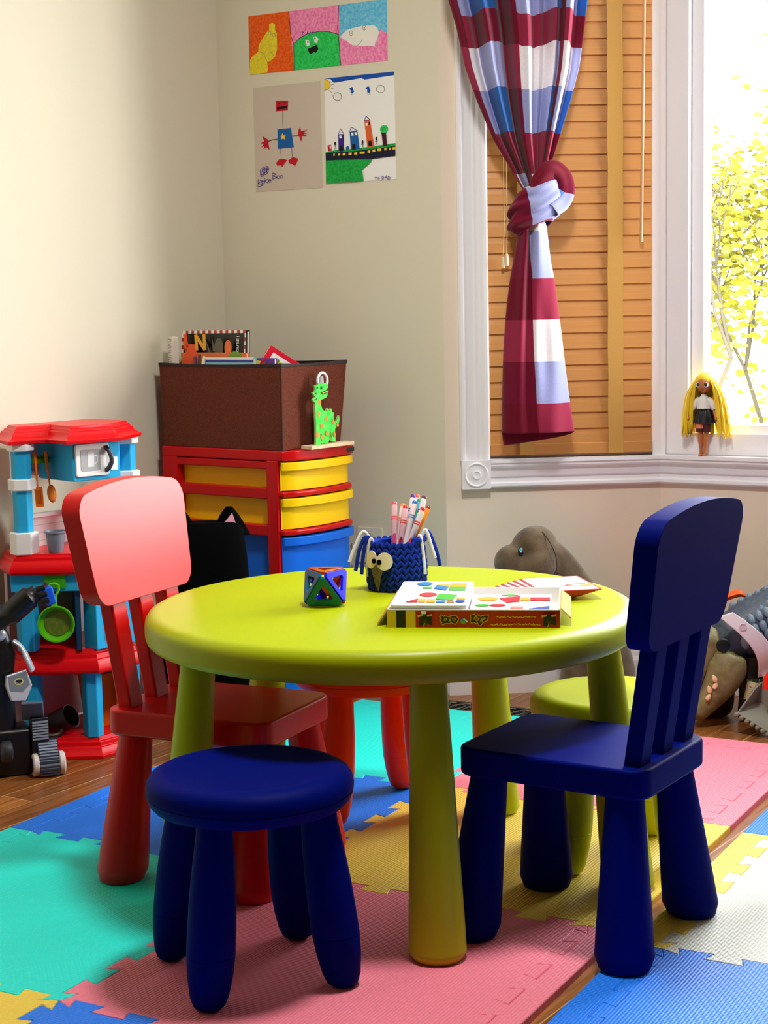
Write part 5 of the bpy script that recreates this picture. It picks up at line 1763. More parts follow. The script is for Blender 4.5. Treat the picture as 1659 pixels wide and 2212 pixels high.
utensil('toy_spatula', 'orange slotted toy spatula hanging behind the blue kitchen column', 'toy spatula', -0.784, 3.742, 0.681, -0.098, 'spatula', 0.006)
cp = thing('toy_cup', 'grey tapered toy cup standing on the red kitchen counter', 'toy cup', (-0.738, 3.705, FLOOR + 0.470))
bm = NB(); lathe(bm, [(0.0, 0.0), (0.0155, 0.0), (0.0165, 0.002), (0.0225, 0.044), (0.0255, 0.046), (0.0255, 0.049), (0.0215, 0.049), (0.0155, 0.004), (0, 0.004)], 32, cap0=False, cap1=False)
obj('cup_body', bm, GREYM, cp, smooth=True)
PGREEN = plastic('pan_green', (96, 196, 20), 0.35)
pn = thing('toy_pan', 'green toy frying pan hanging below the kitchen counter', 'toy pan', (-0.738, 3.655, 0.388))
bm = NB()
Mp = Matrix.Translation((0.004, 0.0, -0.083)) @ Matrix.Rotation(R(90), 4, 'X')
lathe(bm, [(0.0, -0.012), (0.033, -0.012), (0.0385, -0.008), (0.0415, 0.004), (0.0415, 0.0065), (0.0385, 0.0065), (0.036, -0.006), (0.031, -0.009), (0.0, -0.009)], 40, M=Mp, cap0=False, cap1=False)
bowl = obj('pan_bowl', bm, PGREEN, pn, smooth=True)
bm = NB(); lathe(bm, [(0.0, -0.0085), (0.029, -0.0085), (0.029, -0.0078), (0.0, -0.0078)], 32, M=Mp)
obj('cooking_surface', bm, mat('worn_olive_sticker', (120, 132, 26), 0.6, noise=(120, (86, 110, 20), 1)), bowl)
bm = NB()
box(bm, -0.0055, 0.0075, -0.003, 0.001, -0.046, -0.018)
tube(bm, [(-0.003, -0.001, -0.020), (-0.011, -0.001, -0.004), (-0.007, -0.001, 0.006), (0.003, -0.001, 0.008), (0.012, -0.001, 0.004), (0.013, -0.001, -0.005), (0.005, -0.001, -0.020)], 0.003, 8)
obj('handle', bm, PGREEN, pn, bevel=0.001)
tc_ = thing('toy_mug', 'dark brown toy mug lying on the kitchen bottom shelf', 'toy mug', (-0.752, 3.745, FLOOR + 0.073))
MUG = mat('dark_brown_plastic', (46, 22, 20), 0.5)
Mg = Matrix.Rotation(R(62), 4, 'Y') @ Matrix.Rotation(R(20), 4, 'X')
bm = NB(); lathe(bm, [(0.0, -0.032), (0.022, -0.032), (0.026, -0.028), (0.0285, 0.028), (0.0285, 0.032), (0.026, 0.032), (0.023, -0.024), (0.0, -0.026)], 32, M=Mg, cap0=False, cap1=False)
obj('mug_body', bm, MUG, tc_, smooth=True)
bm = NB(); tube(bm, catmull([(-0.03, -0.026, -0.006), (-0.038, -0.040, -0.012), (-0.020, -0.048, -0.022), (0.0, -0.042, -0.022), (0.006, -0.026, -0.016)], 5), 0.006, 8)
obj('handle', bm, MUG, tc_, smooth=True)
ob_ = thing('toy_bin', 'small orange plastic tub on the kitchen bottom shelf', 'tub', (-0.668, 3.838, FLOOR + 0.046), R(49))
bm = NB()
rs = []
for z, w, d in ((0.0, 0.036, 0.034), (0.115, 0.044, 0.042), (0.116, 0.050, 0.048), (0.126, 0.050, 0.048), (0.126, 0.041, 0.039), (0.004, 0.033, 0.031)):
    rs.append([Vector((p[0], p[1], z)) for p in rrect(2 * w, 2 * d, 0.008, 4)])
rings(bm, rs)
obj('tub_body', bm, plastic('tub_orange', (246, 110, 14), 0.4), ob_, bevel=0.001)

# ------------------------------------------------------------------ black and grey toy robot at the left edge
RB = thing('toy_robot', 'black and grey toy robot on tracked wheels at the left edge', 'toy robot', (-0.812, 3.590, FLOOR), R(20))
DARKG = plastic('robot_slate', (84, 94, 108), 0.4)
bm = NB()
rs = []
for z, w, d, x in ((0.075, 0.038, 0.040, 0.0), (0.12, 0.050, 0.050, -0.002), (0.20, 0.048, 0.050, -0.004), (0.27, 0.062, 0.055, -0.006), (0.315, 0.050, 0.045, -0.010), (0.34, 0.025, 0.03, -0.012)):
    rs.append([Vector((x - 0.042 + 0.72 * w * math.copysign(abs(math.cos(a)) ** 0.5, math.cos(a)), 0.75 * d * math.copysign(abs(math.sin(a)) ** 0.5, math.sin(a)), z)) for a in [2 * math.pi * i / 32 for i in range(32)]])
rings(bm, rs)
obj('torso', bm, BLACK, RB, smooth=True)
bm = NB(); lathe(bm, [(0.026, 0.33), (0.03, 0.345), (0.028, 0.375), (0.016, 0.392), (0, 0.394)], 24, c=(-0.055, -0.006, 0))
obj('head', bm, BLACK, RB, smooth=True)
# waist shield with an oval badge
bm = NB()
Msd = Matrix.Translation((-0.006, -0.046, 0.198)) @ Matrix.Rotation(R(14), 4, 'Z') @ Matrix.Rotation(R(82), 4, 'X')
pl = [(-0.026, 0.030), (0.020, 0.038), (0.030, 0.002), (0.012, -0.030), (-0.020, -0.026), (-0.030, 0.010)]
prism(bm, pl, 0.0, 0.010, Msd)
sh = obj('shield', bm, SILVER, RB, bevel=0.002)
S = Sheet(Msd @ Matrix.Translation((0, 0, 0.0102)), None)
S.poly([(-0.023, 0.027), (0.018, 0.034), (0.024, 0.004), (0.006, -0.010), (-0.022, -0.004)], 0)
S.disc((0.000, 0.014), 0.0100, 0.0072, 1); S.disc((0.000, 0.014), 0.0086, 0.0058, 0)
S.poly([(-0.0075, 0.014), (-0.005, 0.0175), (-0.0018, 0.016), (0, 0.0172), (0.0018, 0.016), (0.005, 0.0175), (0.0075, 0.014), (0.004, 0.0125), (0, 0.0105), (-0.004, 0.0125)], 2)
obj('badge', S.bm, [mat('badge_grey', (104, 108, 118), 0.4), mat('badge_yellow', (224, 224, 40), 0.4), BLACK], sh)
bm = NB()
tube(bm, catmull([(-0.010, -0.030, 0.300), (0.006, -0.036, 0.286), (0.018, -0.040, 0.258), (0.028, -0.038, 0.232)], 5), [0.010] * 8 + [0.013] * 8, 8, flat=0.5)
obj('shoulder_plate', bm, SILVER, RB, bevel=0.002)
bm = NB(); ball(bm, (-0.046, -0.046, 0.318), 0.022, 0.012, 0.016, 18, 12)
obj('chest_plate', bm, SILVER, RB, smooth=True)
bm = NB(); box(bm, -0.066, -0.046, -0.050, -0.036, 0.338, 0.348)
obj('chest_light', bm, COVER_YELLOW, RB, bevel=0.002)
# raised arm with a blue claw
bm = NB()
tube(bm, catmull([(-0.110, -0.040, 0.318), (-0.075, -0.050, 0.334), (-0.025, -0.058, 0.358), (0.020, -0.066, 0.394), (0.040, -0.066, 0.406)], 5), [0.017] * 6 + [0.020] * 5 + [0.026] * 6 + [0.019] * 4, 10)
ar = obj('arm', bm, BLACK, RB, smooth=True)
bm = NB()
for dx, dz, l in ((0.0, 0.0, 0.030), (-0.004, 0.014, 0.028), (0.004, -0.014, 0.026)):
    tube(bm, [(0.043 + dx, -0.078, 0.402 + dz), (0.057 + dx, -0.086, 0.406 + dz), (0.049 + dx + l * 0.5, -0.070, 0.410 + dz)], 0.006, 8)
obj('finger', bm, BLACK, ar, smooth=True)
bm = NB()
Mc = Matrix.Translation((0.065, -0.072, 0.400)) @ Matrix.Rotation(R(-14), 4, 'Y')
box(bm, -0.012, 0.012, -0.014, 0.014, -0.020, 0.020, Mc)
obj('blue_claw', bm, plastic('claw_blue', (20, 92, 222), 0.35), ar, bevel=0.005)
# legs: slate thigh plate, grille, ribbed track foot with two pale wheels
bm = NB()
Mt = Matrix.Translation((0.026, -0.048, 0.142)) @ Matrix.Rotation(R(-10), 4, 'Z') @ Matrix.Rotation(R(40), 4, 'X')
box(bm, -0.026, 0.020, -0.004, 0.004, -0.024, 0.034, Mt)
obj('thigh_plate', bm, DARKG, RB, bevel=0.002)
bm = NB()
box(bm, 0.018, 0.056, -0.052, -0.010, 0.030, 0.128)
lg = obj('shin', bm, BLACK, RB, bevel=0.003)
bm = NB()
for i in range(7):
    box(bm, 0.020, 0.054, -0.0555, -0.051, 0.080 + i * 0.0062, 0.0836 + i * 0.0062)
obj('grille', bm, mat('grille_grey', (146, 156, 170), 0.35), lg)
bm = NB()
side = [(-0.085, 0.078), (-0.092, 0.074), (-0.105, 0.056), (-0.119, 0.036), (-0.123, 0.018), (-0.114, 0.003), (-0.088, 0.003), (-0.070, 0.040)]
a = [Vector((0.030, y, z)) for y, z in side]; b = [Vector((0.072, y, z)) for y, z in side]
rings(bm, [a, b])
ft = obj('track_foot', bm, plastic('track_grey', (112, 124, 140), 0.4), RB, bevel=0.002)
bm = NB()
for i in range(9):
    f = i / 8
    y = -0.088 - 0.032 * f
    z = 0.078 - 0.042 * f
    box(bm, 0.0295, 0.0725, y - 0.0012, y + 0.0012, z - 0.004, z + 0.0012)
for i in range(4):
    box(bm, 0.0295, 0.0725, -0.1235, -0.1205, 0.006 + i * 0.006, 0.0085 + i * 0.006)
obj('tread_rib', bm, plastic('track_dark', (58, 66, 80), 0.5), ft)
TYRE = plastic('wheel_pale', (206, 196, 190), 0.5)
for x0, x1 in ((0.016, 0.030), (0.072, 0.086)):
    bm = NB()
    Mw = Matrix.Translation((x0, -0.098, 0.0255)) @ Matrix.Rotation(R(90), 4, 'Y')
    lathe(bm, [(0.015, 0.0), (0.022, 0.0), (0.0255, 0.003), (0.0255, 0.011), (0.022, 0.014), (0.015, 0.014)], 36, M=Mw)
    wh = obj('wheel', bm, TYRE, ft, smooth=True)
    bm = NB(); lathe(bm, [(0.0, -0.001), (0.0155, -0.001), (0.0155, 0.0145), (0, 0.0145)], 24, M=Mw)
    obj('hub', bm, BLACK, wh, smooth=True)
bm = NB()
Mw = Matrix.Translation((-0.036, -0.050, 0.060)) @ Matrix.Rotation(R(90), 4, 'Y')
lathe(bm, [(0.0, -0.014), (0.016, -0.014), (0.021, -0.012), (0.024, -0.008), (0.024, 0.008), (0.016, 0.012), (0, 0.012)], 36, M=Mw)
obj('side_wheel', bm, mat('side_wheel_dark', (44, 44, 52), 0.5), RB, smooth=True)
ft.location = (0, 0.040, 0)
bm = NB()
box(bm, -0.070, 0.022, -0.042, 0.040, 0.0, 0.105)
obj('track_body', bm, BLACK, RB, bevel=0.01)
# ------------------------------------------------------------------ things on the table
TZ_ = 0.480
# crocheted bird pencil cup
CYARN = mat('royal_blue_yarn', (22, 48, 152), 0.9, 0.1, bump=(500, 0.5, 0.001))
WYARN = mat('white_yarn', (232, 230, 234), 0.9, 0.1)
FELT = mat('cream_felt', (226, 218, 188), 0.95, 0.05)
FELTG = mat('grey_brown_felt', (120, 112, 92), 0.95, 0.05, noise=(300, (84, 78, 62), 1))
cup = thing('crochet_cup', 'blue crocheted pencil cup with a googly-eyed bird face', 'pencil cup', (0.021, 3.005, TZ_))
CR, CHh = 0.053, 0.088
def cup_r(z):
    return CR * (0.93 + 0.10 * math.sin(math.pi * min(1, max(0, z / CHh)) ** 0.8))
bm = NB()
lathe(bm, [(0.0, 0.0)] + [(cup_r(z) - 0.004, z) for z in [CHh * i / 12 for i in range(13)]] + [(cup_r(CHh) - 0.009, CHh - 0.002), (cup_r(0.5) - 0.011, 0.05), (0.042, 0.004), (0.0, 0.004)], 48, cap0=False, cap1=False)
body = obj('cup_wall', bm, CYARN, cup, smooth=True)
bm = NB()
ROWS, PER = 8, 24
for j in range(ROWS):
    z = 0.006 + (CHh - 0.010) * j / (ROWS - 1)
    for i in range(PER):
        a = 2 * math.pi * (i + 0.15 * (j % 2)) / PER
        for s in (-1, 1):
            aa = a + s * 0.052
            r = cup_r(z) - 0.001
            M = Matrix.Translation((r * math.cos(aa), r * math.sin(aa), z)) @ Matrix.Rotation(aa, 4, 'Z') @ Matrix.Rotation(s * R(-32), 4, 'X')
            ball(bm, (0, 0, 0), 0.0034, 0.0036, 0.0092, 7, 5, M)
st = obj('stitches', bm, CYARN, cup, smooth=True)
EA = R(-90 - 36)          # the face looks to the camera's left
def on_cup(a, z, out=0.0):
    r = cup_r(z) + 0.0036 + out
    return Matrix.Translation((r * math.cos(a), r * math.sin(a), z)) @ Matrix.Rotation(a, 4, 'Z') @ Matrix.Rotation(R(90), 4, 'Y')
def patch(name, parent, fn, m, n=28, thick=0.0018, out=0.0):
    """felt patch that hugs the cup: fn gives outline points (angle offset metres, z)"""
    bm = NB()
    outl = fn
    c = (sum(p[0] for p in outl) / len(outl), sum(p[1] for p in outl) / len(outl))
    levels = []
    for f in (0.02, 0.35, 0.7, 1.0):
        levels.append([(c[0] + (p[0] - c[0]) * f, c[1] + (p[1] - c[1]) * f) for p in outl])
    def pt(p, o):
        a = EA + p[0] / CR
        r = cup_r(p[1]) + 0.0035 + o
        return Vector((r * math.cos(a), r * math.sin(a), p[1]))
    rs = [[pt(p, out + thick) for p in lv] for lv in levels] + [[pt(p, out) for p in levels[-1]]]
    rings(bm, rs, True, True, False)
    return obj(name, bm, m, parent, smooth=True)
el = [(-0.0145 + 0.0125 * math.cos(k * 0.2244), 0.060 + 0.0160 * math.sin(k * 0.2244)) for k in range(28)]
er = [(0.0125 + 0.0145 * math.cos(k * 0.2244), 0.058 + 0.0160 * math.sin(k * 0.2244)) for k in range(28)]
e1_ = patch('eye', cup, el, FELT, out=0.0008); e2_ = patch('eye', cup, er, FELT, out=0.0008)
patch('pupil', e1_, [(-0.0060 + 0.0038 * math.cos(k * 0.45), 0.0580 + 0.0045 * math.sin(k * 0.45)) for k in range(14)], BLACKSOFT, out=0.0030)
patch('pupil', e2_, [(0.0042 + 0.0042 * math.cos(k * 0.45), 0.0565 + 0.0048 * math.sin(k * 0.45)) for k in range(14)], BLACKSOFT, out=0.0030)
patch('beak', cup, [(-0.013, 0.044), (-0.002, 0.054), (0.011, 0.044), (0.007, 0.030), (0.003, 0.014), (-0.001, 0.002), (-0.005, 0.012), (-0.010, 0.032)], FELTG, out=0.0004)
def tassel(a, outx, dz, m, seed, lift=0.010):
    r0 = cup_r(CHh)
    p0 = Vector((r0 * 0.93 * math.cos(a), r0 * 0.93 * math.sin(a), CHh))
    d = Vector((math.cos(a), math.sin(a), 0))
    sd = Vector((-d.y, d.x, 0)) * seed
    pts = [p0, p0 + d * outx * 0.35 + Vector((0, 0, lift)), p0 + d * outx * 0.75 + sd * 0.5 + Vector((0, 0, -dz * 0.30)), p0 + d * outx + sd + Vector((0, 0, -dz))]
    bm = NB(); tube(bm, catmull(pts, 6), 0.0035, 8)
    obj('tassel', bm, m, cup, smooth=True)
LFT, RGT = R(184), R(-10)
tassel(LFT, 0.040, 0.036, WYARN, 0.004, 0.018); tassel(LFT + 0.06, 0.030, 0.052, CYARN, 0.004, 0.008); tassel(LFT + 0.15, 0.020, 0.058, CYARN, 0.002, 0.008); tassel(LFT + 0.3, 0.010, 0.062, WYARN, -0.004, 0.006)
tassel(RGT, 0.024, 0.032, WYARN, 0.006, 0.020); tassel(RGT + 0.2, 0.034, 0.048, CYARN, 0.006, 0.016); tassel(RGT - 0.35, 0.012, 0.058, WYARN, 0.002, 0.012)
bm = NB()
for k in range(3):
    a = RGT - 0.5 + k * 0.25
    ball(bm, (cup_r(CHh) * 0.95 * math.cos(a), cup_r(CHh) * 0.95 * math.sin(a), CHh + 0.003), 0.010, 0.008, 0.007, 12, 8)
obj('knot', bm, CYARN, cup, smooth=True)

# felt-tip markers in the cup (foot inside the cup, leaning out)
MBODY = mat('marker_white', (236, 226, 226), 0.35)
MPINK = mat('marker_pale_pink', (240, 192, 200), 0.35)
def marker(label, tip, rim, colour, body=None, badge=None, name='felt_marker', band=True, rad=0.0052, grp='felt-tip markers in the crochet cup'):
    c = mat('marker_ink_%d_%d_%d' % colour, colour, 0.35)
    tip, rim = Vector(tip), Vector(rim)
    d = (tip - rim).normalized()
    foot = rim - d * ((rim.z - TZ_ - 0.010) / d.z)
    axis = Vector((0.021, 3.005, foot.z))
    off = foot - axis
    if off.length > 0.030:                      # keep the pen's foot on the cup floor
        foot = axis + off.normalized() * 0.030
    d = (tip - foot).normalized()
    L = (tip - foot).length
    q = d.to_track_quat('Z', 'Y')
    t = thing(name, label, 'marker', foot, 0, grp)
    t.rotation_mode = 'QUATERNION'
    t.rotation_quaternion = q
    bm = NB()
    lathe(bm, [(0.0, 0.0), (rad, 0.001), (rad, L - 0.040), (rad + 0.0004, L - 0.039), (rad + 0.0002, L - 0.010), (rad - 0.0006, L - 0.006)], 18)
    b = obj('barrel', bm, body or MBODY, t, smooth=True)
    bm = NB(); lathe(bm, [(rad - 0.0006, L - 0.007), (rad - 0.0004, L - 0.002), (rad - 0.0018, L), (0, L)], 18)
    obj('cap_end', bm, c, t, smooth=True)
    if band:
        for dz_ in (0.030, 0.034):
            bm = NB(); lathe(bm, [(rad + 0.0003, L - dz_), (rad + 0.0007, L - dz_ + 0.0004), (rad + 0.0007, L - dz_ + 0.0020), (rad + 0.0003, L - dz_ + 0.0024)], 18)
            obj('stripe', bm, c, t, smooth=True)
    if badge:
        # oval printed badge facing the camera
        loc = q.inverted() @ Vector((0, -1, 0))
        a0 = math.atan2(loc.y, loc.x)
        bm = NB()
        rs = []
        for f in (1.0, 0.6, 0.2):
            rs.append([Vector(((rad + 0.0005) * math.cos(a0 + f * 0.75 * math.cos(u)), (rad + 0.0005) * math.sin(a0 + f * 0.75 * math.cos(u)), L - 0.072 + f * 0.0125 * math.sin(u))) for u in [2 * math.pi * i / 20 for i in range(20)]])
        rings(bm, rs, True, False, True)
        obj('badge', bm, mat('badge_%d_%d_%d' % badge, badge, 0.4), t)
    return t
MK = [
    ('pink-tipped white marker, leftmost in the crochet cup', (0.0195, 3.030, 0.6365), (0.014, 2.985, 0.574), (236, 80, 100), MPINK, (206, 70, 130)),
    ('red-tipped white marker with a dark red badge in the crochet cup', (0.0395, 3.020, 0.6305), (0.027, 2.975, 0.574), (226, 40, 30), MPINK, (150, 20, 50)),
    ('orange-tipped marker just behind the dark-badged red one', (0.0355, 3.035, 0.632), (0.024, 2.995, 0.574), (250, 150, 60), None, None),
    ('purple-tipped marker, tallest at the back of the crochet cup', (0.0545, 3.050, 0.646), (0.042, 3.010, 0.574), (76, 24, 150), None, None),
    ('coral-tipped marker behind the blue one in the crochet cup', (0.0625, 3.058, 0.645), (0.048, 3.025, 0.574), (250, 90, 60), None, None),
    ('sky blue-tipped marker in the middle of the crochet cup', (0.0575, 3.035, 0.6365), (0.038, 2.988, 0.574), (30, 120, 190), None, None),
    ('green-tipped marker almost hidden behind the blue one', (0.0660, 3.048, 0.638), (0.050, 3.012, 0.574), (20, 150, 80), mat('marker_cyan', (60, 170, 200), 0.35), None),
    ('dark brown-tipped white marker standing at the right of the cup', (0.0750, 3.045, 0.644), (0.058, 3.005, 0.574), (82, 20, 40), None, None),
    ('red-tipped marker leaning right across the front of the cup', (0.0715, 3.010, 0.627), (0.042, 2.970, 0.576), (232, 24, 50), None, (206, 60, 90)),
]
for lab, tip, rim, c, bd, bg in MK:
    marker(lab, tip, rim, c, bd, bg)
marker('thin amber marker with a brown end, rightmost in the cup', (0.0830, 3.030, 0.6275), (0.052, 2.995, 0.574), (164, 44, 26), mat('marker_amber', (244, 148, 24), 0.35), None, 'thin_marker', False, 0.0042)

# magnetic triangle octahedron
oc = thing('magnet_tile_octahedron', 'translucent magnetic triangle tiles joined into an octahedron on the table', 'magnetic tiles', (-0.104, 2.845, TZ_), R(-4))
EDGE = 0.071
rr = EDGE / math.sqrt(3)
hh = EDGE * math.sqrt(2 / 3)
lowv = [Vector((rr * math.cos(R(a)), rr * math.sin(R(a)), 0.004)) for a in (-150, -30, 90)]
topv = [Vector((rr * math.cos(R(a)), rr * math.sin(R(a)), 0.004 + hh)) for a in (-90, 30, 150)]
def clear(name, rgb, tr=0.55):
    return mat(name, rgb, 0.2, 0.12, trans=tr)
OB, OT, OG, OO, OR_ = clear('clear_blue', (0, 24, 250), 0.1), clear('clear_teal', (4, 124, 176), 0.25), clear('clear_green', (20, 170, 60), 0.5), clear('clear_orange', (250, 96, 10), 0.5), clear('clear_red', (230, 20, 20), 0.5)
facs = [((lowv[0], lowv[1], topv[0]), OT, 'teal triangle'), ((topv[2], topv[0], lowv[0]), OT, 'teal triangle'), ((topv[0], topv[1], lowv[1]), OB, 'deep blue triangle'), ((lowv[0], lowv[2], lowv[1]), OG, 'green triangle'),
        ((topv[0], topv[2], topv[1]), OO, 'orange triangle'), ((lowv[1], lowv[2], topv[1]), OR_, 'red triangle'), ((lowv[2], lowv[0], topv[2]), OB, 'deep blue triangle'), ((topv[1], topv[2], lowv[2]), OO, 'orange triangle')]
ctr = Vector((0, 0, 0.004 + hh / 2))
for tri, m_, lb in facs:
    c = (tri[0] + tri[1] + tri[2]) / 3
    n = (c - ctr).normalized()
    def loop(scale, off, cut):
        pts = []
        for i in range(3):
            v = c + (tri[i] - c) * scale
            for nb in (tri[(i - 1) % 3], tri[(i + 1) % 3]):
                w = c + (nb - c) * scale
                pts.append(v + (w - v) * cut + n * off)
        return pts
    bm = NB()
    o0, o1 = loop(0.97, -0.0035, 0.10), loop(0.97, 0.0022, 0.10)
    i0, i1 = loop(0.47, -0.0035, 0.12), loop(0.47, 0.0022, 0.12)
    rings(bm, [i0, o0, o1, i1, i0], True, False, False)
    bmesh.ops.remove_doubles(bm, verts=bm.verts, dist=1e-5)
    fr = obj('triangle_tile', bm, m_, oc, bevel=0.0014, seg=2)
    fr['label'] = lb
    bm = NB()
    for i in range(3):
        e = (tri[i] + tri[(i + 1) % 3]) / 2
        p = c + (e - c) * 0.74
        d = (tri[(i + 1) % 3] - tri[i]).normalized()
        tube(bm, [p - d * 0.006, p + d * 0.006], 0.0016, 6)
    obj('magnet', bm, mat('magnet_steel', (150, 156, 150), 0.3, metal=0.8), fr, smooth=True)

# puzzle game box
BXR = R(-6.5)
gb = thing('game_box', 'open red shape puzzle box with white trays on the table', 'game box', (0.0015, 2.632, TZ_), BXR)
BW, BDp, BHt = 0.276, 0.215, 0.029
CARD = mat('white_card', (236, 232, 226), 0.7)
GRED = mat('game_red', (178, 14, 22), 0.4)
GYEL = mat('game_yellow', (226, 188, 40), 0.5)
KRAFT = mat('kraft_board', (206, 160, 60), 0.8)
bm = NB()
box(bm, 0, BW, 0, BDp, 0.0, 0.002)
box(bm, 0, 0.0022, 0, BDp, 0.0, BHt); box(bm, BW - 0.0022, BW, 0, BDp, 0, BHt)
box(bm, 0, BW, 0, 0.0022, 0, BHt); box(bm, 0, BW, BDp - 0.0022, BDp, 0, BHt)
tr = obj('tray', bm, CARD, gb)
S = Sheet(Matrix(((1, 0, 0, 0), (0, 0, -1, -0.0002), (0, 1, 0, 0), (0, 0, 0, 1))), None, 0.00012)
S.poly([(0, 0), (BW, 0), (BW, BHt - 0.001), (0, BHt - 0.001)], 0)
S.poly([(0, 0), (0.046, 0), (0.046, BHt - 0.001), (0, BHt - 0.001)], 1)
S.poly([(0.015, 0), (0.030, 0), (0.030, BHt - 0.001), (0.015, BHt - 0.001)], 2)
# printed characters and upside-down lettering, as on the box side
def gsx(px): return (px - 833) / (1206 - 833) * BW if px > 800 else 0
def zx(px, py): return ((px - 150) / (1355 - 150) * BW, (392 - py) / (392 - 262) * (BHt - 0.001))
for strokes in ([(530, 305), (548, 320), (532, 335), (552, 350), (540, 362)], [(556, 312), (585, 320), (575, 340), (560, 350), (590, 352)], [(600, 312), (630, 308), (642, 330), (625, 355), (605, 345), (600, 320)],
                [(742, 305), (760, 300), (748, 325), (742, 345), (762, 340), (775, 350)], [(785, 305), (805, 320), (790, 345), (800, 365), (812, 350)], [(815, 310), (850, 305), (845, 330), (825, 340)]):
    S.stroke([zx(*p) for p in strokes], 0.0056, 1)
for strokes in ([(530, 305), (548, 320), (532, 335), (552, 350), (540, 362)], [(556, 312), (585, 320), (575, 340), (560, 350), (590, 352)], [(600, 312), (630, 308), (642, 330), (625, 355), (605, 345), (600, 320)],
                [(742, 305), (760, 300), (748, 325), (742, 345), (762, 340), (775, 350)], [(785, 305), (805, 320), (790, 345), (800, 365), (812, 350)], [(815, 310), (850, 305), (845, 330), (825, 340)]):
    S.stroke([zx(*p) for p in strokes], 0.0030, 3)
S.disc(zx(690, 340), 0.0058, 0.0042, 4); S.disc(zx(682, 350), 0.0035, 0.0028, 5); S.stroke([zx(690, 325), zx(700, 335), zx(712, 345)], 0.0018, 6)
rnd = random.Random(4)
for x0, x1, y in ((915, 1180, 310), (878, 1215, 366)):
    x = x0
    while x < x1:
        w = rnd.uniform(10, 30)
        yy = y - (x - x0) * 0.012
        S.stroke([zx(x, yy + rnd.uniform(-6, 6)), zx(x + w * 0.35, yy + rnd.uniform(-9, 3)), zx(x + w * 0.7, yy + rnd.uniform(-3, 9)), zx(x + w, yy + rnd.uniform(-6, 6))], 0.0013, 1)
        x += w + rnd.uniform(3, 9)
for px in (418, 1280):
    S.poly([zx(px - 50, 300), zx(px - 15, 282), zx(px + 18, 290), zx(px + 48, 284), zx(px + 46, 325), zx(px + 52, 370), zx(px + 10, 360), zx(px - 8, 380), zx(px - 42, 370), zx(px - 36, 330)], 2)
    S.poly([zx(px - 55, 295), zx(px - 12, 285), zx(px - 14, 300), zx(px - 50, 312)], 7); S.poly([zx(px + 14, 292), zx(px + 50, 284), zx(px + 50, 300), zx(px + 18, 306)], 7)
    S.disc(zx(px - 5, 340), 0.004, 0.003, 3); S.stroke([zx(px - 10, 378), zx(px - 2, 355)], 0.002, 5)
S.poly([zx(392, 264), zx(428, 264), zx(426, 285), zx(396, 284)], 6)
obj('side_print', S.bm, [GRED, GYEL, INK_BLACK, mat('print_dark_brown', (64, 34, 16), 0.5), INK_SKY, INK_GREEN, INK_WHITE, KRAFT], gb)
for x0, sx in ((0.0, -1), (BW, 1)):
    bm = NB()
    pts = [Vector((x0, 0.020, BHt - 0.002)), Vector((x0, 0.195, BHt - 0.002)), Vector((x0 + sx * 0.016, 0.180, 0.004 if sx < 0 else BHt - 0.012)), Vector((x0 + sx * 0.016, 0.012, 0.003 if sx < 0 else BHt - 0.016))]
    q = [p + Vector((sx * 0.0016, 0, 0.0014)) for p in pts]
    rings(bm, [pts, q])
    obj('end_flap', bm, KRAFT, gb)
PCOL = [mat('piece_%s' % n_, c_, 0.35) for n_, c_ in (('blue', (30, 120, 190)), ('amber', (240, 170, 50)), ('green', (70, 180, 60)), ('red', (222, 40, 50)), ('salmon', (232, 130, 110)), ('navy', (40, 80, 170)))]
def tray_insert(lab, x0, x1, y0, y1, z0, z1, shapes, tilt):
    bm = NB()
    M = Matrix.Translation((x0, y0, z0)) @ Matrix.Rotation(tilt, 4, 'X')
    prism(bm, rrect(x1 - x0, y1 - y0, 0.006, 4, (x1 - x0) / 2, (y1 - y0) / 2), 0, z1 - z0, M)
    o = obj('shape_tray', bm, mat('white_plastic_tray', (238, 238, 242), 0.35), gb, bevel=0.0015)
    o['label'] = lab
    for k, (pts, ci) in enumerate(shapes):
        bm = NB()
        w_, h_ = x1 - x0, y1 - y0
        if len(pts) == 4 and isinstance(pts[0], (int, float)):
            cx, cy, rx, ry = pts
            pl = [((cx + rx * math.cos(a)) * w_, (cy + ry * math.sin(a)) * h_) for a in [2 * math.pi * i / 28 for i in range(28)]]
        else:
            pl = [(p[0] * w_, p[1] * h_) for p in pts]
        prism(bm, pl, z1 - z0 + 0.0001, z1 - z0 + 0.0016, M)
        obj('shape_piece', bm, PCOL[ci], o, bevel=0.0005)
qd = lambda a, b, c, d: [(a, b), (c, b), (c, d), (a, d)]
tray_insert('raised white tray with a blue oval, houses and blocks', 0.006, 0.128, 0.006, 0.207, 0.012, 0.0355, [
    ((0.33, 0.86, 0.11, 0.075), 0), ([(0.50, 0.80), (0.68, 0.86), (0.68, 0.72)], 1), (qd(0.69, 0.72, 0.92, 0.87), 1), (qd(0.69, 0.58, 0.92, 0.71), 2), ([(0.50, 0.79), (0.68, 0.71), (0.66, 0.58), (0.48, 0.66)], 0), (qd(0.32, 0.66, 0.45, 0.72), 2),
    ((0.44, 0.40, 0.12, 0.075), 3), ([(0.58, 0.44), (0.84, 0.38), (0.80, 0.16), (0.56, 0.22)], 2), ([(0.18, 0.10), (0.33, 0.24), (0.33, 0.10)], 3), (qd(0.34, 0.10, 0.44, 0.22), 1), (qd(0.45, 0.09, 0.57, 0.21), 1), (qd(0.58, 0.08, 0.70, 0.15), 0), (qd(0.72, 0.09, 0.82, 0.14), 4), ((0.90, 0.24, 0.06, 0.04), 1), ((0.90, 0.13, 0.065, 0.04), 5)], R(1.5))
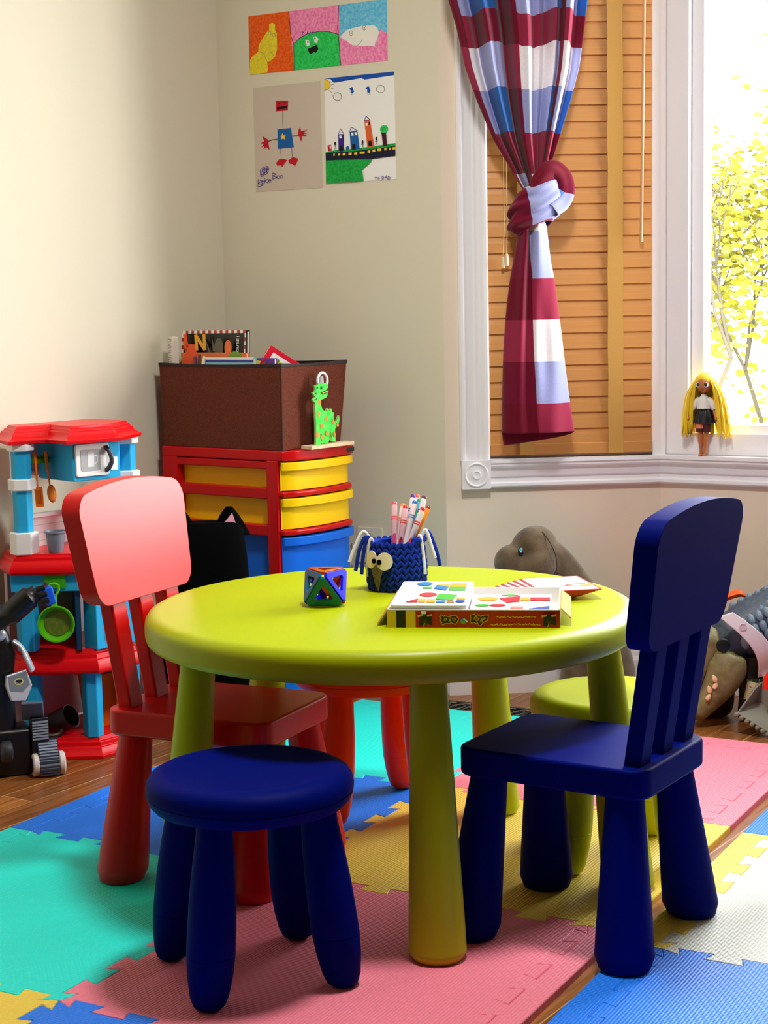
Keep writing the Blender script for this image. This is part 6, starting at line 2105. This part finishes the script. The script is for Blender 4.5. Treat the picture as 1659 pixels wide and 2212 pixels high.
tray_insert('lower white tray with a red figure and an amber oval', 0.131, 0.262, 0.006, 0.150, 0.010, 0.027, [
    ((0.20, 0.66, 0.13, 0.11), 1), ([(0.34, 0.70), (0.60, 0.82), (0.60, 0.50), (0.44, 0.44)], 3), (qd(0.61, 0.56, 0.72, 0.74), 1), (qd(0.73, 0.56, 0.98, 0.74), 3), ([(0.36, 0.88), (0.48, 0.94), (0.58, 0.88), (0.46, 0.84)], 2),
    ((0.15, 0.27, 0.09, 0.06), 2), ((0.34, 0.27, 0.10, 0.06), 3), (qd(0.50, 0.06, 0.66, 0.18), 4), ([(0.72, 0.05), (0.98, 0.22), (0.98, 0.05)], 5)], R(0.5))

# fan of red-bordered puzzle cards
CARDM = mat('glossy_card', (230, 232, 240), 0.3)
CRIM = mat('card_red_rim', (206, 60, 60), 0.4)
NCARD = 9
for i in range(NCARD):
    f = i / (NCARD - 1)
    top = i == NCARD - 1
    lab = 'topmost puzzle card showing a green and orange picture, on the fanned pile' if top else 'red-edged white puzzle card fanned out under the top card'
    c = thing('puzzle_card', lab, 'card', (0.366 - 0.040 * (1 - f), 2.848 + 0.022 * (1 - f), TZ_ + 0.0005 + i * 0.0021), R(10 + 27 * (1 - f)), 'fan of puzzle cards on the table')
    bm = NB(); prism(bm, rrect(0.110, 0.147, 0.004, 4, -0.046, 0.071), 0, 0.0016)
    obj('rim', bm, CRIM, c)
    bm = NB(); prism(bm, rrect(0.103, 0.140, 0.003, 4, -0.046, 0.071), 0.0016, 0.0018)
    fc = obj('face', bm, CARDM, c)
    if top:
        S = Sheet(Matrix.Translation((-0.048, 0.066, 0.00185)), None, 0.00003)
        S.poly([(0.010, -0.034), (0.052, -0.034), (0.052, -0.004), (0.010, -0.004)], 0)
        S.poly([(0.000, -0.024), (0.024, -0.020), (0.010, -0.010)], 1); S.disc((0.040, -0.026), 0.012, 0.008, 2); S.poly([(0.016, -0.012), (0.044, -0.012), (0.046, -0.004), (0.018, -0.004)], 3)
        obj('picture', S.bm, [mat('print_pale_grey', (212, 216, 222), 0.4), INK_DKRED, PCOL[1], PCOL[2]], fc)
# ------------------------------------------------------------------ brown plush dinosaur by the wall
PLB = mat('taupe_plush', (112, 96, 74), 0.95, 0.1, sheen=0.4, noise=(26, (84, 70, 52), 1), bump=(350, 0.4, 0.002))
PLD = mat('dark_brown_plush', (52, 32, 22), 0.95, 0.1, sheen=0.2, bump=(350, 0.4, 0.002))
def skin_body(name, parent, m, nodes, edges, sub=2):
    me = bpy.data.meshes.new(name)
    me.from_pydata([n[0] for n in nodes], edges, [])
    me.materials.append(m)
    o = bpy.data.objects.new(name, me)
    link(o)
    if parent: o.parent = parent
    md = o.modifiers.new('skin', 'SKIN'); md.use_smooth_shade = True
    for i, n in enumerate(nodes):
        r = n[1]
        me.skin_vertices[0].data[i].radius = r if isinstance(r, tuple) else (r, r)
    me.skin_vertices[0].data[0].use_root = True
    s = o.modifiers.new('subsurf', 'SUBSURF'); s.levels = sub; s.render_levels = sub
    return o
def ensure_skin(me):
    pass
def blob(bm, specs, k=5):
    """chain of round sections skinned into one soft body: (centre, radius across, radius up)"""
    cs = catmull([q[0] for q in specs], k)
    ra = [v.x for v in catmull([(q[1], 0, 0) for q in specs], k)]
    rb = [v.x for v in catmull([(q[2], 0, 0) for q in specs], k)]
    rs = []
    for i, c in enumerate(cs):
        t = (cs[min(i + 1, len(cs) - 1)] - cs[max(i - 1, 0)]).normalized()
        up = Vector((0, 1, 0))
        s = t.cross(up).normalized(); u = s.cross(t)
        rs.append([c + s * max(rb[i], 0.001) * math.cos(q) + u * max(ra[i], 0.001) * math.sin(q) for q in [2 * math.pi * j / 24 for j in range(24)]])
    rings(bm, rs)
pd = thing('plush_dinosaur', 'taupe brown plush dinosaur with a blue eye by the wall', 'soft toy', (0.395, 4.150, FLOOR))
bm = NB()
# haunches, chest and neck as one soft form, then the skull, cheek and snout of the bent head
blob(bm, [((0.16, -0.01, 0.004), 0.03, 0.03), ((0.15, -0.01, 0.04), 0.075, 0.085), ((0.13, -0.015, 0.13), 0.078, 0.088), ((0.105, -0.02, 0.22), 0.062, 0.070), ((0.075, -0.02, 0.295), 0.046, 0.050), ((0.045, -0.02, 0.345), 0.042, 0.044), ((0.010, -0.02, 0.385), 0.040, 0.038), ((-0.01, -0.02, 0.39), 0.02, 0.02)])
ball(bm, (-0.022, -0.030, 0.392), 0.060, 0.056, 0.064, 32, 20, Matrix.Translation((-0.022, 0, 0.392)) @ Matrix.Rotation(R(25), 4, 'Y') @ Matrix.Translation((0.022, 0, -0.392)))
ball(bm, (-0.018, -0.055, 0.362), 0.050, 0.042, 0.046, 28, 18)
ball(bm, (-0.078, -0.052, 0.364), 0.046, 0.044, 0.048, 28, 18, Matrix.Translation((-0.078, 0, 0.364)) @ Matrix.Rotation(R(-35), 4, 'Y') @ Matrix.Translation((0.078, 0, -0.364)))
ball(bm, (-0.055, -0.045, 0.335), 0.058, 0.040, 0.032, 24, 16)
o = obj('body', bm, PLB, pd, smooth=True)
md = o.modifiers.new('soft', 'REMESH'); md.mode = 'VOXEL'; md.voxel_size = 0.006; md.use_smooth_shade = True
md = o.modifiers.new('smooth', 'SMOOTH'); md.factor = 0.5; md.iterations = 6
for s in (-0.05, 0.06):
    bm = NB(); blob(bm, [((0.12 + s, -0.06, 0.004), 0.012, 0.012), ((0.12 + s, -0.06, 0.012), 0.036, 0.036), ((0.12 + s, -0.05, 0.06), 0.034, 0.034), ((0.12 + s * 0.8, -0.03, 0.12), 0.03, 0.03)])
    obj('foot', bm, PLB, pd, smooth=True)
bm = NB()
Me = Matrix.Translation((-0.060, -0.0865, 0.398)) @ Matrix.Rotation(R(-24), 4, 'Z')
ball(bm, (0, 0, 0), 0.0072, 0.004, 0.0120, 18, 12, Me, mi=0)
ball(bm, (0.0008, -0.0022, 0.0035), 0.0048, 0.003, 0.0062, 14, 10, Me, mi=1)
ball(bm, (0.001, -0.0030, -0.0018), 0.0052, 0.003, 0.0058, 14, 10, Me, mi=0)
ball(bm, (0.0022, -0.0052, 0.000), 0.0018, 0.001, 0.002, 10, 6, Me, mi=2)
obj('eye', bm, [BLACK, mat('eye_sky_blue', (80, 180, 214), 0.25), EYEW], pd, smooth=True)
bm = NB()
tube(bm, catmull([(-0.004, -0.060, 0.443), (0.012, -0.077, 0.420), (0.026, -0.080, 0.388), (0.030, -0.076, 0.355), (0.020, -0.076, 0.330)], 5), 0.0012, 6)
obj('seam', bm, mat('seam_thread', (66, 54, 40), 0.9), pd, smooth=True)

# ------------------------------------------------------------------ black ornate floor vent
fv = thing('floor_vent', 'black cast floor vent with scroll cutouts behind the teal mat', 'floor vent', tuple(ME1 * 3.665 + ME2 * -1.79 + Vector((0, 0, FLOOR))), MTH - R(90))
IRON = mat('black_iron', (26, 26, 24), 0.45, metal=0.6)
bm = NB(); box(bm, -0.165, 0.165, -0.045, 0.055, 0.0, 0.001)
obj('backing', bm, mat('vent_dark', (6, 6, 6), 0.9), fv)
bm = NB()
for x0, x1, y0, y1 in ((-0.17, 0.17, -0.05, -0.038), (-0.17, 0.17, 0.048, 0.060), (-0.17, -0.158, -0.04, 0.05), (0.158, 0.17, -0.04, 0.05)):
    box(bm, x0, x1, y0, y1, 0, 0.005)
obj('frame', bm, IRON, fv, bevel=0.0015)
bm = NB()
for i in range(8):
    x = -0.145 + i * 0.041
    tube(bm, catmull([(x - 0.02, -0.038, 0.003), (x + 0.010, -0.015, 0.004), (x + 0.016, 0.02, 0.004), (x - 0.004, 0.028, 0.004), (x - 0.012, 0.012, 0.004), (x, 0.006, 0.004)], 5), 0.0022, 6)
    tube(bm, catmull([(x + 0.02, 0.048, 0.003), (x + 0.002, 0.036, 0.004), (x - 0.014, -0.010, 0.004), (x - 0.002, -0.026, 0.004), (x + 0.010, -0.022, 0.004)], 5), 0.0022, 6)
obj('scrollwork', bm, mat('aged_iron', (88, 84, 66), 0.45, metal=0.5), fv, smooth=True)

# ------------------------------------------------------------------ heap of toys under the bright window
OLIVE = mat('olive_rubber', (138, 130, 84), 0.5, noise=(40, (112, 100, 62), 1), bump=(160, 0.5, 0.002))
SCALE = mat('slate_scales', (66, 78, 92), 0.45, bump=(90, 0.6, 0.003))
TAN = mat('tan_rubber', (158, 122, 76), 0.5)
ARMOR = mat('white_armor', (222, 208, 212), 0.35)
TOOTH = mat('toy_tooth', (246, 206, 168), 0.4)
HMOUTH = mat('toy_mouth_dark', (60, 16, 22), 0.5)
HORN = plastic('strap_orange', (250, 96, 10), 0.4)
# big dinosaur: dark scaled back, olive limbs, jaw with teeth, white armour band
td = thing('toy_dinosaur', 'large toy dinosaur with a dark scaled back and white armour band', 'toy dinosaur', (0.89, 3.93, FLOOR))
bm = NB()
sp = [((-0.105, -0.02, 0.165), 0.018, 0.018), ((-0.095, -0.02, 0.175), 0.040, 0.042), ((-0.06, -0.01, 0.205), 0.052, 0.060), ((-0.01, 0.0, 0.225), 0.060, 0.070), ((0.05, 0.01, 0.245), 0.066, 0.080), ((0.11, 0.015, 0.265), 0.060, 0.075), ((0.16, 0.02, 0.27), 0.045, 0.055), ((0.20, 0.02, 0.268), 0.02, 0.02)]
pts2 = []
for i in range(len(sp) - 1):
    for k in range(4):
        f = k / 4
        pts2.append((Vector(sp[i][0]).lerp(Vector(sp[i + 1][0]), f), sp[i][1] + (sp[i + 1][1] - sp[i][1]) * f, sp[i][2] + (sp[i + 1][2] - sp[i][2]) * f))
blob(bm, pts2)
bk = obj('body', bm, SCALE, td, smooth=True)
bm = NB()
for j in range(5):
    for i in range(13):
        x = -0.045 + i * 0.0185
        zc = 0.212 + (x + 0.01) * 0.36
        rr_ = 0.066 + 0.014 * math.sin((x + 0.06) * 14)
        a = R(10 + 20 * j)                      # angle from straight up, over the side that faces the room
        p = Vector((x + 0.008 * (j % 2), -0.066 * math.sin(a), zc + rr_ * math.cos(a)))
        M = Matrix.Translation(p) @ Matrix.Rotation(R(-18), 4, 'Y') @ Matrix.Rotation(a, 4, 'X')
        ball(bm, (0, 0, 0), 0.0098, 0.0165 if j else 0.011, 0.0085, 9, 7, M)
for i in range(12):
    x = -0.06 + i * 0.020
    zc = 0.222 + (x + 0.01) * 0.33
    ball(bm, (x, 0.002, zc + 0.066 + 0.012 * math.sin((x + 0.06) * 14)), 0.010, 0.007, 0.015, 8, 6)
sc_ = obj('back_scales', bm, mat('pale_slate_scales', (112, 128, 146), 0.4), bk, smooth=True)
bm = NB(); blob(bm, [((0.02, -0.048, 0.185), 0.02, 0.02), ((0.05, -0.052, 0.170), 0.045, 0.050), ((0.09, -0.05, 0.172), 0.050, 0.055), ((0.14, -0.045, 0.18), 0.048, 0.05), ((0.18, -0.04, 0.19), 0.02, 0.02)])
obj('belly', bm, TAN, td, smooth=True)
bm = NB(); blob(bm, [((0.085, -0.092, 0.215), 0.02, 0.02), ((0.080, -0.095, 0.195), 0.034, 0.036), ((0.083, -0.10, 0.165), 0.026, 0.03), ((0.075, -0.105, 0.125), 0.014, 0.016), ((0.060, -0.11, 0.105), 0.013, 0.014)])
for s in (-0.014, 0.0, 0.014):
    tube(bm, catmull([(0.060, -0.11, 0.108), (0.046 + s, -0.115, 0.088 + abs(s)), (0.034 + s * 1.4, -0.118, 0.070), (0.040 + s * 1.6, -0.120, 0.055)], 4), [0.007] * 8 + [0.006, 0.005, 0.004, 0.003, 0.002], 8)
obj('front_arm', bm, OLIVE, td, smooth=True)
# thick olive thigh/jaw with pale teeth, left part of the toy
bm = NB(); blob(bm, [((-0.075, -0.060, 0.178), 0.010, 0.010), ((-0.078, -0.060, 0.170), 0.032, 0.034), ((-0.086, -0.064, 0.135), 0.040, 0.046), ((-0.108, -0.068, 0.095), 0.034, 0.038), ((-0.132, -0.070, 0.062), 0.026, 0.028), ((-0.158, -0.070, 0.034), 0.022, 0.022), ((-0.165, -0.07, 0.028), 0.008, 0.008)])
jw = obj('lower_jaw', bm, OLIVE, td, smooth=True)
bm = NB(); blob(bm, [((-0.098, -0.03, 0.215), 0.012, 0.012), ((-0.112, -0.03, 0.205), 0.030, 0.032), ((-0.132, -0.035, 0.165), 0.028, 0.030), ((-0.150, -0.04, 0.115), 0.024, 0.026), ((-0.162, -0.045, 0.08), 0.014, 0.014)])
obj('upper_jaw', bm, OLIVE, td, smooth=True)
bm = NB(); blob(bm, [((-0.085, -0.03, 0.20), 0.012, 0.012), ((-0.105, -0.045, 0.16), 0.024, 0.020), ((-0.125, -0.055, 0.115), 0.022, 0.018), ((-0.145, -0.055, 0.08), 0.010, 0.010)])
obj('mouth', bm, HMOUTH, td, smooth=True)
for px, pz, a in ((-0.122, 0.122, -25), (-0.120, 0.105, 20), (-0.134, 0.096, -15), (-0.136, 0.078, 30)):
    bm = NB()
    M = Matrix.Translation((px, -0.098, pz)) @ Matrix.Rotation(R(a), 4, 'Y')
    lathe(bm, [(0.0, -0.009), (0.005, -0.007), (0.0066, -0.002), (0.004, 0.006), (0.0, 0.011)], 12, M=M)
    obj('tooth', bm, TOOTH, td, smooth=True)
# armour band across the neck
bm = NB()
rs = []
for i in range(17):
    f = i / 16
    a = R(72 - 118 * f)
    c = Vector((-0.055, -0.012, 0.180))
    tdir = Vector((0.35, 0, -0.94))
    p = Vector((-0.075 + 0.075 * f - 0.020 * (1 - f) ** 2 + 0.028 * math.sin(math.pi * f), -0.060 - 0.046 * math.sin(math.pi * (0.25 + 0.6 * f)), 0.272 - 0.150 * f))
    w = 0.017 + 0.004 * math.sin(math.pi * f)
    rs.append([p + Vector((-w, 0.004, -0.004)), p + Vector((w, 0.008, 0.006)), p + Vector((w, 0.002, 0.006)), p + Vector((-w, -0.003, -0.004))])
rings(bm, rs)
ab = obj('armour_band', bm, ARMOR, td, bevel=0.002)
bm = NB()
Ma = Matrix.Translation((-0.058, -0.1045, 0.246)) @ Matrix.Rotation(R(90), 4, 'X')
lathe(bm, [(0.0085, 0.0), (0.0085, 0.003), (0.0070, 0.003), (0.0070, 0.0015), (0, 0.0015)], 24, M=Ma)
obj('round_badge', bm, ARMOR, ab, smooth=True)
bm = NB(); tube(bm, [(0.004, -0.088, 0.128), (0.010, -0.090, 0.112), (0.004, -0.092, 0.098)], [0.012, 0.009, 0.004], 10)
obj('band_buckle', bm, ARMOR, ab, smooth=True)
bm = NB(); Mw2 = Matrix.Translation((-0.098, -0.075, 0.196)) @ Matrix.Rotation(R(80), 4, 'X')
lathe(bm, [(0.0, 0.0), (0.015, 0.0), (0.017, 0.003), (0.014, 0.008), (0.0, 0.010)], 24, M=Mw2)
obj('eye_socket', bm, BLACK, td, smooth=True)
bm = NB()
for x, y, rr0 in ((-0.02, -0.02, 0.03), (0.10, -0.01, 0.04)):
    blob(bm, [((x, y, 0.002), rr0 * 0.5, rr0 * 0.5), ((x, y, 0.01), rr0, rr0), ((x, y, 0.07), rr0 * 0.9, rr0 * 0.9), ((x, y, 0.16), rr0 * 1.1, rr0 * 1.1)])
obj('hind_leg', bm, mat('dark_olive_rubber', (40, 38, 28), 0.6), td, smooth=True)
# orange strap with a white drawstring
hs = thing('orange_toy_hook', 'orange plastic hook with a white cord standing above the toy dinosaur', 'toy part', (0.795, 3.955, 0.25))
bm = NB()
path = [(-0.030, 0, -0.06), (-0.022, 0, -0.02), (-0.012, 0, 0.012), (0.020, 0, 0.030), (0.055, 0, 0.040), (0.078, 0, 0.028)]
tube(bm, catmull(path, 5), [0.010] * 20 + [0.009, 0.008, 0.006, 0.004, 0.002, 0.001], 4)
obj('hook', bm, HORN, hs, bevel=0.001)
bm = NB(); tube(bm, catmull([(-0.014, -0.008, 0.0), (-0.004, -0.010, 0.032), (0.012, -0.006, 0.052), (0.020, -0.006, 0.060), (0.018, -0.008, 0.050), (0.004, -0.010, 0.030), (-0.004, -0.012, 0.008)], 5), 0.0022, 8)
tube(bm, [(0.004, -0.010, 0.03), (0.006, -0.012, -0.010)], 0.0016, 6)
obj('cord', bm, WYARN, hs, smooth=True)
# dark brown plush foot
bf = thing('plush_boot', 'dark brown plush boot shape leaning under the toy dinosaur', 'soft toy', (0.790, 3.968, FLOOR))
bm = NB()
rs = []
for z, w, d, y in ((0.0, 0.030, 0.03, 0.0), (0.006, 0.044, 0.040, 0), (0.03, 0.052, 0.046, 0), (0.08, 0.050, 0.044, 0.004), (0.12, 0.042, 0.036, 0.01), (0.145, 0.022, 0.02, 0.014)):
    rs.append([Vector((w * math.copysign(abs(math.cos(a)) ** 0.75, math.cos(a)) + 0.06 * z, y + d * math.sin(a), z)) for a in [2 * math.pi * i / 28 for i in range(28)]])
rings(bm, rs)
obj('plush_body', bm, PLD, bf, smooth=True, subsurf=1)
# paper hang tags
for nm, lab, x, z, w, h, rz in (('paper_tag', 'crumpled white paper tag beside the brown plush boot', 0.862, 0.075, 0.040, 0.046, 8), ('barcode_tag', 'white barcode tag poking out right of the crumpled tag', 0.902, 0.078, 0.044, 0.020, -18)):
    t = thing(nm, lab, 'tag', (x, 3.842, z), 0, None, rot=(R(12), R(rz), R(6)))
    bm = NB()
    rs = []
    for i in range(9):
        f = i / 8
        y = 0.003 * math.sin(f * 9)
        rs.append([Vector((w * (f - 0.5), y, -h / 2)), Vector((w * (f - 0.5), y + 0.002 * math.sin(f * 5), h / 2)), Vector((w * (f - 0.5), y + 0.0006 + 0.002 * math.sin(f * 5), h / 2)), Vector((w * (f - 0.5), y + 0.0006, -h / 2))])
    rings(bm, rs)
    obj('sheet', bm, mat('tag_paper', (222, 212, 176), 0.8), t)
    if nm == 'barcode_tag':
        bm = NB()
        for i in range(12):
            x0 = -0.016 + i * 0.0021
            box(bm, x0, x0 + 0.0006 + 0.0006 * (i % 3 == 0), -0.0038, -0.0030, -0.004, 0.007)
        obj('barcode', bm, INK_BLACK, t)
    else:
        bm = NB()
        for i in range(5):
            box(bm, -0.012, 0.010 - 0.002 * (i % 2), -0.0040, -0.0032, -0.010 + 0.005 * i, -0.0088 + 0.005 * i)
        obj('small_print', bm, mat('tag_grey', (120, 110, 90), 0.8), t)
# small dark green toy plant
gp = thing('toy_plant', 'small dark green plastic leaves under the armour band', 'toy plant', (0.868, 3.850, 0.098))
bm = NB()
for i in range(7):
    a = i * 0.9
    tube(bm, catmull([(0.006 * i - 0.02, 0, 0.004), (0.006 * i - 0.02 + 0.006 * math.cos(a), -0.004, -0.006), (0.006 * i - 0.016 + 0.008 * math.cos(a), -0.006, -0.016 - 0.003 * i)], 4), [0.003] * 4 + [0.004] * 4 + [0.001], 6)
obj('leaves', bm, mat('dark_leaf_plastic', (30, 62, 36), 0.5), gp, smooth=True)
# grey bulldozer with a red hook
GDZ = plastic('dozer_grey', (140, 136, 122), 0.45)
bz = thing('toy_bulldozer', 'grey toy digger bucket with a red hook on the wood floor', 'toy digger', (0.884, 3.790, FLOOR), R(-18))
bm = NB()
def plate(pts, th):
    a = [Vector(p) for p in pts]
    n = (a[1] - a[0]).cross(a[2] - a[0]).normalized() * th
    rings(bm, [a, [p + n for p in a]])
plate([(-0.068, -0.040, 0.052), (0.02, -0.05, 0.004), (0.05, 0.02, 0.020), (-0.030, 0.045, 0.062)], 0.004)
plate([(-0.070, -0.040, 0.050), (-0.034, 0.045, 0.060), (-0.020, 0.040, 0.112), (-0.030, -0.01, 0.108)], 0.004)
plate([(0.02, -0.052, 0.002), (0.055, -0.045, 0.060), (0.06, 0.02, 0.075), (0.05, 0.02, 0.018)], 0.006)
plate([(-0.030, 0.044, 0.060), (-0.020, 0.042, 0.112), (0.055, 0.024, 0.085), (0.05, 0.02, 0.02)], 0.004)
bk_ = obj('bucket', bm, GDZ, bz, bevel=0.0015)
bm = NB()
for i in range(8):
    f = i / 7
    p = Vector((-0.068 + 0.085 * f, -0.043 - 0.010 * f, 0.050 - 0.047 * f))
    ball(bm, p, 0.006, 0.006, 0.006, 8, 6)
obj('bucket_tooth', bm, GDZ, bk_, smooth=True)
bm = NB()
box(bm, 0.020, 0.075, -0.070, 0.04, 0.002, 0.034)
obj('chassis', bm, GDZ, bz, bevel=0.006)
bm = NB(); tube(bm, catmull([(0.000, -0.02, 0.110), (0.002, -0.022, 0.135), (0.020, -0.022, 0.152), (0.044, -0.022, 0.146), (0.052, -0.02, 0.120), (0.052, -0.01, 0.060)], 5), 0.0105, 10)
obj('red_hook', bm, plastic('hook_red', (240, 44, 10), 0.4), bz, smooth=True)
